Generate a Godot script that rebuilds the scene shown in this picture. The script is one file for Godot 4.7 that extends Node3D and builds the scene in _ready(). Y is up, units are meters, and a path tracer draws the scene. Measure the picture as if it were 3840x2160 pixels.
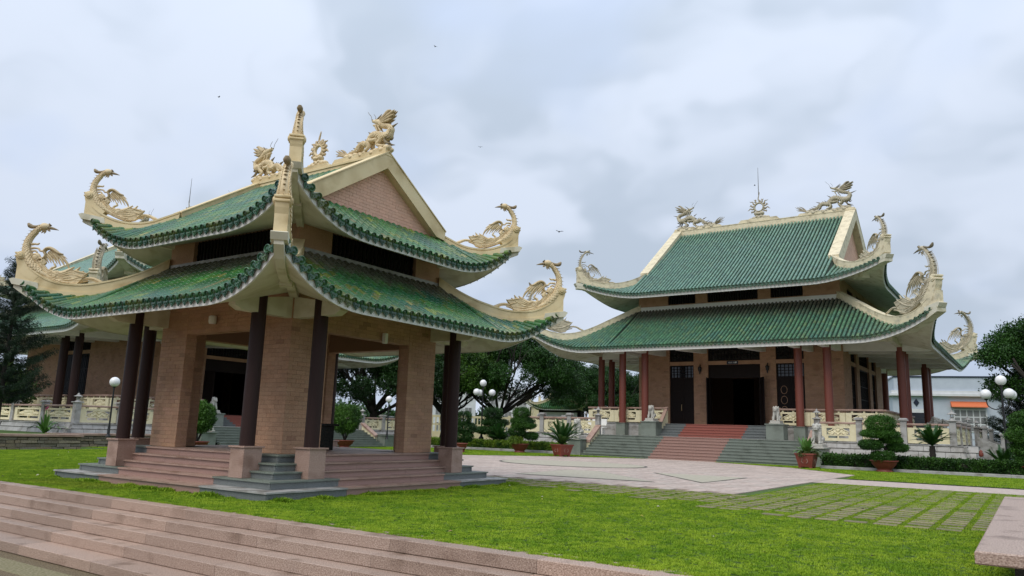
extends Node3D

# A memorial garden: a small two-tier pavilion in front, a large temple at right, its twin half hidden at left.
# Grid of the place: every building stands on one square grid. pav(a, b, y) and tem(a, b, y) give world points in the grid of the pavilion and of the right temple.

const PAV_AT := Vector3(-5.0199, 0, -18.36)
const PAV_TURN := 0.9734
const TEM_AT := Vector3(17.988, 0, -53.695)
const TEM_TURN := -0.607
const EYE := Vector3(0, 1.3345, 0)

const PHOENIX := {
	"neck": [Vector3(-0.764, 0.141, 0.046), Vector3(-0.59, 0.221, 0.077), Vector3(-0.409, 0.352, 0.096), Vector3(-0.29, 0.5, 0.096), Vector3(-0.219, 0.679, 0.09), Vector3(-0.185, 0.821, 0.074), Vector3(-0.203, 0.975, 0.062), Vector3(-0.254, 1.094, 0.054), Vector3(-0.336, 1.215, 0.05), Vector3(-0.425, 1.299, 0.056)],
	"head": [Vector3(-0.425, 1.299, 0.056), Vector3(-0.474, 1.33, 0.084), Vector3(-0.539, 1.335, 0.077), Vector3(-0.588, 1.317, 0.053)],
	"beak": [Vector3(-0.564, 1.32, 0.05), Vector3(-0.637, 1.31, 0.037), Vector3(-0.722, 1.293, 0.023), Vector3(-0.808, 1.27, 0.005)],
	"knob": [Vector3(-0.583, 1.359, 0.022), Vector3(-0.616, 1.399, 0.046)],
	"crest": [Vector3(-0.441, 1.354, 0.04), Vector3(-0.328, 1.318, 0.037), Vector3(-0.235, 1.31, 0.046), Vector3(-0.178, 1.338, 0.05), Vector3(-0.144, 1.389, 0.022)],
	"wat1": [Vector3(-0.489, 1.264, 0.031), Vector3(-0.477, 1.216, 0.023), Vector3(-0.441, 1.173, 0.005)],
	"wat2": [Vector3(-0.525, 1.26, 0.028), Vector3(-0.52, 1.207, 0.022), Vector3(-0.502, 1.165, 0.005)],
	"wat3": [Vector3(-0.57, 1.275, 0.025), Vector3(-0.609, 1.247, 0.022), Vector3(-0.629, 1.234, 0.012)],
	"cur1": [Vector3(-0.278, 0.895, 0.034), Vector3(-0.347, 0.907, 0.025), Vector3(-0.406, 0.905, 0.023), Vector3(-0.443, 0.937, 0.012)],
	"cur2": [Vector3(-0.291, 0.803, 0.034), Vector3(-0.372, 0.81, 0.023), Vector3(-0.444, 0.799, 0.022), Vector3(-0.479, 0.752, 0.022), Vector3(-0.556, 0.751, 0.022)],
	"cur3": [Vector3(-0.312, 0.732, 0.025), Vector3(-0.369, 0.743, 0.02), Vector3(-0.41, 0.717, 0.019), Vector3(-0.419, 0.674, 0.012)],
	"arch": [Vector3(-0.497, 0.568, 0.031), Vector3(-0.576, 0.594, 0.028), Vector3(-0.602, 0.669, 0.031), Vector3(-0.568, 0.745, 0.034), Vector3(-0.607, 0.808, 0.037), Vector3(-0.687, 0.827, 0.04), Vector3(-0.775, 0.788, 0.04), Vector3(-0.879, 0.719, 0.034), Vector3(-0.975, 0.708, 0.012)],
	"f1": [Vector3(-0.609, 0.616, 0.022), Vector3(-0.64, 0.553, 0.023), Vector3(-0.697, 0.478, 0.006)],
	"f2": [Vector3(-0.627, 0.657, 0.022), Vector3(-0.697, 0.57, 0.023), Vector3(-0.75, 0.479, 0.006)],
	"f3": [Vector3(-0.633, 0.697, 0.025), Vector3(-0.742, 0.587, 0.026), Vector3(-0.811, 0.463, 0.006)],
	"f4": [Vector3(-0.652, 0.739, 0.025), Vector3(-0.785, 0.616, 0.028), Vector3(-0.881, 0.465, 0.006)],
	"f5": [Vector3(-0.683, 0.767, 0.028), Vector3(-0.844, 0.621, 0.031), Vector3(-0.958, 0.424, 0.006)],
	"f6": [Vector3(-0.742, 0.772, 0.028), Vector3(-0.914, 0.626, 0.034), Vector3(-1.055, 0.405, 0.008)],
	"f7": [Vector3(-0.804, 0.75, 0.028), Vector3(-0.974, 0.617, 0.031), Vector3(-1.085, 0.493, 0.028), Vector3(-1.149, 0.359, 0.012)],
	"f8": [Vector3(-0.83, 0.726, 0.025), Vector3(-0.968, 0.67, 0.022), Vector3(-1.072, 0.598, 0.006)],
	"cl1": [Vector3(-0.407, 0.588, 0.112)],
	"cl2": [Vector3(-0.529, 0.505, 0.102), Vector3(-0.609, 0.432, 0.074)],
	"cl3": [Vector3(-0.852, 0.187, 0.09)],
	"scurl": [Vector3(-0.815, 0.473, 0.022), Vector3(-0.846, 0.403, 0.025), Vector3(-0.782, 0.366, 0.028), Vector3(-0.756, 0.311, 0.031), Vector3(-0.818, 0.27, 0.034), Vector3(-0.912, 0.276, 0.04), Vector3(-0.986, 0.249, 0.028)],
	"t1": [Vector3(-0.683, 0.227, 0.062), Vector3(-0.848, 0.219, 0.059), Vector3(-1.008, 0.257, 0.053), Vector3(-1.153, 0.333, 0.046), Vector3(-1.255, 0.416, 0.012)],
	"t2": [Vector3(-0.761, 0.167, 0.056), Vector3(-0.994, 0.184, 0.05), Vector3(-1.197, 0.264, 0.046), Vector3(-1.317, 0.351, 0.037), Vector3(-1.373, 0.428, 0.009)],
	"t3": [Vector3(-0.837, 0.12, 0.053), Vector3(-1.093, 0.151, 0.046), Vector3(-1.284, 0.23, 0.043), Vector3(-1.384, 0.29, 0.037), Vector3(-1.455, 0.342, 0.009)],
	"t4": [Vector3(-0.914, 0.073, 0.05), Vector3(-1.181, 0.105, 0.043), Vector3(-1.375, 0.171, 0.043), Vector3(-1.498, 0.232, 0.037), Vector3(-1.573, 0.304, 0.009)],
	"t5": [Vector3(-1.074, 0.019, 0.046), Vector3(-1.305, 0.061, 0.04), Vector3(-1.461, 0.144, 0.037), Vector3(-1.589, 0.173, 0.04), Vector3(-1.71, 0.161, 0.04), Vector3(-1.837, 0.104, 0.046), Vector3(-1.961, 0.066, 0.025)],
	"t6": [Vector3(-1.136, -0.003, 0.037), Vector3(-1.309, 0.028, 0.034), Vector3(-1.444, 0.09, 0.028), Vector3(-1.572, 0.119, 0.022)],
	"body": [Vector3(-0.279, 0.539, 0.062), Vector3(-0.407, 0.365, 0.071), Vector3(-0.565, 0.232, 0.068), Vector3(-0.766, 0.128, 0.068), Vector3(-0.964, 0.05, 0.062), Vector3(-1.135, 0.003, 0.04)],
	"low": [Vector3(-0.171, 0.715, 0), Vector3(-0.228, 0.574, 0), Vector3(-0.291, 0.448, 0), Vector3(-0.416, 0.3, 0), Vector3(-0.595, 0.182, 0), Vector3(-0.844, 0.068, 0), Vector3(-1.089, -0.009, 0), Vector3(-1.349, -0.002, 0)],
	"up": [Vector3(-0.3, 0.685, 0), Vector3(-0.338, 0.576, 0), Vector3(-0.454, 0.539, 0), Vector3(-0.596, 0.444, 0), Vector3(-0.732, 0.296, 0), Vector3(-0.985, 0.255, 0), Vector3(-1.234, 0.346, 0), Vector3(-1.563, 0.29, 0)],
	"edge": [Vector3(-0.597, 0.162, 0), Vector3(-0.416, 0.3, 0), Vector3(-0.291, 0.448, 0), Vector3(-0.235, 0.536, 0), Vector3(-0.227, 0.614, 0), Vector3(-0.197, 0.675, 0), Vector3(-0.146, 0.702, 0), Vector3(-0.09, 0.689, 0), Vector3(-0.044, 0.639, 0), Vector3(-0.034, 0.56, 0), Vector3(-0.05, 0.469, 0), Vector3(-0.094, 0.342, 0), Vector3(-0.169, 0.191, 0), Vector3(-0.305, 0.083, 0), Vector3(-0.466, 0.01, 0)],
	"spk": [Vector3(-0.261, 1.199, 0.025), Vector3(-0.189, 1.213, 0.003), Vector3(-0.223, 1.136, 0.025), Vector3(-0.164, 1.14, 0.003), Vector3(-0.185, 1.066, 0.025), Vector3(-0.127, 1.062, 0.003), Vector3(-0.159, 0.978, 0.025), Vector3(-0.081, 0.972, 0.003), Vector3(-0.149, 0.885, 0.025), Vector3(-0.076, 0.879, 0.003), Vector3(-0.154, 0.793, 0.025), Vector3(-0.077, 0.78, 0.003), Vector3(-0.166, 0.728, 0.025), Vector3(-0.11, 0.71, 0.003)],
}
const DRAGON := {
	"body": [Vector3(-0.592, 0.073, 0.03), Vector3(-0.399, 0.1, 0.045), Vector3(-0.235, 0.122, 0.058), Vector3(-0.127, 0.216, 0.07), Vector3(-0.002, 0.265, 0.077), Vector3(0.131, 0.218, 0.083), Vector3(0.206, 0.286, 0.085), Vector3(0.284, 0.384, 0.092), Vector3(0.428, 0.412, 0.1), Vector3(0.634, 0.326, 0.107), Vector3(0.79, 0.325, 0.1), Vector3(0.848, 0.405, 0.077), Vector3(0.881, 0.479, 0.068), Vector3(0.797, 0.557, 0.065), Vector3(0.65, 0.598, 0.07), Vector3(0.526, 0.665, 0.083)],
	"head": [Vector3(0.578, 0.675, 0.08), Vector3(0.468, 0.729, 0.083), Vector3(0.371, 0.764, 0.06), Vector3(0.254, 0.799, 0.033)],
	"jaw": [Vector3(0.473, 0.666, 0.05), Vector3(0.38, 0.664, 0.037), Vector3(0.284, 0.689, 0.022)],
	"beard": [Vector3(0.381, 0.654, 0.033), Vector3(0.414, 0.575, 0.025), Vector3(0.454, 0.505, 0.013)],
	"beard2": [Vector3(0.475, 0.645, 0.03), Vector3(0.509, 0.555, 0.022), Vector3(0.568, 0.487, 0.013)],
	"horn": [Vector3(0.45, 0.784, 0.028), Vector3(0.512, 0.833, 0.022), Vector3(0.586, 0.897, 0.006)],
	"m1": [Vector3(0.558, 0.751, 0.05), Vector3(0.684, 0.827, 0.055), Vector3(0.781, 0.919, 0.043), Vector3(0.87, 0.94, 0.013)],
	"m2": [Vector3(0.574, 0.727, 0.045), Vector3(0.726, 0.787, 0.045), Vector3(0.889, 0.864, 0.037), Vector3(0.994, 0.918, 0.01)],
	"m3": [Vector3(0.589, 0.703, 0.043), Vector3(0.755, 0.75, 0.037), Vector3(0.882, 0.784, 0.033), Vector3(0.977, 0.813, 0.01)],
	"m4": [Vector3(0.591, 0.682, 0.037), Vector3(0.735, 0.683, 0.033), Vector3(0.85, 0.704, 0.028), Vector3(0.939, 0.721, 0.007)],
	"w1": [Vector3(0.231, 0.835, 0.007), Vector3(0.21, 0.918, 0.006), Vector3(0.142, 0.995, 0.006), Vector3(0.085, 1.071, 0.004)],
	"w2": [Vector3(0.307, 0.856, 0.007), Vector3(0.308, 0.907, 0.006), Vector3(0.274, 0.956, 0.006), Vector3(0.237, 0.998, 0.004)],
	"l1": [Vector3(0.634, 0.315, 0.075), Vector3(0.59, 0.222, 0.058), Vector3(0.504, 0.147, 0.043), Vector3(0.641, 0.08, 0.035), Vector3(0.785, 0.073, 0.02)],
	"l2": [Vector3(0.766, 0.299, 0.05), Vector3(0.747, 0.212, 0.037), Vector3(0.806, 0.13, 0.033), Vector3(0.964, 0.087, 0.006)],
	"l3": [Vector3(0.791, 0.315, 0.037), Vector3(0.849, 0.243, 0.03), Vector3(0.917, 0.278, 0.007)],
	"l4": [Vector3(0.19, 0.238, 0.08), Vector3(0.239, 0.136, 0.055), Vector3(0.165, 0.068, 0.043), Vector3(0.097, 0.07, 0.018)],
	"l5": [Vector3(0.24, 0.28, 0.062), Vector3(0.374, 0.274, 0.045), Vector3(0.479, 0.285, 0.033), Vector3(0.445, 0.22, 0.02)],
	"l6": [Vector3(-0.105, 0.201, 0.055), Vector3(-0.125, 0.122, 0.037), Vector3(-0.177, 0.09, 0.025)],
	"p1": [Vector3(-0.593, 0.083, 0.037), Vector3(-0.721, 0.223, 0.03), Vector3(-0.848, 0.287, 0.007)],
	"p2": [Vector3(-0.607, 0.081, 0.033), Vector3(-0.774, 0.19, 0.028), Vector3(-0.916, 0.289, 0.006)],
	"p3": [Vector3(-0.621, 0.078, 0.033), Vector3(-0.831, 0.185, 0.025), Vector3(-0.969, 0.271, 0.006)],
	"p4": [Vector3(-0.605, 0.059, 0.03), Vector3(-0.796, 0.126, 0.022), Vector3(-0.937, 0.169, 0.006)],
	"p5": [Vector3(-0.604, 0.043, 0.03), Vector3(-0.764, 0.094, 0.022), Vector3(-0.895, 0.09, 0.006)],
	"base": [Vector3(-0.53, 0.009, 0.06), Vector3(-0.391, 0.015, 0.062), Vector3(-0.224, 0.011, 0.062), Vector3(-0.059, 0.001, 0.05), Vector3(0.09, -0, 0.058), Vector3(0.306, -0.009, 0.058), Vector3(0.464, 0.002, 0.06), Vector3(0.62, 0.024, 0.07), Vector3(0.789, 0.022, 0.07)],
	"spk": [Vector3(0.237, 0.466, 0.037), Vector3(0.121, 0.551, 0.005), Vector3(0.383, 0.478, 0.037), Vector3(0.336, 0.531, 0.005), Vector3(0.112, 0.284, 0.037), Vector3(0.028, 0.388, 0.005), Vector3(0.036, 0.299, 0.037), Vector3(-0.045, 0.366, 0.005), Vector3(-0.129, 0.31, 0.037), Vector3(-0.258, 0.363, 0.005), Vector3(-0.24, 0.175, 0.037), Vector3(-0.363, 0.235, 0.005), Vector3(-0.319, 0.138, 0.037), Vector3(-0.429, 0.189, 0.005), Vector3(-0.401, 0.121, 0.037), Vector3(-0.489, 0.159, 0.005), Vector3(0.903, 0.525, 0.037), Vector3(1.084, 0.587, 0.005), Vector3(0.819, 0.604, 0.037), Vector3(0.87, 0.619, 0.005), Vector3(0.204, 0.38, 0.037), Vector3(0.1, 0.338, 0.005)],
}

var M := {}
var rng := RandomNumberGenerator.new()
var fine := FastNoiseLite.new()
var taken := {}


func pav(a: float, b: float, y := 0.0) -> Vector3:
	return PAV_AT + Vector3(0, y, 0) + a * Vector3(cos(PAV_TURN), 0, -sin(PAV_TURN)) + b * Vector3(-sin(PAV_TURN), 0, -cos(PAV_TURN))


func tem(a: float, b: float, y := 0.0) -> Vector3:
	return TEM_AT + Vector3(0, y, 0) + a * Vector3(cos(TEM_TURN), 0, -sin(TEM_TURN)) + b * Vector3(-sin(TEM_TURN), 0, -cos(TEM_TURN))


func r01() -> float:
	return rng.randf()


func rr(a: float, b: float) -> float:
	return rng.randf_range(a, b)


# ---------------------------------------------------------------- geometry
class G:
	var v := PackedVector3Array()
	var n := PackedVector3Array()
	var c := PackedColorArray()
	var ix := PackedInt32Array()
	var col := Color(1, 1, 1)
	var colored := false

	func paint(k: Color) -> void:
		col = k
		colored = true

	func put(p: Vector3, nn: Vector3) -> int:
		v.append(p)
		n.append(nn)
		c.append(col)
		return v.size() - 1

	func tri(a: Vector3, b: Vector3, d: Vector3) -> void:
		var nn := (d - a).cross(b - a).normalized()
		var i := put(a, nn)
		put(b, nn)
		put(d, nn)
		ix.append_array(PackedInt32Array([i, i + 1, i + 2]))

	func quad(a: Vector3, b: Vector3, d: Vector3, e: Vector3) -> void:
		var nn := (d - a).cross(b - e).normalized()
		var i := put(a, nn)
		put(b, nn)
		put(d, nn)
		put(e, nn)
		ix.append_array(PackedInt32Array([i, i + 1, i + 2, i, i + 2, i + 3]))

	# a hexahedron from 4 bottom and 4 top points (both counter-clockwise seen from above)
	func hexa(b: Array, t: Array) -> void:
		quad(t[0], t[3], t[2], t[1])
		quad(b[0], b[1], b[2], b[3])
		for i in 4:
			var j := (i + 1) % 4
			quad(b[i], t[i], t[j], b[j])

	func box(at: Vector3, s: Vector3, turn := 0.0, bevel := 0.0) -> void:
		xbox(Transform3D(Basis(Vector3.UP, turn), at), s, bevel)

	func xbox(x: Transform3D, s: Vector3, bevel := 0.0) -> void:
		var h := s * 0.5
		if bevel <= 0.0:
			var p := []
			for y in [-h.y, h.y]:
				for q in [Vector2(-h.x, h.z), Vector2(h.x, h.z), Vector2(h.x, -h.z), Vector2(-h.x, -h.z)]:
					p.append(x * Vector3(q.x, y, q.y))
			hexa(p.slice(0, 4), p.slice(4, 8))
			return
		var rings := []
		for q in [[-h.y, bevel], [-h.y + bevel, 0.0], [h.y - bevel, 0.0], [h.y, bevel]]:
			var ring := []
			var hx: float = h.x - q[1]
			var hz: float = h.z - q[1]
			for e in [Vector2(-hx, hz), Vector2(hx, hz), Vector2(hx, -hz), Vector2(-hx, -hz)]:
				ring.append(x * Vector3(e.x, q[0], e.y))
			rings.append(ring)
		for k in 3:
			for i in 4:
				var j := (i + 1) % 4
				quad(rings[k][i], rings[k + 1][i], rings[k + 1][j], rings[k][j])
		quad(rings[3][0], rings[3][3], rings[3][2], rings[3][1])
		quad(rings[0][0], rings[0][1], rings[0][2], rings[0][3])

	# box given by its corners
	func span(a: Vector3, b: Vector3, bevel := 0.0) -> void:
		box((a + b) * 0.5, (b - a).abs(), 0.0, bevel)

	# a grid of points with smooth normals; clockwise when rows run up and columns run right
	func grid(rows: Array, wrap := false, flip := false) -> void:
		var h := rows.size()
		var w: int = rows[0].size()
		var at := v.size()
		for i in h:
			for j in w:
				var l: Vector3 = rows[i][(j - 1 + w) % w] if wrap or j > 0 else rows[i][j]
				var r: Vector3 = rows[i][(j + 1) % w] if wrap or j < w - 1 else rows[i][j]
				var d: Vector3 = rows[maxi(i - 1, 0)][j]
				var u: Vector3 = rows[mini(i + 1, h - 1)][j]
				var nn := (r - l).cross(u - d)
				if nn.length_squared() < 1e-14:
					nn = Vector3.UP
				put(rows[i][j], -nn.normalized() if flip else nn.normalized())
		for i in h - 1:
			for j in (w if wrap else w - 1):
				var k := (j + 1) % w
				var a := at + i * w + j
				var b := at + i * w + k
				var d := at + (i + 1) * w + k
				var e := at + (i + 1) * w + j
				if flip:
					ix.append_array(PackedInt32Array([a, b, d, a, d, e]))
				else:
					ix.append_array(PackedInt32Array([a, e, d, a, d, b]))

	# round or flattened tube along points; the third number of rad is the radius, squash scales it along the axis «flat»
	func tube(pts: Array, rad: Array, sides := 8, flat := Vector3.ZERO, squash := 1.0, caps := true) -> void:
		var rings := []
		var side := Vector3.ZERO
		for i in pts.size():
			var t: Vector3 = (pts[mini(i + 1, pts.size() - 1)] - pts[maxi(i - 1, 0)]).normalized()
			if flat != Vector3.ZERO:
				side = flat
			elif side == Vector3.ZERO:
				side = t.cross(Vector3.UP if absf(t.y) < 0.9 else Vector3.RIGHT).normalized()
			side = (side - t * side.dot(t)).normalized()
			var up := t.cross(side)
			var ring := PackedVector3Array()
			for j in sides:
				var a := TAU * j / sides
				ring.append(pts[i] + side * cos(a) * rad[i] * squash + up * sin(a) * rad[i])
			rings.append(ring)
		grid(rings, true)
		if caps:
			cap(rings[0], true)
			cap(rings[-1], false)

	func cap(ring: PackedVector3Array, start: bool) -> void:
		var m := Vector3.ZERO
		for p in ring:
			m += p / ring.size()
		for j in ring.size():
			var k := (j + 1) % ring.size()
			if start:
				tri(m, ring[j], ring[k])
			else:
				tri(m, ring[k], ring[j])

	# profile of (radius, height) turned round the y axis at «at»
	func lathe(profile: Array, sides := 16, at := Vector3.ZERO, power := 1.0) -> void:
		var rings := []
		for q in profile:
			var ring := PackedVector3Array()
			for j in sides:
				var a := TAU * j / sides
				ring.append(at + Vector3(cos(a) * q.x, q.y, -sin(a) * q.x))
			rings.append(ring)
		grid(rings, true)
		cap(rings[0], true)
		cap(rings[-1], false)

	# a flat outline (counter-clockwise seen from +z) given thickness along z, placed by x
	func slab(outline: PackedVector2Array, z0: float, z1: float, x := Transform3D()) -> void:
		var t := Geometry2D.triangulate_polygon(outline)
		for k in range(0, t.size(), 3):
			var a := outline[t[k]]
			var b := outline[t[k + 1]]
			var d := outline[t[k + 2]]
			if (b - a).cross(d - a) > 0:
				var s := b
				b = d
				d = s
			tri(x * Vector3(a.x, a.y, z1), x * Vector3(b.x, b.y, z1), x * Vector3(d.x, d.y, z1))
			tri(x * Vector3(a.x, a.y, z0), x * Vector3(d.x, d.y, z0), x * Vector3(b.x, b.y, z0))
		for i in outline.size():
			var p := outline[i]
			var q := outline[(i + 1) % outline.size()]
			quad(x * Vector3(p.x, p.y, z0), x * Vector3(p.x, p.y, z1), x * Vector3(q.x, q.y, z1), x * Vector3(q.x, q.y, z0))

	func ball(at: Vector3, r: Vector3, sides := 12, rows := 8) -> void:
		var rings := []
		for i in rows + 1:
			var e := -PI / 2 + PI * i / rows
			var ring := PackedVector3Array()
			for j in sides:
				var a := TAU * j / sides
				ring.append(at + Vector3(cos(a) * cos(e) * r.x, sin(e) * r.y, -sin(a) * cos(e) * r.z))
			rings.append(ring)
		grid(rings, true)
		# true normals of the ellipsoid
		for k in range(v.size() - sides * (rows + 1), v.size()):
			n[k] = ((v[k] - at) / (r * r)).normalized()

	func mesh(into: ArrayMesh = null, mat: Material = null) -> ArrayMesh:
		if into == null:
			into = ArrayMesh.new()
		var a := []
		a.resize(Mesh.ARRAY_MAX)
		a[Mesh.ARRAY_VERTEX] = v
		a[Mesh.ARRAY_NORMAL] = n
		if colored:
			a[Mesh.ARRAY_COLOR] = c
		a[Mesh.ARRAY_INDEX] = ix
		into.add_surface_from_arrays(Mesh.PRIMITIVE_TRIANGLES, a)
		if mat:
			into.surface_set_material(into.get_surface_count() - 1, mat)
		return into


func smooth(pts: Array, per := 4) -> Array:   # Catmull-Rom through Vector3 points
	var out := []
	for i in pts.size() - 1:
		var a: Vector3 = pts[maxi(i - 1, 0)]
		var b: Vector3 = pts[i]
		var d: Vector3 = pts[i + 1]
		var e: Vector3 = pts[mini(i + 2, pts.size() - 1)]
		for k in per:
			out.append(b.cubic_interpolate(d, a, e, float(k) / per))
	out.append(pts[-1])
	return out


func along(curve: Array, x: float) -> float:   # smooth interpolation in a list of Vector2(x, y)
	if x <= curve[0].x:
		return curve[0].y
	for i in curve.size() - 1:
		if x <= curve[i + 1].x:
			var a: Vector2 = curve[maxi(i - 1, 0)]
			var b: Vector2 = curve[i]
			var d: Vector2 = curve[i + 1]
			var e: Vector2 = curve[mini(i + 2, curve.size() - 1)]
			var t := (x - b.x) / (d.x - b.x)
			var mb := (d.y - a.y) / maxf(d.x - a.x, 0.001) * (d.x - b.x)
			var md := (e.y - b.y) / maxf(e.x - b.x, 0.001) * (d.x - b.x)
			return b.y * (2 * t * t * t - 3 * t * t + 1) + mb * (t * t * t - 2 * t * t + t) + d.y * (3 * t * t - 2 * t * t * t) + md * (t * t * t - t * t)
	return curve[-1].y


# ---------------------------------------------------------------- things
func numbered(called: String) -> String:
	var k: int = taken.get(called, 0)
	taken[called] = k + 1
	return called if k == 0 else "%s_%03d" % [called, k]


func thing(called: String, label: String, category: String, at := Vector3.ZERO, turn := 0.0, group := "") -> Node3D:
	var o := Node3D.new()
	o.name = numbered(called)
	add_child(o, true)
	o.position = at
	o.rotation.y = turn
	tag(o, label, category, group)
	return o


func tag(o: Node, label: String, category: String, group := "") -> void:
	o.set_meta("label", label)
	o.set_meta("category", category)
	if group:
		o.set_meta("group", group)


func node(called: String, m: Mesh, mat: Material, parent: Node) -> MeshInstance3D:
	var o := MeshInstance3D.new()
	o.name = numbered(called) if parent == self else called
	o.mesh = m
	if m == null or m.get_surface_count() == 0:
		push_error("empty mesh " + called)
	if mat:
		o.material_override = mat
	parent.add_child(o, true)
	return o


func part(called: String, g: G, mat: Material, parent: Node) -> MeshInstance3D:
	return node(called, g.mesh(), mat, parent)


func struct(called: String, g: G, mat: Material, kind := "structure") -> MeshInstance3D:
	var o := part(called, g, mat, self)
	o.set_meta("kind", kind)
	return o


func many(called: String, m: Mesh, xs: Array, cols: Array, parent: Node, mat: Material = null) -> MultiMeshInstance3D:
	var mm := MultiMesh.new()
	mm.transform_format = MultiMesh.TRANSFORM_3D
	mm.use_colors = cols.size() > 0
	mm.mesh = m
	mm.instance_count = xs.size()
	for i in xs.size():
		mm.set_instance_transform(i, xs[i])
		if cols.size():
			mm.set_instance_color(i, cols[i])
	var o := MultiMeshInstance3D.new()
	o.name = called
	o.multimesh = mm
	if mat:
		o.material_override = mat
	o.set_meta("kind", "stuff")
	parent.add_child(o, true)
	return o


func copy_of(o: Node3D, label: String, at: Vector3, turn: float) -> Node3D:
	var c: Node3D = o.duplicate()
	var base := String(o.name)
	if base.length() > 4 and base[-4] == "_" and base.right(3).is_valid_int():
		base = base.left(-4)
	c.name = numbered(base)
	add_child(c, true)
	c.position = at
	c.rotation.y = turn
	c.set_meta("label", label)
	return c


# ---------------------------------------------------------------- materials
func lin(r: float, g: float, b: float) -> Color:
	return Color(r, g, b).linear_to_srgb()


func tint(called: String, c: Color, rough := 0.7, spec := 0.5) -> StandardMaterial3D:
	var m := StandardMaterial3D.new()
	m.resource_name = called
	m.albedo_color = c
	m.roughness = rough
	m.metallic_specular = spec
	M[called] = m
	return m


func noise_tex(freq: float, octaves: int, stops: Array, seed_: int, kind := FastNoiseLite.TYPE_SIMPLEX_SMOOTH, size := 256) -> NoiseTexture2D:
	var f := FastNoiseLite.new()
	f.seed = seed_
	f.noise_type = kind
	f.frequency = freq
	f.fractal_octaves = octaves
	var t := NoiseTexture2D.new()
	t.width = size
	t.height = size
	t.seamless = true
	t.noise = f
	if stops.size():
		var g := Gradient.new()
		var off := PackedFloat32Array()
		var cols := PackedColorArray()
		for i in stops.size():
			off.append(stops[i][0])
			cols.append(stops[i][1])
		g.offsets = off
		g.colors = cols
		t.color_ramp = g
	return t


# a material whose colour is a noise between linear colours, laid by position
func grainy(called: String, stops: Array, tex_m: float, freq: float, octaves: int, rough: float, seed_ := 1, bump := 0.0, kind := FastNoiseLite.TYPE_SIMPLEX_SMOOTH) -> StandardMaterial3D:
	var m := tint(called, Color.WHITE, rough)
	m.albedo_texture = noise_tex(freq, octaves, stops, seed_, kind)
	m.uv1_triplanar = true
	m.uv1_world_triplanar = true
	m.uv1_scale = Vector3.ONE / tex_m
	if bump > 0.0:
		m.heightmap_enabled = true
		m.heightmap_texture = noise_tex(freq, octaves, [], seed_ + 7, kind)
		m.heightmap_scale = bump
	return m


# big soft stains multiplied over a material
func stained(m: StandardMaterial3D, tex_m: float, dark: Color, seed_: int, from := 0.35, to := 0.6) -> void:
	m.detail_enabled = true
	m.detail_blend_mode = BaseMaterial3D.BLEND_MODE_MUL
	m.detail_albedo = noise_tex(0.012, 5, [[0.0, dark], [from, dark.lerp(Color.WHITE, 0.5)], [to, Color.WHITE], [1.0, Color.WHITE]], seed_)
	m.detail_uv_layer = BaseMaterial3D.DETAIL_UV_2
	m.uv2_triplanar = true
	m.uv2_world_triplanar = true
	m.uv2_scale = Vector3.ONE / tex_m


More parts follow.
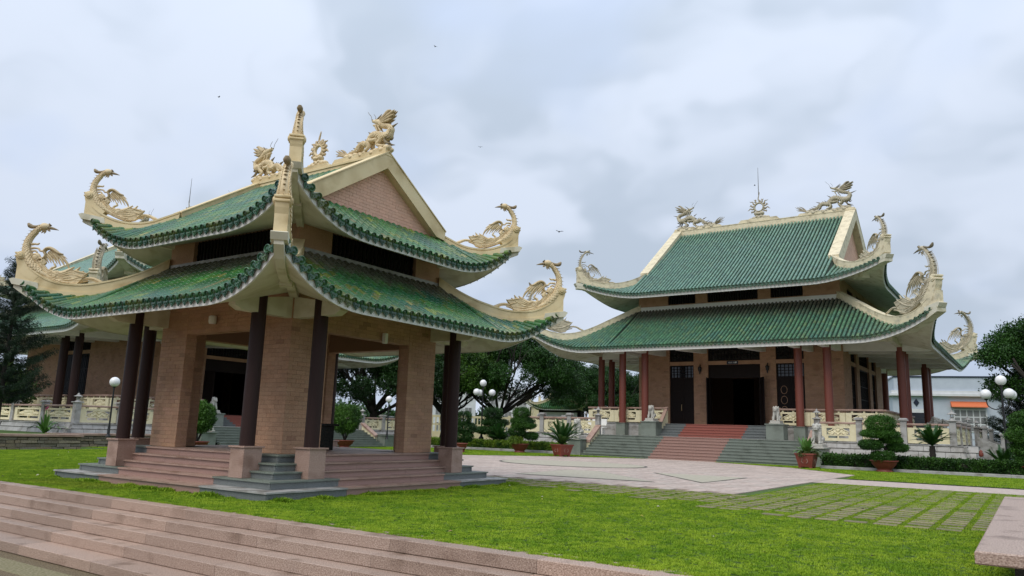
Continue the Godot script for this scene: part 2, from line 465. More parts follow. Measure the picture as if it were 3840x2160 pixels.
func materials() -> void:
	var m := grainy("cream_paint", [[0.0, lin(0.62, 0.49, 0.27)], [0.5, lin(0.74, 0.60, 0.35)], [1.0, lin(0.78, 0.66, 0.41)]], 2.2, 0.01, 4, 0.7, 3)
	stained(m, 3.1, Color(0.80, 0.77, 0.70), 31, 0.22, 0.42)
	m = grainy("weathered_cream", [[0.0, lin(0.40, 0.37, 0.29)], [0.3, lin(0.64, 0.57, 0.40)], [0.6, lin(0.74, 0.65, 0.45)], [1.0, lin(0.78, 0.70, 0.5)]], 2.6, 0.02, 5, 0.75, 4)
	stained(m, 1.7, Color(0.72, 0.70, 0.66), 36, 0.2, 0.36)
	m = grainy("ornament_plaster", [[0.0, lin(0.5, 0.38, 0.22)], [0.45, lin(0.70, 0.56, 0.34)], [1.0, lin(0.8, 0.67, 0.43)]], 0.7, 0.02, 4, 0.7, 5)
	m.vertex_color_use_as_albedo = true
	m = grainy("old_ornament_plaster", [[0.0, lin(0.30, 0.27, 0.2)], [0.45, lin(0.48, 0.43, 0.31)], [1.0, lin(0.62, 0.55, 0.4)]], 1.2, 0.02, 4, 0.75, 6)
	m.vertex_color_use_as_albedo = true
	m = grainy("white_paint", [[0.0, lin(0.68, 0.67, 0.62)], [0.5, lin(0.76, 0.75, 0.71)], [1.0, lin(0.8, 0.8, 0.76)]], 2.0, 0.012, 4, 0.65, 8)
	m = grainy("soffit_paint", [[0.0, lin(0.56, 0.52, 0.40)], [0.5, lin(0.66, 0.63, 0.50)], [1.0, lin(0.70, 0.67, 0.55)]], 2.5, 0.012, 5, 0.7, 9)
	stained(m, 2.3, Color(0.82, 0.8, 0.72), 34, 0.25, 0.4)
	m = grainy("panel_cream", [[0.0, lin(0.66, 0.58, 0.36)], [0.5, lin(0.74, 0.67, 0.44)], [1.0, lin(0.78, 0.72, 0.5)]], 1.5, 0.02, 4, 0.7, 10)
	# clay brick tiles
	m = grainy("brick_clay", [[0.0, lin(0.22, 0.115, 0.065)], [0.38, lin(0.36, 0.20, 0.118)], [0.5, lin(0.45, 0.26, 0.16)], [0.64, lin(0.53, 0.325, 0.21)], [1.0, lin(0.64, 0.44, 0.32)]], 1.1, 0.22, 3, 0.75, 11, 0.12)
	stained(m, 2.7, Color(0.86, 0.82, 0.78), 37, 0.25, 0.42)
	m = m.duplicate()
	m.resource_name = "brick_clay_pieces"
	m.vertex_color_use_as_albedo = true
	M["brick_clay_pieces"] = m
	grainy("brick_joint", [[0.0, lin(0.22, 0.125, 0.078)], [1.0, lin(0.32, 0.185, 0.118)]], 0.4, 0.05, 3, 0.9, 12)
	m = grainy("pink_brick", [[0.0, lin(0.56, 0.32, 0.215)], [0.5, lin(0.71, 0.43, 0.305)], [1.0, lin(0.78, 0.53, 0.40)]], 0.5, 0.06, 4, 0.8, 13)
	m.vertex_color_use_as_albedo = true
	# granite
	for q in [["pink_granite", [0.26, 0.155, 0.12], [0.44, 0.30, 0.235], [0.60, 0.45, 0.38]], ["rose_granite", [0.22, 0.12, 0.10], [0.38, 0.235, 0.19], [0.52, 0.38, 0.32]], ["red_granite", [0.22, 0.06, 0.04], [0.33, 0.105, 0.075], [0.42, 0.17, 0.13]],
			["grey_granite", [0.07, 0.078, 0.075], [0.17, 0.185, 0.18], [0.34, 0.36, 0.35]], ["green_granite", [0.12, 0.14, 0.115], [0.21, 0.24, 0.20], [0.33, 0.36, 0.31]], ["pale_granite", [0.30, 0.29, 0.275], [0.44, 0.43, 0.41], [0.56, 0.55, 0.53]], ["black_granite", [0.012, 0.014, 0.013], [0.028, 0.032, 0.03], [0.06, 0.065, 0.06]],
			["foreground_granite", [0.20, 0.13, 0.10], [0.44, 0.325, 0.255], [0.64, 0.52, 0.44]]]:
		m = grainy(q[0], [[0.0, lin(q[1][0], q[1][1], q[1][2])], [0.36, lin(q[1][0], q[1][1], q[1][2])], [0.5, lin(q[2][0], q[2][1], q[2][2])], [0.6, lin(q[2][0], q[2][1], q[2][2])], [0.85, lin(q[3][0], q[3][1], q[3][2])], [1.0, lin(q[3][0], q[3][1], q[3][2])]], 1.3, 0.3, 2, 0.5 if q[0] != "black_granite" else 0.22, 20 + q[0].length())
	stained(M["foreground_granite"], 2.4, Color(0.74, 0.71, 0.68), 33, 0.18, 0.34)
	stained(M["pink_granite"], 1.9, Color(0.75, 0.7, 0.66), 38, 0.25, 0.45)
	stained(M["pale_granite"], 1.9, Color(0.6, 0.58, 0.55), 39, 0.3, 0.5)
	stained(M["green_granite"], 2.9, Color(0.7, 0.7, 0.68), 40, 0.3, 0.5)
	# columns
	grainy("dark_column", [[0.0, lin(0.018, 0.009, 0.008)], [0.5, lin(0.035, 0.018, 0.016)], [1.0, lin(0.06, 0.032, 0.028)]], 0.4, 0.2, 2, 0.5, 41).metallic_specular = 0.3
	grainy("red_column", [[0.0, lin(0.13, 0.032, 0.02)], [0.5, lin(0.18, 0.046, 0.029)], [1.0, lin(0.23, 0.066, 0.043)]], 0.5, 0.2, 2, 0.45, 42)
	# wood and dark glass
	grainy("dark_wood", [[0.0, lin(0.008, 0.006, 0.006)], [0.5, lin(0.016, 0.011, 0.010)], [1.0, lin(0.032, 0.020, 0.017)]], 0.6, 0.05, 4, 0.55, 43).metallic_specular = 0.25
	tint("dark_pane", lin(0.006, 0.007, 0.010), 0.12)
	tint("black_iron", lin(0.012, 0.012, 0.013), 0.45)
	tint("grey_metal", lin(0.2, 0.2, 0.2), 0.4)
	tint("brass", lin(0.45, 0.32, 0.16), 0.35)
	tint("globe_white", lin(0.82, 0.82, 0.82), 0.3)
	m = tint("tile_glaze", Color.WHITE, 0.2, 0.6)
	m.vertex_color_use_as_albedo = true
	m.roughness_texture = noise_tex(0.03, 4, [[0.0, Color(0.14, 0.14, 0.14)], [0.5, Color(0.28, 0.28, 0.28)], [1.0, Color(0.6, 0.6, 0.6)]], 44)
	m.roughness = 1.0
	m.uv1_triplanar = true
	m.uv1_world_triplanar = true
	m.uv1_scale = Vector3.ONE / 0.6
	var rim := m.duplicate()
	rim.resource_name = "tile_rim"
	rim.albedo_color = Color(1, 1, 1)
	M["tile_rim"] = rim
	tint("roof_deck", lin(0.008, 0.022, 0.012), 0.8)
	# ground
	m = grainy("soil_grass", [[0.0, lin(0.03, 0.065, 0.008)], [0.5, lin(0.055, 0.11, 0.01)], [1.0, lin(0.09, 0.15, 0.014)]], 1.3, 0.05, 4, 0.95, 45)
	m = tint("grass_blade", Color.WHITE, 0.7, 0.25)
	m.vertex_color_use_as_albedo = true
	m.backlight_enabled = true
	m.backlight = lin(0.10, 0.15, 0.008)
	grainy("paver_concrete", [[0.0, lin(0.10, 0.10, 0.04)], [0.45, lin(0.19, 0.17, 0.085)], [0.7, lin(0.26, 0.22, 0.14)], [1.0, lin(0.36, 0.31, 0.23)]], 0.7, 0.06, 4, 0.9, 46)
	m = grainy("plaza_stone", [[0.0, lin(0.36, 0.28, 0.235)], [0.5, lin(0.45, 0.365, 0.315)], [1.0, lin(0.53, 0.445, 0.39)]], 1.6, 0.03, 5, 0.75, 47)
	m.vertex_color_use_as_albedo = true
	grainy("plaza_joint", [[0.0, lin(0.16, 0.13, 0.10)], [1.0, lin(0.28, 0.22, 0.18)]], 0.8, 0.05, 3, 0.95, 48)
	grainy("plaza_inlay", [[0.0, lin(0.33, 0.30, 0.225)], [0.5, lin(0.40, 0.365, 0.28)], [1.0, lin(0.45, 0.42, 0.33)]], 1.4, 0.03, 4, 0.8, 49)
	grainy("inlay_line", [[0.0, lin(0.06, 0.06, 0.05)], [1.0, lin(0.13, 0.125, 0.11)]], 0.6, 0.06, 3, 0.85, 50)
	m = grainy("pebble_ground", [[0.0, lin(0.05, 0.035, 0.018)], [0.4, lin(0.10, 0.075, 0.04)], [0.55, lin(0.24, 0.18, 0.10)], [1.0, lin(0.40, 0.33, 0.22)]], 0.35, 0.11, 2, 0.9, 51, 1.2, FastNoiseLite.TYPE_CELLULAR)
	m = grainy("rubble_stone", [[0.0, lin(0.10, 0.085, 0.06)], [0.5, lin(0.20, 0.175, 0.13)], [1.0, lin(0.33, 0.30, 0.24)]], 0.6, 0.05, 5, 0.9, 52, 0.6)
	m.vertex_color_use_as_albedo = true
	grainy("mortar", [[0.0, lin(0.045, 0.04, 0.03)], [1.0, lin(0.10, 0.09, 0.07)]], 0.5, 0.06, 3, 0.95, 53)
	m = grainy("lion_stone", [[0.0, lin(0.26, 0.25, 0.22)], [0.45, lin(0.42, 0.405, 0.36)], [1.0, lin(0.58, 0.56, 0.5)]], 0.6, 0.05, 4, 0.7, 54)
	grainy("terracotta", [[0.0, lin(0.10, 0.022, 0.013)], [0.5, lin(0.20, 0.042, 0.026)], [1.0, lin(0.30, 0.075, 0.045)]], 0.5, 0.04, 5, 0.55, 55)
	# plants
	grainy("bark", [[0.0, lin(0.012, 0.010, 0.008)], [0.5, lin(0.03, 0.025, 0.02)], [1.0, lin(0.06, 0.052, 0.042)]], 0.5, 0.05, 4, 0.95, 56)
	m = tint("leaf", Color.WHITE, 0.5, 0.4)
	m.vertex_color_use_as_albedo = true
	m.backlight_enabled = true
	m.backlight = lin(0.03, 0.06, 0.008)
	m = tint("frond", lin(0.018, 0.075, 0.012), 0.45)
	m.backlight_enabled = true
	m.backlight = lin(0.02, 0.05, 0.006)
	tint("pale_frond", lin(0.07, 0.17, 0.025), 0.5)
	tint("pink_petal", lin(0.42, 0.06, 0.16), 0.6)
	# far houses
	grainy("house_white", [[0.0, lin(0.56, 0.57, 0.58)], [1.0, lin(0.70, 0.71, 0.72)]], 5.0, 0.02, 4, 0.8, 57)
	grainy("house_blue", [[0.0, lin(0.42, 0.47, 0.54)], [1.0, lin(0.5, 0.55, 0.62)]], 5.0, 0.02, 4, 0.8, 58)
	grainy("house_cream", [[0.0, lin(0.55, 0.47, 0.28)], [1.0, lin(0.66, 0.58, 0.38)]], 5.0, 0.02, 4, 0.8, 59)
	tint("awning_orange", lin(0.62, 0.16, 0.06), 0.7)
	tint("sign_blue", lin(0.01, 0.014, 0.035), 0.3)
	tint("sign_white", lin(0.7, 0.72, 0.74), 0.5)
	tint("bird_dark", lin(0.02, 0.02, 0.022), 0.8)
	tint("tarp_stripe", lin(0.07, 0.10, 0.16), 0.7)


func _ready() -> void:
	rng.seed = 20
	fine.seed = 5
	fine.frequency = 1.0
	fine.fractal_octaves = 3
	# camera
	var cam := Camera3D.new()
	cam.name = "camera"
	cam.fov = rad_to_deg(2.0 * atan(1080.0 / 2843.8))
	cam.near = 0.05
	cam.far = 900.0
	var pitch := 0.1846
	var roll := 0.0311
	cam.transform = Transform3D(Basis(Vector3.RIGHT, pitch) * Basis(Vector3.BACK, roll), EYE)
	add_child(cam)
	cam.current = true
	# sky, exposure, sun
	var env := Environment.new()
	env.background_mode = Environment.BG_SKY
	env.sky = Sky.new()
	env.sky.sky_material = overcast()
	env.background_energy_multiplier = 1.0
	env.tonemap_mode = Environment.TONE_MAPPER_LINEAR
	env.tonemap_exposure = 1.18
	env.sdfgi_enabled = true
	env.ssao_enabled = true
	env.ssil_enabled = true
	var we := WorldEnvironment.new()
	we.name = "world_environment"
	we.environment = env
	add_child(we)
	var sun := DirectionalLight3D.new()
	sun.name = "sun"
	sun.light_color = Color(1.0, 0.965, 0.91)
	sun.light_energy = 0.5
	sun.light_angular_distance = 40.0
	sun.shadow_enabled = true
	add_child(sun)
	sun.look_at_from_position(Vector3(-0.42, 0.9, 0.55) * 50, Vector3.ZERO)
	materials()
	variants()
	ground()
	pavilion()
	temples()
	terraces()
	garden()
	far_places()
	grass()


func overcast() -> PanoramaSkyMaterial:
	var w := 1536
	var h := 768
	var im := Image.create(w, h, false, Image.FORMAT_RGBF)
	var big := FastNoiseLite.new()
	big.seed = 11
	big.frequency = 0.75
	big.fractal_octaves = 5
	big.fractal_gain = 0.5
	var warp := FastNoiseLite.new()
	warp.seed = 4
	warp.frequency = 1.3
	warp.fractal_octaves = 4
	im.fill(Color(0.16, 0.17, 0.15))
	for y in range(0, h / 2 + 6):
		var el := (0.5 - (y + 0.5) / h) * PI
		var ce := cos(el)
		var se := sin(el)
		var glow := 1.0 + 0.75 * maxf(se, 0.0) * maxf(se, 0.0)
		for x in w:
			var az := TAU * (x + 0.5) / w
			# a cloud deck: look where the ray meets it
			var k := 1.0 / (maxf(se, 0.0) + 0.34)
			var p := Vector3(cos(az) * ce * k * 1.5, se * 0.8, sin(az) * ce * k * 1.5)
			var a := warp.get_noise_3dv(p)
			var d := big.get_noise_3dv(p * 1.15 + Vector3(a, a * 0.5, -a) * 0.5)
			var t := clampf(0.55 + d * 1.35 + a * 0.3, 0.0, 1.0)
			t = t * t * (3.0 - 2.0 * t)
			var c := Color(0.415, 0.485, 0.585).lerp(Color(0.565, 0.63, 0.745), t)
			var blue := clampf(warp.get_noise_3dv(p * 0.9 + Vector3(7, 3, 1)) * 1.6 - 0.1, 0.0, 1.0)
			c = c.lerp(Color(0.47, 0.56, 0.74), blue * 0.7)
			im.set_pixel(x, y, Color(c.r * glow, c.g * glow, c.b * glow))
	var m := PanoramaSkyMaterial.new()
	m.panorama = ImageTexture.create_from_image(im)
	return m


# ---------------------------------------------------------------- roofs
func glaze(p: Vector3, grime: float, teal := 0.0) -> Color:
	var a := fine.get_noise_3dv(p * 0.55)
	var b := fine.get_noise_3dv(p * 1.7 + Vector3(9, 2, 5))
	var k := Color(0.016, 0.070, 0.020)
	k = k.lerp(Color(0.012, 0.062, 0.042), clampf(a * 1.6, 0, 0.9))
	k = k.lerp(Color(0.085, 0.115, 0.016), clampf(b * 1.8 - 0.05, 0, 0.9))
	k = k.lerp(Color(0.03, 0.11, 0.024), clampf(-a * 1.5 - 0.1, 0, 0.8))
	k = k.lerp(Color(0.075, 0.145, 0.112), teal)
	k = k.lerp(Color(0.075, 0.068, 0.048), clampf(grime, 0, 0.9))
	var q := rr(1.25, 2.1)
	if teal == 0.0 and r01() < 0.012:
		k = k.lerp(Color(0.16, 0.15, 0.045), 0.7)
	return Color(k.r * q, k.g * q, k.b * q)


var tile_sets := {}


# the four pieces of one size of roof: barrel tile, pan tile, round end, heart-shaped drip
func tiles_of(pitch: float, r: float, long: float) -> Dictionary:
	var key := "%.3f" % pitch
	if tile_sets.has(key):
		return tile_sets[key]
	var d := {}
	var g := G.new()
	g.paint(Color(1, 1, 1))
	var rows := []
	for q in [[-0.5, 0.95], [0.38, 1.0]]:
		var row := PackedVector3Array()
		for j in 8:
			var a := lerpf(-0.35, PI + 0.35, j / 7.0)
			row.append(Vector3(-cos(a) * r * q[1], sin(a) * r * q[1] + r * 0.25, q[0] * long))
		rows.append(row)
	g.grid(rows, false, true)
	g.paint(Color(4.5, 2.6, 3.4))
	rows = []
	for q in [[0.38, 1.0], [0.40, 1.07], [0.50, 1.08], [0.52, 0.98]]:
		var row := PackedVector3Array()
		for j in 8:
			var a := lerpf(-0.35, PI + 0.35, j / 7.0)
			row.append(Vector3(-cos(a) * r * q[1], sin(a) * r * q[1] + r * 0.25, q[0] * long))
		rows.append(row)
	g.grid(rows, false, true)
	d.barrel = g.mesh(null, M.tile_glaze)
	g = G.new()
	g.paint(Color(1, 1, 1))
	rows = []
	var hw := pitch * 0.5 - r * 0.6
	for q in [[-0.52, 0.0], [0.5, 0.16], [0.53, 0.02]]:
		var row := PackedVector3Array()
		for j in 7:
			var t := j / 6.0 * 2.0 - 1.0
			row.append(Vector3(t * hw, t * t * r * 0.55 - r * 0.75 + q[1] * r * 2.0, q[0] * long))
		rows.append(row)
	g.grid(rows, false, true)
	d.pan = g.mesh(null, M.tile_glaze)
	# round end: rim, sunk face, boss; turned to face +z
	g = G.new()
	g.paint(Color(1.5, 1.35, 1.4))
	g.lathe([Vector2(r * 1.1, -0.03), Vector2(r * 1.16, 0.004), Vector2(r * 0.98, 0.012), Vector2(r * 0.86, 0.002), Vector2(r * 0.84, -0.008)], 14)
	g.paint(Color(0.6, 0.62, 0.6))
	g.lathe([Vector2(r * 0.85, -0.010), Vector2(r * 0.55, -0.006), Vector2(r * 0.45, 0.004), Vector2(r * 0.2, 0.006), Vector2(0.002, 0.008)], 12)
	var turn := Transform3D(Basis(Vector3.RIGHT, PI / 2), Vector3(0, r * 0.25, 0))
	for i in g.v.size():
		g.v[i] = turn * g.v[i]
		g.n[i] = turn.basis * g.n[i]
	d.end = g.mesh(null, M.tile_glaze)
	g = G.new()
	var s := pitch * 0.42
	var heart := PackedVector2Array()
	for q in [[-1, 0.25], [-1.02, -0.35], [-0.7, -0.85], [-0.25, -1.25], [0, -1.62], [0.25, -1.25], [0.7, -0.85], [1.02, -0.35], [1, 0.25], [0.5, 0.02], [0, -0.06], [-0.5, 0.02]]:
		heart.append(Vector2(q[0] * s, q[1] * s))
	g.paint(Color(0.85, 0.85, 0.85))
	g.slab(heart, -0.014, 0.008)
	var inner := PackedVector2Array()
	for q in heart:
		inner.append(Vector2(q.x * 0.72, (q.y + 0.45 * s) * 0.66 - 0.45 * s))
	g.paint(Color(1.7, 1.5, 1.6))
	g.slab(inner, 0.008, 0.016)
	g.paint(Color(0.45, 0.5, 0.45))
	for e in [-1.0, 1.0]:
		g.ball(Vector3(e * s * 0.25, -s * 0.5, 0.016), Vector3(s * 0.2, s * 0.3, 0.01), 8, 6)
	d.drip = g.mesh(null, M.tile_glaze)
	tile_sets[key] = d
	return d


func eave_z(P: Dictionary, x: float) -> float:
	var f := clampf((absf(x) - P.x0) / (P.R - P.x0), 0, 1.1)
	return P.E + (P.R - P.E) * f * f


func eave_y(P: Dictionary, x: float) -> float:
	var f := clampf((absf(x) - P.x0) / (P.R - P.x0), 0, 1.1)
	return P.ye + P.lift * pow(f, P.pw)


func inner_z(P: Dictionary, x: float, ridge: bool) -> float:
	if absf(x) > P.w:
		return absf(x)
	return P.zr if ridge else P.zi


# height of the roof deck at distance z from the middle, on the column of tiles at x
func deck(P: Dictionary, x: float, z: float, ridge: bool) -> float:
	var ax := absf(x)
	var ze := eave_z(P, x)
	var ye := eave_y(P, x)
	if ax > P.w:
		return lerpf(along(P.hip, ax), ye, clampf((z - ax) / maxf(ze - ax, 0.01), 0, 1))
	if not ridge:
		var f := clampf((z - P.zi) / (ze - P.zi), 0, 1)
		return lerpf(P.yi, ye, f) - P.sag * 4.0 * f * (1.0 - f)
	# ridge slope: straight to the height of the hip's start, then on to the eave
	var f2 := clampf((z - P.zr) / (ze - P.zr), 0, 1)
	return lerpf(P.yr, ye, f2) - P.sag * 4.0 * f2 * (1.0 - f2)


func tier(parent: Node3D, P: Dictionary) -> Dictionary:
	var T := tiles_of(P.pitch, P.r, P.long)
	var out := {"barrel": [], "pan": [], "end": [], "drip": []}
	var decks := G.new()
	var soffit := G.new()
	var fascia := G.new()
	for k in 4:
		var turn := Basis(Vector3.UP, k * PI / 2)
		var ridge: bool = P.ridge and (k % 2 == P.main)
		var n := int(floor((P.R - P.r * 1.6) / P.pitch))
		var rows := [[], [], [], []]
		var sof := []
		for i in range(-n, n + 1):
			var x: float = i * P.pitch
			var z0 := inner_z(P, x, ridge)
			var z1 := eave_z(P, x)
			for q in 4:
				var z := lerpf(z0, z1 - 0.03, q / 3.0)
				rows[q].append(turn * Vector3(x, deck(P, x, z, ridge) - P.r * 0.45, z))
			var m := int(round((z1 - z0) * 1.22 / P.long))
			for half in [0, 1]:
				var xx: float = x + half * P.pitch * 0.5
				if half == 1 and i == n:
					continue
				var a0 := inner_z(P, xx, ridge)
				var a1 := eave_z(P, xx)
				var mm := maxi(1, int(round(sqrt(pow(a1 - a0, 2) + pow(deck(P, xx, a1, ridge) - deck(P, xx, a0, ridge), 2)) / P.long)))
				for j in mm:
					var za := lerpf(a0, a1, float(j) / mm)
					var zb := lerpf(a0, a1, float(j + 1) / mm)
					var pa := Vector3(xx, deck(P, xx, za, ridge), za)
					var pb := Vector3(xx, deck(P, xx, zb, ridge), zb)
					var t := (pb - pa).normalized()
					# lean sideways with the rise of the corner
					var dx := 0.05
					var slope := (deck(P, xx + dx, (za + zb) / 2, ridge) - deck(P, xx - dx, (za + zb) / 2, ridge)) / (2 * dx)
					if absf(absf(xx) - P.w) < 0.06:
						slope = 0.0
					var side := Vector3(1, clampf(slope, -0.8, 0.8), 0)
					side = (side - t * side.dot(t)).normalized()
					var up := t.cross(side)
					var b := Basis(side, up, t * (pa.distance_to(pb) / P.long))
					var X := Transform3D(turn * b, turn * ((pa + pb) / 2))
					var f := float(j) / mm
					var grime := 0.0
					if not P.ridge:
						grime = 1.25 - (za - P.zi) / (P.E - P.zi) * 3.6 + rr(-0.25, 0.25)
					var kcol := glaze(X.origin + P.shift, grime, P.teal)
					if half == 0:
						out.barrel.append([X, kcol, k])
					else:
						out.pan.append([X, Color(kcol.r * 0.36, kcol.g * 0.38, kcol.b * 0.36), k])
					if j == mm - 1:
						var e := Transform3D(turn * Basis(side, up, t), turn * (pb + t * 0.012))
						var flatz := Vector3(side.x, side.y, 0).normalized()
						if half == 0:
							out.end.append([e, Color(kcol.r * 0.75, kcol.g * 0.75, kcol.b * 0.68), k])
						else:
							out.drip.append([Transform3D(turn * Basis(flatz, Vector3(-flatz.y, flatz.x, 0), Vector3.BACK), turn * (pb + Vector3(0, -P.r * 0.15, 0.0))), Color(kcol.r * 0.66, kcol.g * 0.66, kcol.b * 0.58), k])
			# soffit: from the wall (or the diagonal) out to the eave
		var cols := 41
		var srows := [[], [], [], []]
		var f0 := [[], [], [], []]
		for i in cols:
			var x2 := lerpf(-P.R, P.R, i / (cols - 1.0))
			var zi2 := maxf(absf(x2), P.w)
			var ze2 = eave_z(P, x2) - P.edge
			var hs := soffit_y(P, zi2)
			var yb: float = eave_y(P, x2) - P.drop
			for q in 4:
				var f3 := q / 3.0
				srows[q].append(turn * Vector3(x2, lerpf(hs, yb, f3) - 0.0, lerpf(zi2, ze2, f3)))
			f0[0].append(turn * Vector3(x2, yb - 0.002, ze2 - P.edge * 0.5))
			f0[1].append(turn * Vector3(x2, yb - 0.002, ze2 + 0.004))
			f0[2].append(turn * Vector3(x2, yb + P.drop * 0.82, ze2 + 0.012))
			f0[3].append(turn * Vector3(x2, yb + P.drop * 0.82, ze2 - P.edge * 0.5))
		soffit.grid([PackedVector3Array(srows[3]), PackedVector3Array(srows[2]), PackedVector3Array(srows[1]), PackedVector3Array(srows[0])], false, true)
		for q in 3:
			fascia.grid([PackedVector3Array(f0[q]), PackedVector3Array(f0[q + 1])])
		decks.grid([PackedVector3Array(rows[3]), PackedVector3Array(rows[2]), PackedVector3Array(rows[1]), PackedVector3Array(rows[0])])
	part("roof_deck", decks, M.roof_deck, parent)
	part("soffit", soffit, M.soffit_paint, parent)
	part("fascia", fascia, M.white_paint, parent)
	for c in 4:
		hip(parent, P, Transform3D(Basis(Vector3.UP, PI / 4 + c * PI / 2), Vector3.ZERO) * Transform3D(Basis(Vector3.UP, -PI / 2), Vector3.ZERO))
	return out


func soffit_y(P: Dictionary, m: float) -> float:
	var rise := lerpf(P.ys, eave_y(P, P.R) - P.drop, pow(clampf((m - P.w) / (P.R - P.w), 0, 1), 1.5))
	return minf(rise, along(P.hip, m) - P.drop * 0.9) if m > P.w * 1.05 else rise


# ridge along one corner: x runs outward along the diagonal
func hip(parent: Node3D, P: Dictionary, X: Transform3D) -> void:
	var q2 := sqrt(2.0)
	var g := G.new()
	var top := []
	var bot := []
	var steps := 26
	for i in steps + 1:
		var f := i / float(steps)
		var m := lerpf(P.w, P.R + P.horn_x, f)
		top.append(Vector2(m * q2, along(P.rib, m)))
		var mb := lerpf(P.w, P.R + P.horn_x * 0.75, f)
		bot.append(Vector2(mb * q2, minf(along(P.hip, mb) - 0.02, along(P.rib, m) - 0.04)))
	strip(g, top, bot, P.rib_w * 0.5, X)
	# thin moulding along the foot of the rib and under its crown
	var b2 := []
	var t2 := []
	for i in range(0, steps - 2):
		b2.append(bot[i])
		t2.append(bot[i] + Vector2(0, P.r * 1.0 + 0.05))
	strip(g, t2, b2, P.rib_w * 0.5 + 0.022, X)
	b2 = []
	t2 = []
	for i in range(0, steps - 1):
		t2.append(top[i] + Vector2(0, 0.012))
		b2.append(top[i] - Vector2(0, 0.03))
	strip(g, t2, b2, P.rib_w * 0.5 + 0.016, X)
	# moulded block at the tip, with a scroll on both sides
	var e: Vector2 = top[steps]
	var u: float = P.rib_w
	if P.bird > 0.0:   # the rounded end of the rib
		var round_end := PackedVector2Array()
		var k2: float = P.bird
		var ex: float = P.R * q2 + P.bird_x
		for q in PHOENIX.edge:
			round_end.append(Vector2(ex + q.x * k2 * P.bird_thin, P.bird_y + q.y * k2))
		if Geometry2D.is_polygon_clockwise(round_end):
			round_end.reverse()
		g.slab(round_end, -u * 0.5 - 0.004, u * 0.5 + 0.004, X)
		e = Vector2(ex - 0.1 * k2, P.bird_y + 0.6 * k2)
		g.xbox(X * Transform3D(Basis(), Vector3(e.x + 0.035 * k2, e.y - 0.02 * k2, 0)), Vector3(0.11 * k2, 0.05 * k2, u * 1.14), 0.012 * k2)
		g.xbox(X * Transform3D(Basis(), Vector3(e.x + 0.03 * k2, e.y + 0.05 * k2, 0)), Vector3(0.12 * k2, 0.05 * k2, u * 1.2), 0.012 * k2)
	u = minf(u, 0.24 * maxf(P.bird, 0.5))
	e += Vector2(u * 0.25, u * 0.22)
	for s in [-1.0, 1.0]:
		for q in [[0.42, 0.0], [0.24, 0.02]]:
			var disc := X * Transform3D(Basis(Vector3.RIGHT, PI / 2 * s), Vector3(e.x - u * 0.42, e.y - u * 0.22, s * (P.rib_w * 0.5 + q[1])))
			var d := G.new()
			d.lathe([Vector2(u * q[0], -0.01), Vector2(u * q[0], 0.028), Vector2(u * (q[0] - 0.07), 0.034)], 16)
			for i in d.v.size():
				g.put(disc * d.v[i], disc.basis * d.n[i])
			for i in d.ix:
				g.ix.append(i + g.v.size() - d.v.size())
	part("hip_ridge", g, M[P.cream], parent)
	# beam under the corner and the pointed white end
	g = G.new()
	top = []
	bot = []
	for i in 13:
		var m := lerpf(P.w * 0.98, P.R + P.edge * 0.25, i / 12.0)
		var y := soffit_y(P, m)
		top.append(Vector2(m * q2, y + 0.06))
		bot.append(Vector2(m * q2, y - P.beam * (1.0 - 0.55 * i / 12.0)))
	strip(g, top, bot, P.beam * 0.62, X)
	var mm := lerpf(P.w, P.R, 0.52)
	g.xbox(X * Transform3D(Basis(), Vector3(mm * q2, soffit_y(P, mm) - P.beam * 0.55, 0)), Vector3(P.beam * 1.7, P.beam * 1.1, P.beam * 1.75))
	part("corner_beam", g, M.soffit_paint, parent)
	g = G.new()
	var tip: float = P.R * q2
	var yt: float = eave_y(P, P.R) - P.drop
	var h: float = P.drop * 0.9
	g.slab(PackedVector2Array([Vector2(tip - h * 3.4, yt - h * 0.42), Vector2(tip + h * 0.3, yt + h * 0.1), Vector2(tip + h * 0.75, yt + h * 0.85), Vector2(tip + h * 0.2, yt + h * 1.05), Vector2(tip - h * 3.2, yt + h * 0.5)]), -P.rib_w * 0.62, P.rib_w * 0.62, X)
	part("eave_corner", g, M.soffit_paint, parent)
	# the bird on the tip
	if P.bird > 0.0:
		bird(parent, X * Transform3D(Basis().scaled(Vector3(P.bird * P.bird_thin, P.bird, P.bird)), Vector3(P.R * q2 + P.bird_x, P.bird_y, 0)), P.plaster)


func strip(g: G, top: Array, bot: Array, hw: float, X: Transform3D) -> void:
	var f := func(p: Vector2, z: float) -> Vector3: return X * Vector3(p.x, p.y, z)
	for i in top.size() - 1:
		var a: Vector2 = top[i]
		var b: Vector2 = top[i + 1]
		var c: Vector2 = bot[i]
		var d: Vector2 = bot[i + 1]
		g.quad(f.call(a, -hw), f.call(b, -hw), f.call(b, hw), f.call(a, hw))
		g.quad(f.call(c, -hw), f.call(c, hw), f.call(d, hw), f.call(d, -hw))
		g.quad(f.call(c, hw), f.call(a, hw), f.call(b, hw), f.call(d, hw))
		g.quad(f.call(d, -hw), f.call(b, -hw), f.call(a, -hw), f.call(c, -hw))
	var a2: Vector2 = top[0]
	var c2: Vector2 = bot[0]
	g.quad(f.call(c2, -hw), f.call(a2, -hw), f.call(a2, hw), f.call(c2, hw))
	a2 = top[-1]
	c2 = bot[-1]
	g.quad(f.call(c2, hw), f.call(a2, hw), f.call(a2, -hw), f.call(c2, -hw))


# ---------------------------------------------------------------- plaster birds and dragons
var stroke_k := 1.0


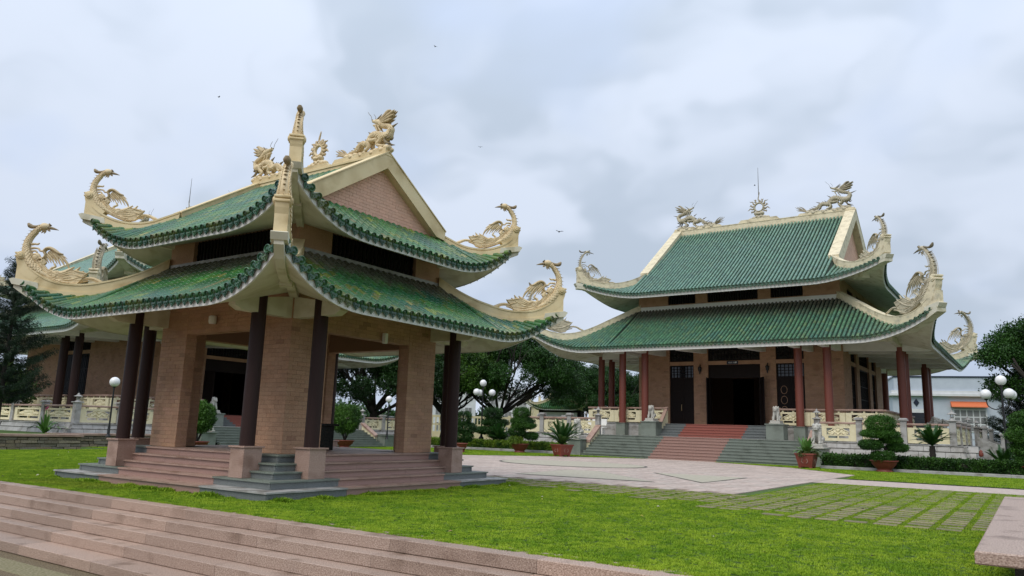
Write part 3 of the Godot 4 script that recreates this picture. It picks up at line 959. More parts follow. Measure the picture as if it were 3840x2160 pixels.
func stroke(g: G, list: Array, squash := 1.0, z := 0.0, sides := 8, per := 4, bow := 0.0) -> void:
	var pts := []
	var rad := []
	var sm := smooth(list, per) if list.size() > 1 else list
	for i in sm.size():
		var f := i / maxf(sm.size() - 1.0, 1.0)
		pts.append(Vector3(sm[i].x, sm[i].y, z + bow * sin(f * PI)))
		rad.append(maxf(sm[i].z * stroke_k, 0.002))
	if list.size() == 1:
		g.ball(pts[0], Vector3(rad[0], rad[0], rad[0] * squash), 12, 8)
	else:
		g.tube(pts, rad, sides, Vector3(0, 0, 1), squash)


var bird_parts := {}


func bird(parent: Node3D, X: Transform3D, mat: String) -> void:
	var slim := "" if mat == "ornament_plaster" else "slim "
	if not bird_parts.has(slim + "head"):
		stroke_k = 1.0 if slim == "" else 0.62
		var clean := Color(1, 1, 1)
		var sooty := Color(0.42, 0.40, 0.38)
		var g := G.new()
		g.paint(clean)
		stroke(g, PHOENIX.neck, 1.45, 0.0, 12, 5)
		# the carved plate between the neck and the rib, with its sweeping feather lines
		var plate := PackedVector2Array()
		var lo := smooth(PHOENIX.low, 4)
		var hi := smooth(PHOENIX.up, 4)
		for q in lo:
			plate.append(Vector2(q.x, q.y))
		for i in range(hi.size() - 1, -1, -1):
			plate.append(Vector2(hi[i].x, hi[i].y))
		if Geometry2D.is_polygon_clockwise(plate):
			plate.reverse()
		g.slab(plate, -0.05 * stroke_k, 0.05 * stroke_k)
		for z in [-1.0, 1.0]:
			for k in 7:
				var f := k / 6.5 + 0.03
				var line0 := []
				for i in range(k % 3, lo.size() - (k % 2) * 3):
					var w := f + 0.04 * sin(i * 0.9 + k)
					line0.append(Vector3(lerpf(lo[i].x, hi[i].x, w), lerpf(lo[i].y, hi[i].y, w), 0.012 + 0.008 * sin(i * 1.3 + k)))
				g.paint(clean if k % 2 else Color(0.86, 0.82, 0.76))
				stroke(g, line0, 1.0, z * 0.05 * stroke_k, 5, 1)
			g.paint(clean)
			# overlapping neck feathers
			var nk := smooth(PHOENIX.neck, 5)
			for i in range(6, nk.size() - 1):
				var q: Vector3 = nk[i]
				var tt := Vector2(nk[i + 1].x - q.x, nk[i + 1].y - q.y).normalized()
				for o in [-0.6, 0.0, 0.6]:
					var oo: float = o + (0.3 if i % 2 else 0.0)
					if absf(oo) > 0.8:
						continue
					var rr2: float = q.z * stroke_k
					g.ball(Vector3(q.x - tt.y * rr2 * oo, q.y + tt.x * rr2 * oo, z * rr2 * 1.38 * sqrt(1.0 - oo * oo)), Vector3(rr2 * 0.34, rr2 * 0.42, 0.012), 6, 4)
		for z in [-1.0, 1.0]:   # long feathers of the neck and flank as relief
			for k in 4:
				var line := []
				for i in PHOENIX.neck.size() - 2:
					var q: Vector3 = PHOENIX.neck[i + 1]
					var nx: Vector3 = PHOENIX.neck[i + 2]
					var along2 := Vector2(nx.x - q.x, nx.y - q.y).normalized()
					var o := (k - 1.5) * q.z * 0.5
					line.append(Vector3(q.x - along2.y * o, q.y + along2.x * o, 0.009))
				stroke(g, line, 1.0, z * 0.073, 5, 3)
			for k in 3:
				var line2 := []
				for i in PHOENIX.body.size():
					var q2: Vector3 = PHOENIX.body[i]
					line2.append(Vector3(q2.x + 0.02 * k, q2.y + (k - 1) * 0.035, 0.011))
				stroke(g, line2, 1.0, z * 0.068, 5, 3)
		for n in ["cl1", "cl2", "cl3"]:
			stroke(g, PHOENIX[n], 0.75, 0.0, 10)
			var c: Vector3 = PHOENIX[n][0]
			for z in [-1.0, 1.0]:
				var sp := []
				for i in 9:
					var a := i * 0.75
					sp.append(Vector3(c.x + cos(a) * c.z * (0.75 - i * 0.075), c.y + sin(a) * c.z * (0.75 - i * 0.075), 0.011))
				stroke(g, sp, 1.0, z * c.z * 0.62 * stroke_k, 5, 2)
		for n in ["cur1", "cur2", "cur3", "scurl"]:
			stroke(g, PHOENIX[n], 1.6)
		bird_parts[slim + "phoenix_ornament"] = g.mesh()
		g = G.new()
		g.paint(clean)
		stroke(g, PHOENIX.head, 1.1, 0.0, 10)
		for z in [-1.0, 1.0]:
			g.paint(sooty)
			g.ball(Vector3(-0.545, 1.352, z * 0.058), Vector3(0.016, 0.014, 0.01), 8, 6)
			g.paint(clean)
			stroke(g, [Vector3(-0.50, 1.36, 0.008), Vector3(-0.54, 1.378, 0.01), Vector3(-0.58, 1.358, 0.007)], 1.0, z * 0.056, 5)
		g.paint(sooty)
		for n in ["knob", "beak"]:
			stroke(g, PHOENIX[n], 1.1)
		stroke(g, PHOENIX.crest, 1.3)
		g.paint(Color(0.7, 0.66, 0.6))
		for n in ["wat1", "wat2", "wat3"]:
			stroke(g, PHOENIX[n], 1.0)
		g.paint(sooty)
		for i in range(0, PHOENIX.spk.size(), 2):
			var sa: Vector3 = PHOENIX.spk[i]
			var sb: Vector3 = PHOENIX.spk[i + 1]
			stroke(g, [sa - (sb - sa) * 0.6, sa.lerp(sb, 0.5), sb + (sb - sa) * 0.35], 1.6, 0.0, 6)
		bird_parts[slim + "head"] = g.mesh()
		g = G.new()
		for k in 8:
			g.paint(clean if k % 3 else Color(0.86, 0.83, 0.78))
			stroke(g, PHOENIX["f%d" % (k + 1)], 1.2, 0.0, 7, 4, 0.01)
		g.paint(Color(0.8, 0.77, 0.72))
		stroke(g, PHOENIX.arch, 2.2, 0.0, 9)
		bird_parts[slim + "wing"] = g.mesh()
		for k in 6:
			g = G.new()
			g.paint(clean)
			stroke(g, PHOENIX["t%d" % (k + 1)], 0.7, (k % 3 - 1) * 0.022, 8)
			for z in [-1.0, 1.0]:
				var rib := []
				for q in PHOENIX["t%d" % (k + 1)]:
					rib.append(Vector3(q.x, q.y, 0.009))
				stroke(g, rib, 1.0, (k % 3 - 1) * 0.022 + z * 0.03 * stroke_k, 5, 3)
			bird_parts[slim + "tail_plume%d" % k] = g.mesh()
		stroke_k = 1.0
	var root := node("phoenix_ornament", bird_parts[slim + "phoenix_ornament"], M[mat], parent)
	root.transform = X
	node("head", bird_parts[slim + "head"], M[mat], root)
	node("wing", bird_parts[slim + "wing"], M[mat], root)
	for k in 6:
		node("tail_plume", bird_parts[slim + "tail_plume%d" % k], M[mat], root)


var dragon_parts := {}


func dragon(parent: Node3D, X: Transform3D, mat: String) -> void:
	var slim := "" if mat == "ornament_plaster" else "slim "
	if not dragon_parts.has(slim + "head"):
		stroke_k = 1.0 if slim == "" else 0.66
		var clean := Color(1, 1, 1)
		var sooty := Color(0.36, 0.35, 0.33)
		var g := G.new()
		g.paint(clean)
		stroke(g, DRAGON.body, 1.15, 0.0, 12, 5)
		# scales in rows
		var sm := smooth(DRAGON.body, 6)
		for i in range(2, sm.size() - 2):
			var q: Vector3 = sm[i]
			var t := Vector2(sm[i + 1].x - q.x, sm[i + 1].y - q.y).normalized()
			for z in [-1.0, 1.0]:
				for o in [-0.45, 0.05, 0.55]:
					var oo: float = o + 0.25 * (i % 2)
					if absf(oo) > 0.75:
						continue
					g.ball(Vector3(q.x - t.y * q.z * oo, q.y + t.x * q.z * oo, z * q.z * 1.12 * sqrt(1.0 - oo * oo)), Vector3(q.z * 0.3, q.z * 0.26, 0.012), 6, 4)
		g.paint(sooty)
		for i in range(0, DRAGON.spk.size(), 2):
			stroke(g, [DRAGON.spk[i], DRAGON.spk[i + 1]], 0.9, 0.0, 6)
		dragon_parts[slim + "dragon_ornament"] = g.mesh()
		g = G.new()
		g.paint(clean)
		stroke(g, DRAGON.head, 1.15, 0.0, 10)
		stroke(g, DRAGON.jaw, 1.3, 0.0, 8)
		for z in [-1.0, 1.0]:
			stroke(g, DRAGON.beard, 1.0, z * 0.035, 6)
			stroke(g, DRAGON.beard2, 1.0, z * 0.045, 6)
			g.ball(Vector3(0.435, 0.775, z * 0.07), Vector3(0.024, 0.02, 0.016), 8, 6)
			g.paint(sooty)
			stroke(g, DRAGON.horn, 1.0, z * 0.05, 6)
			g.ball(Vector3(0.262, 0.82, z * 0.03), Vector3(0.022, 0.018, 0.018), 8, 6)
			g.paint(clean)
		g.paint(Color(0.72, 0.7, 0.66))
		for n in ["m1", "m2", "m3", "m4"]:
			for z in [-1.0, 0.0, 1.0]:
				stroke(g, DRAGON[n], 0.9, z * 0.055, 7)
		dragon_parts[slim + "head"] = g.mesh()
		g = G.new()
		g.paint(Color(0.3, 0.3, 0.3))
		stroke(g, DRAGON.w1, 1.0, 0.02, 5)
		stroke(g, DRAGON.w2, 1.0, -0.03, 5)
		dragon_parts[slim + "whisker"] = g.mesh()
		for k in 3:
			g = G.new()
			g.paint(clean)
			for z in [-1.0, 1.0]:
				stroke(g, DRAGON["l%d" % [1, 4, 5][k]], 0.9, z * 0.075, 8)
				if k == 0:
					stroke(g, DRAGON.l6, 0.9, z * 0.06, 8)
				g.paint(sooty)
				if k == 0:
					stroke(g, DRAGON.l2, 0.9, z * 0.07, 7)
					stroke(g, DRAGON.l3, 0.9, z * 0.06, 7)
				g.paint(clean)
			dragon_parts[slim + "leg%d" % k] = g.mesh()
		g = G.new()
		for k in 5:
			g.paint(Color(0.6, 0.58, 0.54))
			stroke(g, DRAGON["p%d" % (k + 1)], 1.0, (k - 2) * 0.02, 7)
		dragon_parts[slim + "tail_plume"] = g.mesh()
		g = G.new()
		g.paint(clean)
		for i in DRAGON.base.size():
			var q: Vector3 = DRAGON.base[i]
			var y := minf(q.y, 0.03 + 0.02 * (i % 3))
			g.ball(Vector3(q.x, y, 0), Vector3(q.z * 1.6, q.z * 1.15, 0.115), 12, 8)
			g.ball(Vector3(q.x + 0.05, y - 0.045, 0.06 * (1 if i % 2 else -1)), Vector3(q.z * 1.3, q.z * 0.9, 0.075), 10, 6)
		dragon_parts[slim + "cloud_base"] = g.mesh()
		stroke_k = 1.0
	var root := node("dragon_ornament", dragon_parts[slim + "dragon_ornament"], M[mat], parent)
	root.transform = X
	node("head", dragon_parts[slim + "head"], M[mat], root)
	node("whisker", dragon_parts[slim + "whisker"], M[mat], root)
	for k in 3:
		node("leg", dragon_parts[slim + "leg%d" % k], M[mat], root)
	node("tail_plume", dragon_parts[slim + "tail_plume"], M[mat], root)
	node("cloud_base", dragon_parts[slim + "cloud_base"], M[mat], root)


# flaming sun ring on a cloud base, in the plane of x and y
func sun_ring(parent: Node3D, X: Transform3D, s: float, slim: float, mat: String, spire := 0.0) -> void:
	var g := G.new()
	var rows := []
	for i in 25:
		var a := TAU * i / 24.0
		var row := PackedVector3Array()
		for j in 8:
			var b := TAU * j / 8.0
			var rad := 0.14 + 0.038 * cos(b) * slim
			row.append(Vector3(cos(a) * rad, sin(a) * rad, sin(b) * 0.045) * s)
		rows.append(row)
	g.colored = true
	g.grid(rows, true, true)
	var soot := Color(0.5, 0.48, 0.45)
	for i in 11:
		var a := deg_to_rad(-32 + i * 24.4)
		var long := 0.36 if i % 2 else 0.30
		if i == 5:
			long = 0.5
		var d := Vector2(cos(a), sin(a))
		var e := Vector2(-d.y, d.x)
		var l := []
		for q in [[0.15, 0.0, 0.05], [0.22, 0.02, 0.042], [0.28, -0.02, 0.03], [long * 0.93, 0.02, 0.02], [long + 0.02, 0.03, 0.004]]:
			var p: Vector2 = d * q[0] + e * q[1] * (1 if i > 5 else -1)
			l.append(Vector3(p.x * s, p.y * s, q[2] * s * slim))
		g.paint(Color(0.75, 0.72, 0.68))
		stroke(g, l, 0.9, 0.0, 7)
		g.paint(soot)
		if i % 2 == 0:
			var p2: Vector2 = (d * 0.24 + e * 0.06)
			stroke(g, [Vector3(d.x * 0.16, d.y * 0.16, 0.03 * slim) * s, Vector3(p2.x, p2.y, 0.006) * s], 0.9, 0.0, 6)
	g.paint(Color(1, 1, 1))
	for q in [[-0.09, -0.21, 0.07], [0.09, -0.21, 0.07], [-0.06, -0.32, 0.06], [0.07, -0.32, 0.06], [0.0, -0.22, 0.05], [0.0, -0.36, 0.07], [-0.16, -0.37, 0.07], [0.17, -0.36, 0.075], [-0.27, -0.40, 0.065], [0.28, -0.37, 0.06], [-0.1, -0.40, 0.06], [0.1, -0.40, 0.06]]:
		g.ball(Vector3(q[0], q[1], 0) * s, Vector3(q[2] * 1.15, q[2], 0.09) * s, 12, 8)
	var root := part("sun_ornament", g, M[mat], parent)
	root.transform = X
	if spire > 0.0:
		g = G.new()
		g.tube([Vector3(0, 0.42 * s, 0), Vector3(0, 0.55 * s, 0), Vector3(0, spire, 0)], [0.035, 0.03, 0.012], 6)
		part("lightning_rod", g, M.grey_metal, root)


# the gable end: verge boards, brick triangle, ridge with its plinths. The ridge runs along z
func gable(parent: Node3D, Q: Dictionary, X: Transform3D) -> void:
	var g: G
	for s in [-1.0, 1.0]:
		g = G.new()
		var x1: float = Q.vx
		var y1: float = Q.vy
		var band := PackedVector2Array([Vector2(-x1, y1 - Q.band), Vector2(-Q.tx, Q.ty), Vector2(0, Q.tt), Vector2(Q.tx, Q.ty), Vector2(x1, y1 - Q.band), Vector2(x1 + 0.02, y1), Vector2(0, Q.top), Vector2(-x1 - 0.02, y1)])
		g.slab(band, minf(s * Q.z0, s * Q.z1), maxf(s * Q.z0, s * Q.z1), X)
		part("verge_board", g, M[Q.cream], parent)
	for s in [-1.0, 1.0]:   # thin white edge along the verge
		g = G.new()
		var e := PackedVector2Array([Vector2(-Q.vx - 0.03, Q.vy + 0.0), Vector2(0, Q.top + 0.002), Vector2(Q.vx + 0.03, Q.vy + 0.0), Vector2(Q.vx + 0.03, Q.vy + 0.03), Vector2(0, Q.top + 0.035), Vector2(-Q.vx - 0.03, Q.vy + 0.03)])
		g.slab(e, minf(s * (Q.z0 - 0.02), s * (Q.z1 + 0.02)), maxf(s * (Q.z0 - 0.02), s * (Q.z1 + 0.02)), X)
		part("verge_capping", g, M[Q.verge_top], parent)
	for s in [-1.0, 1.0]:
		g = G.new()
		var zw: float = s * Q.zw
		g.slab(PackedVector2Array([Vector2(-Q.tx - 0.25, Q.ty - 0.1), Vector2(Q.tx + 0.25, Q.ty - 0.1), Vector2(0, Q.tt + 0.2)]), minf(zw, zw - s * 0.2), maxf(zw, zw - s * 0.2), X)
		var wall := part("gable_wall", g, M.pink_brick1, parent)
		var bw: float = Q.bw
		var bh: float = Q.bh
		var b := G.new()
		b.paint(Color(1, 1, 1))
		b.box(Vector3.ZERO, Vector3(bw - 0.006, bh - 0.005, 0.02))
		var bm := b.mesh()
		var xs := []
		var cs := []
		var row := 0
		var y: float = Q.ty - 0.05 + bh / 2
		while y < Q.tt + 0.1:
			var half: float = (Q.tt + 0.08 - y) / (Q.tt - Q.ty) * Q.tx
			var x := -ceilf(half / bw) * bw + (bw / 2 if row % 2 else 0.0)
			while x < half:
				if absf(x) < half - bw * 0.2:
					xs.append(X * Transform3D(Basis(), Vector3(x, y, zw + s * rr(0.006, 0.011))))
					var t := rr(0.93, 1.06)
					cs.append(Color(t, t * rr(0.97, 1.02), t))
				x += bw
			y += bh
			row += 1
		if s > 0 and Q.single:
			for i in xs.size():
				var o := node("brick", bm, M["pink_brick%d" % (i * 7 % 4)], wall)
				o.transform = xs[i]
		else:
			many("bricks", bm, xs, cs, wall, M.pink_brick)
	# ridge
	g = G.new()
	g.xbox(X * Transform3D(Basis(), Vector3(0, (Q.ry0 + Q.ry1) / 2, 0)), Vector3(Q.rw, Q.ry1 - Q.ry0, 2 * Q.z1 - 0.01))
	g.xbox(X * Transform3D(Basis(), Vector3(0, Q.ry1 - 0.02, 0)), Vector3(Q.rw + 0.05, 0.05, 2 * Q.z1 + 0.02))
	g.xbox(X * Transform3D(Basis(), Vector3(0, Q.ry0 + 0.04, 0)), Vector3(Q.rw + 0.08, 0.08, 2 * Q.z0 - 0.02))
	part("ridge", g, M[Q.cream], parent)
	g = G.new()
	var pl := X * Transform3D(Basis(Vector3.UP, -PI / 2), Vector3.ZERO)
	for q in Q.plinths:
		var a: float = q[0]
		var b2: float = q[1]
		var h: float = q[2]
		g.slab(PackedVector2Array([Vector2(a - h, Q.ry1 - 0.01), Vector2(b2 + (h if q[3] == 1 else 0.0), Q.ry1 - 0.01), Vector2(b2, Q.ry1 + h), Vector2(a, Q.ry1 + h)]) if q[3] != 2 else PackedVector2Array([Vector2(a, Q.ry1 - 0.01), Vector2(b2 + h, Q.ry1 - 0.01), Vector2(b2, Q.ry1 + h), Vector2(a, Q.ry1 + h)]), -Q.rw * 0.47, Q.rw * 0.47, pl)
	part("ridge_plinth", g, M[Q.cream], parent)


# ---------------------------------------------------------------- the pavilion
# pieces of a wall of small clay tiles: transforms in rows on a rectangle that faces +z of X, with its lower left corner at X's origin
func courses(xs: Array, cs: Array, X: Transform3D, w: float, h: float, bw: float, bh: float) -> void:
	var rows := int(round(h / bh))
	var rh := h / rows
	for j in rows:
		var x := -bw * (0.5 if j % 2 else 0.0)
		while x < w - 0.01:
			var a := maxf(x, 0.0)
			var b := minf(x + bw, w)
			if b - a > 0.03:
				xs.append(X * Transform3D(Basis().scaled(Vector3((b - a - 0.004) / bw, (rh - 0.0045) / bh, 1)), Vector3((a + b) / 2, (j + 0.5) * rh, rr(0.003, 0.0065))))
				var t := rr(0.91, 1.07)
				if r01() < 0.02:
					t *= 0.75
				cs.append(Color(t, t * rr(0.97, 1.02), t * rr(0.95, 1.03)))
			x += bw


func nearest(list: Array, from: Vector3, faces: Array, most: int) -> Array:
	var order := []
	for i in list.size():
		if list[i].size() < 3 or list[i][2] in faces:
			order.append([list[i][0].origin.distance_to(from), i])
	order.sort_custom(func(a, b): return a[0] < b[0])
	var out := {}
	for q in order.slice(0, most):
		out[q[1]] = true
	return out.keys()


func palette_of(k: Color, pal: Array) -> int:
	var best := 0
	var d := 9.0
	for i in pal.size():
		var e: Color = pal[i]
		var x := pow(e.r - k.r, 2) + pow(e.g - k.g, 2) + pow(e.b - k.b, 2)
		if x < d:
			d = x
			best = i
	return best


func shades(of: String, kinds: Array) -> void:
	for i in kinds.size():
		var m: StandardMaterial3D = M[of].duplicate()
		m.resource_name = "%s%d" % [of, i]
		m.albedo_color = (kinds[i] as Color).linear_to_srgb()
		M[m.resource_name] = m


func place_tiles(root: Node3D, P: Dictionary, out: Dictionary, single: int) -> void:
	var T := tiles_of(P.pitch, P.r, P.long)
	var eye := root.transform.affine_inverse() * EYE
	for kind in ["barrel", "end", "drip", "pan"]:
		var list: Array = out[kind]
		var alone := {}
		var called: String = {"barrel": "roof_tile", "end": "tile_end", "drip": "drip_tile", "pan": "pan_tile"}[kind]
		if single > 0 and kind != "pan":
			for i in nearest(list, eye, [0, 3], single):
				alone[i] = true
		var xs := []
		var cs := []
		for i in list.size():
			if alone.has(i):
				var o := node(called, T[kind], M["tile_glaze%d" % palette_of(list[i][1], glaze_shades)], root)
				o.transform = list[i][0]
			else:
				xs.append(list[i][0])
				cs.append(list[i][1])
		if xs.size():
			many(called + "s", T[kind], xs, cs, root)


var glaze_shades := []


func variants() -> void:
	for q in [[0.010, 0.060, 0.025], [0.013, 0.075, 0.032], [0.011, 0.062, 0.045], [0.012, 0.078, 0.055], [0.03, 0.115, 0.035], [0.05, 0.10, 0.022], [0.085, 0.12, 0.022], [0.06, 0.062, 0.04], [0.075, 0.072, 0.05], [0.045, 0.05, 0.034], [0.018, 0.095, 0.035], [0.12, 0.13, 0.04]]:
		glaze_shades.append(Color(q[0], q[1], q[2]))
	shades("tile_glaze", glaze_shades)
	shades("brick_clay", [Color(1, 1, 1), Color(0.93, 0.92, 0.91), Color(1.06, 1.05, 1.04), Color(0.97, 0.98, 0.97), Color(1.03, 1.0, 0.98), Color(0.75, 0.70, 0.70)])
	shades("pink_brick", [Color(1, 1, 1), Color(0.95, 0.95, 0.96), Color(1.05, 1.03, 1.03), Color(0.97, 0.95, 0.95)])
	shades("foreground_granite", [Color(1, 1, 1), Color(0.88, 0.87, 0.86), Color(1.1, 1.07, 1.05), Color(0.95, 0.93, 0.92)])
	for k in 4:
		M["pink_brick%d" % k].vertex_color_use_as_albedo = false


func pavilion() -> void:
	var root := thing("pavilion", "small square two-tier pavilion with green tiled roofs and open brick piers, in front of everything", "pavilion", PAV_AT, PAV_TURN)
	var half := [2.5935, 2.8497, 3.03, 3.2932, 3.6406]
	var top := [0.7276, 0.5814, 0.4376, 0.3002, 0.1552]
	var grey_from := [0.75, 0.8, 0.95, 1.65, 1.9]
	# steps: a core, risers and treads in slabs
	var g := G.new()
	for t in 5:
		var y0: float = top[t + 1] - 0.05 if t < 4 else -0.1
		g.span(Vector3(-half[t] + 0.05, y0, -half[t] + 0.05), Vector3(half[t] - 0.05, top[t] - 0.035, half[t] - 0.05))
	part("plinth_core", g, M.grey_granite, root)
	for t in 5:
		var h: float = half[t]
		var y0: float = top[t + 1] if t < 4 else -0.06
		var y1: float = top[t] - 0.03
		var inner: float = half[t - 1] - 0.06 if t else 1.2
		for k in 4:
			var turn := Basis(Vector3.UP, k * PI / 2)
			var cut := [-h + 0.02]
			var rose: float = h - grey_from[t]
			for q in [-1.0, -0.34, 0.3, 1.0]:
				cut.append(q * rose + rr(-0.05, 0.05))
			cut.append(h - 0.02)
			for i in cut.size() - 1:
				var grey: bool = i == 0 or i == cut.size() - 2
				var mat: Material = M.grey_granite if grey else M.rose_granite
				var b := G.new()
				b.span(Vector3(cut[i] + 0.002, y0, h - 0.08), Vector3(cut[i + 1] - 0.002, y1, h - 0.032 - rr(0, 0.004)))
				var o := part("riser_slab", b, mat, root)
				o.transform = Transform3D(turn, Vector3.ZERO)
				b = G.new()
				var yy: float = top[t] - rr(0, 0.003)
				var xa: float = cut[i] + 0.002 if i else -h
				var xb: float = cut[i + 1] - 0.002 if i < cut.size() - 2 else h
				# mitred at the corners
				var ia := maxf(xa, -inner) if i == 0 else xa
				var ib := minf(xb, inner) if i == cut.size() - 2 else xb
				if i == 0:
					ia = -inner
				if i == cut.size() - 2:
					ib = inner
				b.hexa([Vector3(xa, yy - 0.03, h), Vector3(xb, yy - 0.03, h), Vector3(ib, yy - 0.03, inner), Vector3(ia, yy - 0.03, inner)], [Vector3(xa, yy, h), Vector3(xb, yy, h), Vector3(ib, yy, inner), Vector3(ia, yy, inner)])
				o = part("tread_slab", b, M.pale_granite if grey and t == 4 else (M.green_granite if grey else M.pink_granite), root)
				o.transform = Transform3D(turn, Vector3.ZERO)
	g = G.new()
	for i in range(-2, 2):
		for j in range(-2, 2):
			g.box(Vector3(i * 0.64 + 0.32, top[0] - 0.02, j * 0.64 + 0.32), Vector3(0.632, 0.034, 0.632))
	part("floor_slabs", g, M.rose_granite, root).set_meta("kind", "stuff")
	# pedestals and columns
	var Pc := 2.9885
	var Qc := 2.1513
	for sx in [-1.0, 1.0]:
		for sz in [-1.0, 1.0]:
			for w in [0, 1]:
				var c := Vector3(sx * (Pc if w == 0 else Qc), 0, sz * (Qc if w == 0 else Pc))
				var b := G.new()
				b.box(c + Vector3(0, 0.575, 0), Vector3(0.405, 0.55, 0.405), 0.0, 0.006)
				var ped := part("column_pedestal", b, M.pink_granite, root)
				b = G.new()
				b.box(c + Vector3(0, 0.866, 0), Vector3(0.47, 0.032, 0.47), 0.0, 0.005)
				part("cap_slab", b, M.pink_granite, ped)
				b = G.new()
				b.lathe([Vector2(0.142, 0.882), Vector2(0.142, 3.95)], 28, Vector3(c.x, 0, c.z))
				part("column", b, M.dark_column, root)
	# piers with their tiles
	var pp := 2.269
	var pw := 0.981
	var xs := []
	var cs := []
	var bw := 0.225
	var bh := 0.086
	for sx in [-1.0, 1.0]:
		for sz in [-1.0, 1.0]:
			# an angle of two thin walls
			var kk: int = {[1.0, 1.0]: 0, [1.0, -1.0]: 1, [-1.0, -1.0]: 2, [-1.0, 1.0]: 3}[[sx, sz]]
			var corner := Basis(Vector3.UP, kk * PI / 2)
			var th := 0.262
			var b := G.new()
			b.span(Vector3(pp - pw + 0.008, 0.72, pp - th + 0.008), Vector3(pp - 0.008, 4.0, pp - 0.008))
			b.span(Vector3(pp - th + 0.008, 0.72, pp - pw + 0.008), Vector3(pp - 0.008, 4.0, pp - th + 0.008))
			part("pier", b, M.brick_joint, root).transform = Transform3D(corner, Vector3.ZERO)
			for q in [[0.0, pp - pw, pp - 0.008, pw], [PI / 2, pp - 0.008, pp, pw], [-PI / 2, pp - pw + 0.008, pp - th, th], [PI, pp, pp - pw + 0.008, th], [PI, pp - th, pp - th + 0.008, pw - th], [-PI / 2, pp - th + 0.008, pp - pw, pw - th]]:
				courses(xs, cs, Transform3D(corner * Basis(Vector3.UP, q[0]), corner * Vector3(q[1], 0.728, q[2])), q[3], 3.22, bw, bh)
	for k in 4:
		var turn := Basis(Vector3.UP, k * PI / 2)
		var b := G.new()
		b.span(Vector3(-pp + pw - 0.02, 3.262, pp - 0.255), Vector3(pp - pw + 0.02, 4.0, pp - 0.012))
		var o := part("lintel", b, M.brick_joint, root)
		o.transform = Transform3D(turn, Vector3.ZERO)
		courses(xs, cs, Transform3D(turn, turn * Vector3(-pp + pw, 3.262, pp - 0.012)), 2.0 * (pp - pw), 0.69, bw, bh)
		b = G.new()   # soffit of the lintel
		b.span(Vector3(-pp + pw, 3.245, pp - 0.262), Vector3(pp - pw, 3.262, pp - 0.004))
		o = part("lintel_edge", b, M.brick_clay0, root)
		o.transform = Transform3D(turn, Vector3.ZERO)
	var cube := G.new()
	cube.paint(Color(1, 1, 1))
	cube.box(Vector3.ZERO, Vector3(bw, bh, 0.014))
	var brick := cube.mesh()
	var list := []
	for i in xs.size():
		list.append([xs[i], cs[i]])
	var eye := root.transform.affine_inverse() * EYE
	var facing := []
	for q in list:
		if q[0].basis.z.normalized().dot((eye - q[0].origin).normalized()) > 0.15 and q[0].origin.y < 3.3 and q[0].origin.x < 0.2 and q[0].origin.z > 0.6:
			facing.append(q)
		else:
			facing.append([Transform3D(Basis(), Vector3(999, 0, 0)), null])
	var alone := {}
	for i in nearest(facing, eye, [], 300):
		alone[i] = true
	var mx := []
	var mc := []
	for i in xs.size():
		if alone.has(i):
			var t: float = cs[i].r
			var o := node("brick", brick, M["brick_clay%d" % (5 if t < 0.85 else (1 if t < 0.95 else (3 if t < 0.98 else (0 if t < 1.01 else (4 if t < 1.04 else 2)))))], root)
			o.transform = xs[i]
		else:
			mx.append(xs[i])
			mc.append(cs[i])
	many("bricks", brick, mx, mc, root, M.brick_clay_pieces)
	g = G.new()
	g.span(Vector3(-2.2, 3.97, -2.2), Vector3(2.2, 4.02, 2.2))
	part("ceiling", g, M.soffit_paint, root)
	# white tie beams over the columns
	for k in 4:
		var turn := Basis(Vector3.UP, k * PI / 2)
		for s in [-1.0, 1.0]:
			var b := G.new()
			b.slab(PackedVector2Array([Vector2(2.27, 3.42), Vector2(3.46, 3.42), Vector2(3.62, 3.50), Vector2(3.62, 3.62), Vector2(2.27, 3.86)]), -0.1, 0.1, Transform3D(Basis(Vector3.UP, -PI / 2), Vector3(s * Qc, 0, 0)))
			var o := part("tie_beam", b, M.soffit_paint, root)
			o.transform = Transform3D(turn, Vector3.ZERO)
			b = G.new()   # the other beam, from the pier to the side column
			b.box(Vector3(s * (2.29 + 0.3), 3.55, Qc), Vector3(0.58, 0.33, 0.19))
	# little lamps under the eaves
	var b2 := G.new()
	b2.box(Vector3(0.35, 3.30, 2.36), Vector3(0.09, 0.24, 0.09), 0.0, 0.01)
	part("eave_lamp", b2, M.white_paint, root)
	b2 = G.new()
	b2.lathe([Vector2(0.07, 3.42), Vector2(0.085, 3.46), Vector2(0.085, 3.58), Vector2(0.05, 3.6)], 14, Vector3(-2.36, 0, -0.25))
	part("eave_lamp", b2, M.white_paint, root)
	# upper storey
	for k in 4:
		var turn := Transform3D(Basis(Vector3.UP, k * PI / 2), Vector3.ZERO)
		var b := G.new()
		var e := 2.27
		b.span(Vector3(-e, 4.0, e - 0.2), Vector3(e - 0.2, 4.93, e))
		b.span(Vector3(-e, 5.42, e - 0.2), Vector3(e - 0.2, 5.75, e))
		b.span(Vector3(-e, 4.93, e - 0.2), Vector3(-1.37, 5.42, e))
		b.span(Vector3(1.37, 4.93, e - 0.2), Vector3(e - 0.2, 5.42, e))
		part("upper_wall", b, M.brick_clay, root).transform = turn
		b = G.new()
		b.span(Vector3(-1.37, 4.93, e - 0.16), Vector3(1.37, 5.42, e - 0.12))
		var win := part("window", b, M.dark_pane, root)
		win.transform = turn
		for i in 22:
			b = G.new()
			b.lathe([Vector2(0.014, 4.935), Vector2(0.02, 4.99), Vector2(0.032, 5.06), Vector2(0.016, 5.14), Vector2(0.022, 5.18), Vector2(0.016, 5.22), Vector2(0.032, 5.3), Vector2(0.02, 5.37), Vector2(0.014, 5.415)], 8, Vector3(-1.3 + i * 2.6 / 21.0, 0, e - 0.07))
			part("baluster", b, M.dark_wood, win)
	g = G.new()
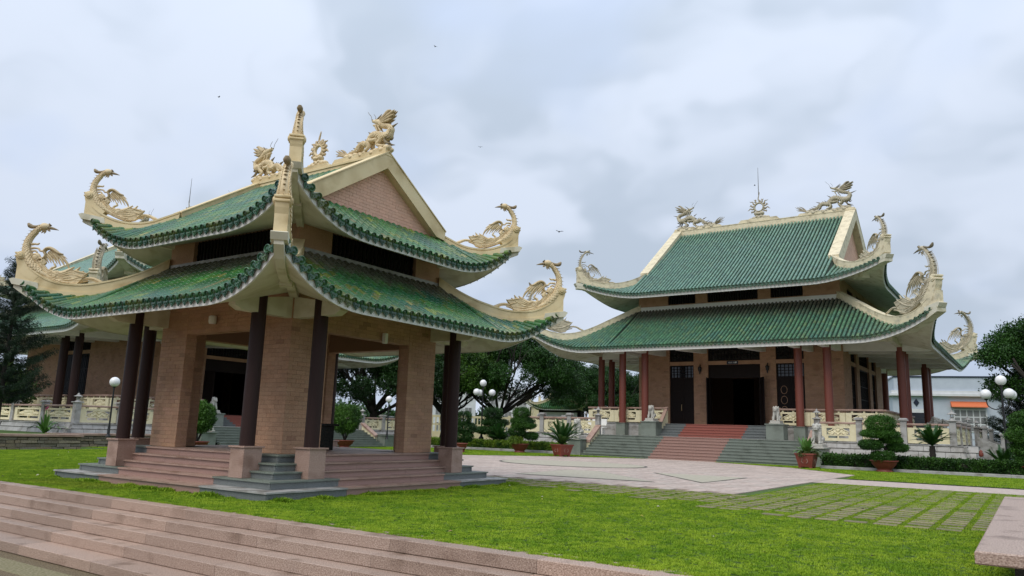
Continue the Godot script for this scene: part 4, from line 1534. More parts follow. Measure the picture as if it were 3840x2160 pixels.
	g.span(Vector3(-2.0, 5.7, -2.0), Vector3(2.0, 5.74, 2.0))
	part("upper_ceiling", g, M.soffit_paint, root)
	g = G.new()   # white flashing where the lower roof meets the wall
	for k in 4:
		g.xbox(Transform3D(Basis(Vector3.UP, k * PI / 2), Basis(Vector3.UP, k * PI / 2) * Vector3(0, 4.86, 2.285)), Vector3(4.6, 0.12, 0.05))
	part("flashing", g, M.pale_granite, root)
	# roofs
	var P1 := {"w": 2.27, "zi": 2.29, "zr": 0.12, "yr": 0.0, "E": 4.3, "R": 4.57, "x0": 2.2, "lift": 0.86, "pw": 2.1, "ye": 3.545, "yi": 4.79, "sag": 0.07, "teal": 0.0, "ridge": false, "main": 1, "pitch": 0.2, "r": 0.07, "long": 0.2,
		"hip": [Vector2(2.27, 4.79), Vector2(2.58, 4.53), Vector2(2.89, 4.29), Vector2(3.2, 4.12), Vector2(3.5, 4.05), Vector2(3.81, 4.05), Vector2(4.12, 4.10), Vector2(4.43, 4.23), Vector2(4.57, 4.37), Vector2(4.72, 4.62)],
		"rib": [Vector2(2.27, 5.06), Vector2(2.57, 4.80), Vector2(2.88, 4.594), Vector2(3.19, 4.45), Vector2(3.5, 4.347), Vector2(3.8, 4.33), Vector2(4.06, 4.39), Vector2(4.27, 4.54), Vector2(4.42, 4.70), Vector2(4.51, 4.80), Vector2(4.57, 4.86)],
		"horn_x": 0.0, "rib_w": 0.22, "edge": 0.06, "drop": 0.17, "ys": 3.96, "beam": 0.13, "shift": Vector3.ZERO, "cream": "cream_paint", "bird": 1.0, "bird_thin": 1.0, "bird_x": 0.085, "bird_y": 4.33, "plaster": "ornament_plaster"}
	place_tiles(root, P1, tier(root, P1), 190)
	var P2 := P1.duplicate()
	P2.merge({"w": 2.2, "zi": 2.31, "zr": 0.1, "yr": 7.42, "E": 3.5, "R": 3.69, "x0": 1.3, "lift": 0.86, "pw": 2.4, "ye": 5.18, "yi": 5.99, "sag": 0.03, "ridge": true, "main": 1,
		"hip": [Vector2(2.2, 6.06), Vector2(2.384, 5.95), Vector2(2.63, 5.79), Vector2(2.85, 5.73), Vector2(3.09, 5.73), Vector2(3.34, 5.81), Vector2(3.58, 5.95), Vector2(3.69, 6.04), Vector2(3.8, 6.2)],
		"rib": [Vector2(2.2, 6.24), Vector2(2.41, 6.10), Vector2(2.63, 5.96), Vector2(2.84, 5.896), Vector2(3.09, 5.90), Vector2(3.3, 5.98), Vector2(3.48, 6.11), Vector2(3.60, 6.26), Vector2(3.69, 6.36)],
		"horn_x": 0.0, "drop": 0.16, "ys": 5.43, "beam": 0.11, "shift": Vector3(0, 20, 7), "bird": 0.86, "bird_x": 0.06, "bird_y": 5.97}, true)
	place_tiles(root, P2, tier(root, P2), 110)
	gable(root, {"vx": 2.2, "vy": 6.24, "band": 0.22, "tx": 1.88, "ty": 6.05, "tt": 7.27, "top": 7.66, "z0": 2.12, "z1": 2.45, "zw": 2.24, "bw": 0.215, "bh": 0.075, "single": true, "ry0": 7.32, "ry1": 7.62, "rw": 0.22, "cream": "cream_paint", "verge_top": "cream_paint",
		"plinths": [[0.72, 2.44, 0.13, 0], [-2.44, -0.72, 0.13, 2], [-0.42, 0.42, 0.12, 1]]}, Transform3D())
	var zx := Basis(Vector3.UP, -PI / 2)
	dragon(root, Transform3D(zx, Vector3(0, 7.76, 1.6)), "ornament_plaster")
	dragon(root, Transform3D(Basis(Vector3.UP, PI / 2), Vector3(0, 7.76, -1.6)), "ornament_plaster")
	sun_ring(root, Transform3D(zx, Vector3(0, 8.16, 0.0)), 1.0, 1.0, "ornament_plaster")
	# the stele inside
	var st := thing("stele", "dark granite stele on a square block inside the pavilion", "stele", pav(0, 0, 0.7276), PAV_TURN)
	g = G.new()
	g.span(Vector3(-0.62, 0.0, -0.62), Vector3(0.62, 0.56, 0.62), 0.01)
	var blk := part("pedestal_block", g, M.black_granite, st)
	g = G.new()
	g.span(Vector3(-0.7, 0.56, -0.7), Vector3(0.7, 0.615, 0.7), 0.012)
	part("cap_slab", g, M.black_granite, blk)
	g = G.new()
	g.span(Vector3(-0.42, 0.615, -0.13), Vector3(0.42, 2.2, 0.13), 0.02)
	part("tablet", g, M.grey_granite, st)
	g = G.new()
	g.slab(PackedVector2Array([Vector2(-0.5, 2.2), Vector2(0.5, 2.2), Vector2(0.42, 2.38), Vector2(0.2, 2.5), Vector2(-0.2, 2.5), Vector2(-0.42, 2.38)]), -0.16, 0.16)
	part("carved_head", g, M.grey_granite, st)


# ---------------------------------------------------------------- the temples
const WALL := 6.55
const FLOOR := 2.0
const LANDING := 1.22


func door_leaf(w: float, h: float) -> G:
	var g := G.new()
	g.span(Vector3(0.004, 0, -0.03), Vector3(w - 0.004, h, 0.0))
	for q in [[0.0, 0.0, w, 0.16], [0.0, h * 0.3, w, h * 0.3 + 0.12], [0.0, h - 0.14, w, h], [0.0, h * 0.72, w, h * 0.72 + 0.09]]:
		g.span(Vector3(q[0] + 0.006, q[1] + 0.002, 0.0), Vector3(q[2] - 0.006, q[3] - 0.002, 0.025))
	for x in [0.006, w - 0.106]:
		g.span(Vector3(x, 0.004, 0.0), Vector3(x + 0.1, h - 0.004, 0.028))
	return g


func lattice(w: float, h: float, open: float) -> G:   # bars in a frame; open is the spacing
	var g := G.new()
	g.span(Vector3(0, 0, 0), Vector3(w, 0.07, 0.05))
	g.span(Vector3(0, h - 0.07, 0), Vector3(w, h, 0.05))
	g.span(Vector3(0, 0.07, 0), Vector3(0.07, h - 0.07, 0.05))
	g.span(Vector3(w - 0.07, 0.07, 0), Vector3(w, h - 0.07, 0.05))
	var n := int(w / open)
	for i in range(1, n):
		g.span(Vector3(w * i / n - 0.014, 0.07, 0.008), Vector3(w * i / n + 0.014, h - 0.07, 0.04))
	for q in [0.3, 0.5, 0.72]:
		g.span(Vector3(0.07, h * q - 0.016, 0.012), Vector3(w - 0.07, h * q + 0.016, 0.036))
	return g


func temples() -> void:
	var root := thing("temple", "large two-tier temple with green tiled roofs and red columns at the right, front door open", "temple", TEM_AT, TEM_TURN)
	var xs := []
	var cs := []
	var bw := 0.26
	var bh := 0.095
	# walls: brick piers between openings, the same on all four sides
	for k in 4:
		var turn := Basis(Vector3.UP, k * PI / 2)
		var X := Transform3D(turn, Vector3.ZERO)
		var e := WALL
		var b := G.new()
		var piers := [[-e, -4.32], [-2.65, -1.68], [1.68, 2.65], [4.32, e]] if k < 3 else [[-e, -1.68], [1.68, e]]
		for i in piers.size():
			var q: Array = piers[i]
			b = G.new()
			var x1: float = q[1] - (0.3 if i == piers.size() - 1 else 0.0)
			b.span(Vector3(q[0] + (0.014 if i == 0 else 0.0), FLOOR - 0.05, e - 0.3), Vector3(x1, 7.7, e - 0.012))
			part("wall_pier", b, M.brick_joint, root).transform = X
			if k != 2:
				courses(xs, cs, Transform3D(turn, turn * Vector3(q[0], FLOOR, e - 0.012)), q[1] - q[0], 5.6, bw, bh)
		for q in ([[-4.32, -2.65], [-1.68, 1.68], [2.65, 4.32]] if k < 3 else [[-1.68, 1.68]]):
			b = G.new()
			b.span(Vector3(q[0], 5.86, e - 0.28), Vector3(q[1], 6.10, e - 0.03))
			part("wall_band", b, M.brick_clay, root).transform = X
			b = G.new()
			b.span(Vector3(q[0], 6.10, e - 0.2), Vector3(q[1], 7.7, e - 0.17))
			var up := part("window", b, M.dark_pane, root)
			up.transform = X
			var lt := lattice(q[1] - q[0], 1.3, 0.2)
			var o := part("lattice", lt, M.dark_wood, up)
			o.position = Vector3(q[0], 6.10, e - 0.168)
		for q in ([[-4.32, -2.65], [2.65, 4.32]] if k < 3 else []):
			var w: float = (q[1] - q[0]) / 2
			if k == 0:
				for s in 2:
					var d := part("door", door_leaf(w, 3.0), M.dark_wood, root)
					d.transform = X * Transform3D(Basis(), Vector3(q[0] + s * w, FLOOR, e - 0.12))
					if q[0] > 0:   # carved lattice on the right-hand door
						for j in 3:
							var r := G.new()
							var pts := []
							for a in 17:
								pts.append(Vector3(w / 2 + cos(TAU * a / 16) * w * 0.22, 1.0 + j * 0.62 + sin(TAU * a / 16) * 0.24, 0.02))
							var rad := []
							for a in 17:
								rad.append(0.018)
							r.tube(pts, rad, 5)
							part("carved_ring", r, M.brick_clay, d)
				var t := part("transom", lattice(q[1] - q[0], 0.86, 0.22), M.dark_wood, root)
				t.transform = X * Transform3D(Basis(), Vector3(q[0], 5.0, e - 0.15))
				b = G.new()
				b.span(Vector3(q[0], 5.0, e - 0.2), Vector3(q[1], 5.86, e - 0.17))
				part("pane", b, M.dark_pane, t).transform = t.transform.affine_inverse() * X
			else:
				b = G.new()
				b.span(Vector3(q[0], FLOOR, e - 0.2), Vector3(q[1], 5.86, e - 0.17))
				var wn := part("window", b, M.dark_pane, root)
				wn.transform = X
				var lt := part("lattice", lattice(q[1] - q[0], 3.86, 0.21), M.dark_wood, wn)
				lt.position = Vector3(q[0], FLOOR, e - 0.168)
		b = G.new()
		if k == 0:
			b.span(Vector3(-1.68, 5.0, e - 0.2), Vector3(1.68, 5.86, e - 0.16))
			part("transom", b, M.dark_wood, root).transform = X
			# two pairs of leaves swung outwards
			for s in [-1.0, 1.0]:
				var d := part("door", door_leaf(0.85, 2.98), M.dark_wood, root)
				d.transform = X * Transform3D(Basis(Vector3.UP, s * (PI / 2 - 0.2) + (PI if s > 0 else 0.0)), Vector3(s * 1.66, FLOOR + 0.01, e - 0.02)) if s < 0 else X * Transform3D(Basis(Vector3.UP, -(PI / 2 - 0.55)), Vector3(1.66, FLOOR + 0.01, e + 0.02))
				b = G.new()
				b.span(Vector3(s * 1.68 - 0.06 + s * -0.06, FLOOR, e - 0.28), Vector3(s * 1.68 + 0.06 + s * -0.06, 5.0, e - 0.1))
				part("door_jamb", b, M.dark_wood, root).transform = X
		else:
			b.span(Vector3(-1.68, FLOOR, e - 0.2), Vector3(1.68, 5.86, e - 0.17))
			var wn := part("window", b, M.dark_pane, root)
			wn.transform = X
			var lt := part("lattice", lattice(3.36, 3.86, 0.21), M.dark_wood, wn)
			lt.position = Vector3(-1.68, FLOOR, e - 0.168)
	var cube := G.new()
	cube.paint(Color(1, 1, 1))
	cube.box(Vector3.ZERO, Vector3(bw, bh, 0.014))
	many("bricks", cube.mesh(), xs, cs, root, M.brick_clay_pieces)
	var g := G.new()
	g.span(Vector3(-6.5, FLOOR - 0.1, -6.5), Vector3(6.5, FLOOR - 0.004, 6.5))
	part("floor", g, M.dark_wood, root)
	g = G.new()
	g.span(Vector3(-6.5, 7.6, -6.5), Vector3(6.5, 7.72, 6.5))
	part("ceiling", g, M.dark_wood, root)
	# door handle, name sign, wall lamps
	g = G.new()
	g.tube([Vector3(-3.52, 2.9, WALL - 0.08), Vector3(-3.52, 3.02, WALL - 0.04), Vector3(-3.52, 3.2, WALL - 0.04), Vector3(-3.52, 3.3, WALL - 0.08)], [0.02, 0.02, 0.02, 0.02], 6)
	part("door_handle", g, M.brass, root)
	g = G.new()
	g.span(Vector3(-0.42, 5.87, WALL - 0.02), Vector3(0.3, 6.07, WALL + 0.03))
	var sign := part("name_sign", g, M.sign_blue, root)
	var tm := TextMesh.new()
	tm.text = "NHÀ THỜ"
	var sf := SystemFont.new()
	sf.font_names = PackedStringArray(["Droid Serif"])
	sf.font_weight = 700
	tm.font = sf
	tm.font_size = 32
	tm.pixel_size = 0.115 / 32.0
	tm.depth = 0.006
	var txt := node("lettering", tm, M.sign_white, sign)
	txt.position = Vector3(-0.06, 5.965, WALL + 0.034)
	for x in [-2.17, 2.17]:
		g = G.new()
		g.lathe([Vector2(0.02, -0.26), Vector2(0.06, -0.16), Vector2(0.05, -0.1), Vector2(0.10, -0.04), Vector2(0.12, 0.14), Vector2(0.14, 0.16), Vector2(0.04, 0.26), Vector2(0.01, 0.32)], 10, Vector3(x, 5.5, WALL + 0.16))
		g.tube([Vector3(x, 5.78, WALL + 0.16), Vector3(x, 5.88, WALL + 0.1), Vector3(x, 5.8, WALL)], [0.02, 0.02, 0.02], 6)
		part("wall_lamp", g, M.black_iron, root)
	# columns: four on each side, on grey pedestals
	var xo := [-6.3, -4.73, 4.73, 6.3]
	for k in 4:
		var turn := Basis(Vector3.UP, k * PI / 2)
		for x in xo:
			var c: Vector3 = turn * Vector3(x, 0, 9.55)
			var b := G.new()
			b.box(c + Vector3(0, (LANDING + 1.96) / 2, 0), Vector3(0.62, 1.96 - LANDING, 0.62), 0.0, 0.008)
			var ped := part("column_pedestal", b, M.green_granite if k == 0 else M.grey_granite, root)
			b = G.new()
			b.box(c + Vector3(0, 1.975, 0), Vector3(0.68, 0.035, 0.68), 0.0, 0.006)
			part("cap_slab", b, M.green_granite, ped)
			b = G.new()
			b.lathe([Vector2(0.222, 1.99), Vector2(0.222, 7.0)], 24, Vector3(c.x, 0, c.z))
			part("column", b, M.red_column, root)
			b = G.new()   # white beam from the wall over the column to the eave
			b.slab(PackedVector2Array([Vector2(6.5, 6.5), Vector2(10.9, 6.36), Vector2(11.15, 6.42), Vector2(11.15, 6.62), Vector2(6.5, 7.5)]), -0.17, 0.17, Transform3D(turn * Basis(Vector3.UP, -PI / 2), turn * Vector3(x, 0, 0)))
			part("tie_beam", b, M.white_paint, root)
		for x in [-1.9, 1.9]:
			var b := G.new()
			b.slab(PackedVector2Array([Vector2(6.5, 6.6), Vector2(10.9, 6.36), Vector2(11.15, 6.42), Vector2(11.15, 6.62), Vector2(6.5, 7.5)]), -0.17, 0.17, Transform3D(turn * Basis(Vector3.UP, -PI / 2), turn * Vector3(x, 0, 0)))
			part("tie_beam", b, M.white_paint, root)
		# ring beam along the row of columns
		var rb := G.new()
		rb.span(Vector3(-9.7, 6.62, 9.42), Vector3(9.4, 7.0, 9.68))
		part("ring_beam", rb, M.soffit_paint, root).transform = Transform3D(turn, Vector3.ZERO)
	# upper storey
	for k in 4:
		var X := Transform3D(Basis(Vector3.UP, k * PI / 2), Vector3.ZERO)
		var e := WALL
		var b := G.new()
		b.span(Vector3(-e, 7.72, e - 0.3), Vector3(e - 0.3, 9.98, e))
		b.span(Vector3(-e, 10.62, e - 0.3), Vector3(e - 0.3, 11.4, e))
		for q in [[-e, -4.42], [-2.46, -1.66], [1.66, 2.46], [4.42, e - 0.3]]:
			b.span(Vector3(q[0], 9.98, e - 0.3), Vector3(q[1], 10.62, e))
		part("upper_wall", b, M.brick_clay, root).transform = X
		for q in [[-4.42, -2.46], [-1.66, 1.66], [2.46, 4.42]]:
			b = G.new()
			b.span(Vector3(q[0], 9.98, e - 0.2), Vector3(q[1], 10.62, e - 0.17))
			var wn := part("window", b, M.dark_pane, root)
			wn.transform = X
			b = G.new()
			var n := int((q[1] - q[0]) / 0.16)
			for i in n:
				b.lathe([Vector2(0.02, 9.985), Vector2(0.045, 10.15), Vector2(0.02, 10.3), Vector2(0.045, 10.45), Vector2(0.02, 10.615)], 6, Vector3(lerpf(q[0], q[1], (i + 0.5) / n), 0, e - 0.1))
			part("balusters", b, M.dark_wood, wn).set_meta("kind", "stuff")
	g = G.new()
	for k in 4:
		g.xbox(Transform3D(Basis(Vector3.UP, k * PI / 2), Basis(Vector3.UP, k * PI / 2) * Vector3(0, 9.76, 6.59)), Vector3(13.3, 0.3, 0.1))
	part("flashing", g, M.white_paint, root)
	# roofs
	var P1 := {"w": 6.5, "zi": 6.6, "zr": 0.2, "yr": 0.0, "E": 11.5, "R": 12.25, "x0": 8.0, "lift": 1.5, "pw": 2.1, "ye": 6.66, "yi": 9.62, "sag": 0.14, "teal": 0.45, "ridge": false, "main": 0, "pitch": 0.236, "r": 0.078, "long": 0.2,
		"hip": [Vector2(6.5, 9.72), Vector2(7.74, 8.82), Vector2(8.64, 8.16), Vector2(9.29, 7.72), Vector2(10.05, 7.40), Vector2(10.88, 7.47), Vector2(11.45, 7.73), Vector2(12.25, 8.13), Vector2(12.7, 8.7)],
		"rib": [Vector2(6.5, 10.08), Vector2(8.0, 9.02), Vector2(9.0, 8.32), Vector2(9.8, 7.93), Vector2(10.56, 7.83), Vector2(11.2, 7.99), Vector2(11.7, 8.35), Vector2(12.05, 8.6), Vector2(12.25, 8.75)],
		"horn_x": 0.0, "rib_w": 0.37, "edge": 0.12, "drop": 0.3, "ys": 7.5, "beam": 0.42, "shift": Vector3(40, 3, 11), "cream": "weathered_cream", "bird": 2.35, "bird_thin": 0.92, "bird_x": 0.1, "bird_y": 7.95, "plaster": "old_ornament_plaster"}
	place_tiles(root, P1, tier(root, P1), 0)
	var upper_from := root.get_child_count()
	var P2 := P1.duplicate()
	P2.merge({"w": 6.2, "zi": 6.6, "zr": 0.2, "yr": 16.42, "E": 9.1, "R": 9.72, "x0": 5.4, "lift": 0.98, "pw": 1.8, "ye": 10.42, "yi": 11.85, "sag": 0.12, "ridge": true, "main": 0,
		"hip": [Vector2(6.2, 11.93), Vector2(6.68, 11.54), Vector2(7.35, 11.22), Vector2(8.0, 11.10), Vector2(9.0, 11.24), Vector2(9.5, 11.4), Vector2(9.72, 11.48), Vector2(10.0, 11.8)],
		"rib": [Vector2(6.2, 12.42), Vector2(6.7, 12.0), Vector2(7.35, 11.66), Vector2(8.0, 11.5), Vector2(8.6, 11.495), Vector2(9.0, 11.6), Vector2(9.35, 11.8), Vector2(9.6, 11.95), Vector2(9.72, 12.05)],
		"teal": 0.75, "horn_x": 0.0, "drop": 0.27, "ys": 11.1, "beam": 0.36, "shift": Vector3(60, 23, 7), "bird": 1.75, "bird_y": 11.3}, true)
	place_tiles(root, P2, tier(root, P2), 0)
	gable(root, {"vx": 6.3, "vy": 12.38, "band": 0.5, "tx": 5.4, "ty": 12.0, "tt": 16.15, "top": 16.95, "z0": 5.95, "z1": 6.55, "zw": 6.1, "bw": 0.4, "bh": 0.16, "single": false, "ry0": 16.3, "ry1": 16.88, "rw": 0.42, "cream": "weathered_cream", "verge_top": "weathered_cream",
		"plinths": [[2.9, 6.5, 0.16, 0], [-6.5, -2.9, 0.16, 2], [-1.3, 1.3, 0.22, 1]]}, Transform3D(Basis(Vector3.UP, PI / 2), Vector3.ZERO))
	dragon(root, Transform3D(Basis().scaled(Vector3(2, 2, 2)), Vector3(4.5, 17.05, 0)), "old_ornament_plaster")
	dragon(root, Transform3D(Basis(Vector3.UP, PI).scaled(Vector3(2, 2, 2)), Vector3(-4.5, 17.05, 0)), "old_ornament_plaster")
	sun_ring(root, Transform3D(Basis(), Vector3(0, 17.98, 0)), 2.25, 0.62, "old_ornament_plaster", 3.05)
	var twin := copy_of(root, "second temple, half hidden behind the pavilion at the far left, with dark columns", pav(17.64, 33.9), PAV_TURN)
	twin.scale = Vector3(0.966, 0.87, 0.966)
	for i in range(upper_from, twin.get_child_count()):   # its upper roof has the gables at front and back
		var c := twin.get_child(i) as Node3D
		c.transform = Transform3D(Basis(Vector3.UP, PI / 2), Vector3.ZERO) * c.transform
	var sc := twin.find_children("column*", "MeshInstance3D", false, false)
	for c in sc:
		if String(c.name).begins_with("column") and not String(c.name).contains("pedestal"):
			c.material_override = M.dark_column
	for c in twin.find_children("name_sign*", "MeshInstance3D", false, false):
		c.free()


# ---------------------------------------------------------------- terraces with their balustrades
func cloud_relief() -> Mesh:   # a scrolled cloud carving, 1.2 wide and 0.4 high, around the origin
	var g := G.new()
	for q in [[0.0, 0.06, 0.15, 0.13], [-0.2, 0.02, 0.13, 0.11], [0.2, 0.02, 0.13, 0.11], [-0.38, -0.05, 0.12, 0.085], [0.38, -0.05, 0.12, 0.085], [-0.53, -0.06, 0.09, 0.06], [0.53, -0.06, 0.09, 0.06], [0.0, -0.1, 0.2, 0.07], [-0.2, -0.1, 0.1, 0.06], [0.2, -0.1, 0.1, 0.06]]:
		g.ball(Vector3(q[0], q[1], 0), Vector3(q[2], q[3], 0.05), 10, 6)
	for s in [-1.0, 1.0]:
		stroke(g, [Vector3(0.02 * s, 0.0, 0.03), Vector3(0.12 * s, 0.1, 0.03), Vector3(0.26 * s, 0.12, 0.028), Vector3(0.42 * s, 0.04, 0.028), Vector3(0.6 * s, 0.0, 0.02), Vector3(0.66 * s, -0.05, 0.012)], 1.2, 0.035, 6, 4)
		stroke(g, [Vector3(0.05 * s, -0.08, 0.03), Vector3(0.2 * s, -0.03, 0.028), Vector3(0.33 * s, -0.1, 0.025), Vector3(0.5 * s, -0.12, 0.015)], 1.2, 0.04, 6, 4)
	stroke(g, [Vector3(-0.1, -0.05, 0.025), Vector3(0, -0.13, 0.03), Vector3(0.1, -0.05, 0.025)], 1.2, 0.05, 6, 4)
	return g.mesh()


var relief: Mesh


# one run from a to b on the ground line y: posts on both ends are added by the caller
func panel(parent: Node3D, a: Vector3, b: Vector3, high: float, rail_mat: String) -> void:
	var d := b - a
	var l := Vector2(d.x, d.z).length()
	var X := Transform3D(Basis(Vector3.UP, atan2(-d.z, d.x)), a)
	var g := G.new()
	g.xbox(X * Transform3D(Basis(), Vector3(l / 2, high - 0.05, 0)), Vector3(l, 0.1, 0.24), 0.02)
	part("rail", g, M[rail_mat], parent)
	g = G.new()
	var y0 := 0.06
	var y1 := high - 0.2
	var m := 0.32 if l > 1.6 else 0.2
	g.xbox(X * Transform3D(Basis(), Vector3(l / 2, y0 + 0.07, 0)), Vector3(l - 0.02, 0.14, 0.12))
	g.xbox(X * Transform3D(Basis(), Vector3(l / 2, y1 - 0.05, 0)), Vector3(l - 0.02, 0.1, 0.12))
	g.xbox(X * Transform3D(Basis(), Vector3(l / 2, y0 + 0.28, 0)), Vector3(l - 2 * m, 0.06, 0.11))
	for x in [m / 2, l - m / 2]:
		g.xbox(X * Transform3D(Basis(), Vector3(x, (y0 + y1) / 2 + 0.02, 0)), Vector3(m - 0.02, y1 - y0 - 0.2, 0.118))
	for x in [m + 0.02, l / 2, l - m - 0.02]:
		g.xbox(X * Transform3D(Basis(), Vector3(x, y1 + 0.06, 0)), Vector3(0.1, 0.11, 0.1))
		g.xbox(X * Transform3D(Basis(), Vector3(x, y0 + 0.2, 0)), Vector3(0.07, 0.12, 0.1))
	var p := part("panel", g, M.panel_cream, parent)
	if relief == null:
		relief = cloud_relief()
	var o := node("cloud_carving", relief, M.panel_cream, p)
	var s := (l - 2 * m) / 1.36
	o.transform = X * Transform3D(Basis().scaled(Vector3(s, (y1 - y0 - 0.3) / 0.36, 1.0)), Vector3(l / 2, y0 + 0.5 * (y1 - y0) + 0.1, 0))


func post(parent: Node3D, at: Vector3, high: float, lantern: bool, wide := 0.27) -> void:
	var g := G.new()
	g.box(at + Vector3(0, high / 2, 0), Vector3(wide, high, wide), TEM_TURN * 0.0, 0.012)
	g.box(at + Vector3(0, high + 0.03, 0), Vector3(wide + 0.14, 0.06, wide + 0.14), 0.0, 0.015)
	if not lantern:
		g.box(at + Vector3(0, high + 0.09, 0), Vector3(wide + 0.08, 0.07, wide + 0.08), 0.0, 0.03)
	var p := part("post", g, M.pale_granite, parent)
	if lantern:
		g = G.new()
		g.lathe([Vector2(0.13, 0.06), Vector2(0.12, 0.1), Vector2(0.07, 0.13), Vector2(0.07, 0.2), Vector2(0.11, 0.22)], 8, at + Vector3(0, high, 0))
		for a in 4:
			g.box(at + Vector3(0.07 * cos(a * PI / 2 + 0.78), high + 0.28, 0.07 * sin(a * PI / 2 + 0.78)), Vector3(0.035, 0.13, 0.035))
		g.lathe([Vector2(0.2, 0.335), Vector2(0.21, 0.35), Vector2(0.1, 0.41), Vector2(0.05, 0.45), Vector2(0.055, 0.48), Vector2(0.01, 0.54)], 8, at + Vector3(0, high, 0))
		part("stone_lantern", g, M.pale_granite, p)


func stair(root: Node3D, n: int, x0: float, x1: float, rose0: float, rose1: float, z_top: float, run: float, y_top: float, rise: float, grey: String, rose: String) -> void:
	for i in n:
		var y := y_top - i * rise
		var z := z_top + i * run
		var cuts := [x0]
		for q in 2:
			cuts.append(lerpf(x0, rose0, (q + 1) / 2.0) + (rr(-0.5, 0.5) if q == 0 else 0.0))
		cuts.append((rose0 + rose1) / 2 + rr(-0.6, 0.6))
		cuts.append(rose1)
		cuts.append((rose1 + x1) / 2 + rr(-0.5, 0.5))
		cuts.append(x1)
		for j in cuts.size() - 1:
			var mid: float = (cuts[j] + cuts[j + 1]) / 2
			var mat: Material = M[rose] if mid > rose0 and mid < rose1 else M[grey]
			var g := G.new()
			g.span(Vector3(cuts[j] + 0.003, y - 0.035, z), Vector3(cuts[j + 1] - 0.003, y - rr(0, 0.003), z + run + 0.03))
			var t := part("tread", g, mat, root)
			g = G.new()
			g.span(Vector3(cuts[j] + 0.002, y - rise - 0.03, z + 0.02), Vector3(cuts[j + 1] - 0.002, y - 0.036, z + run - 0.006))
			part("riser", g, mat, t)


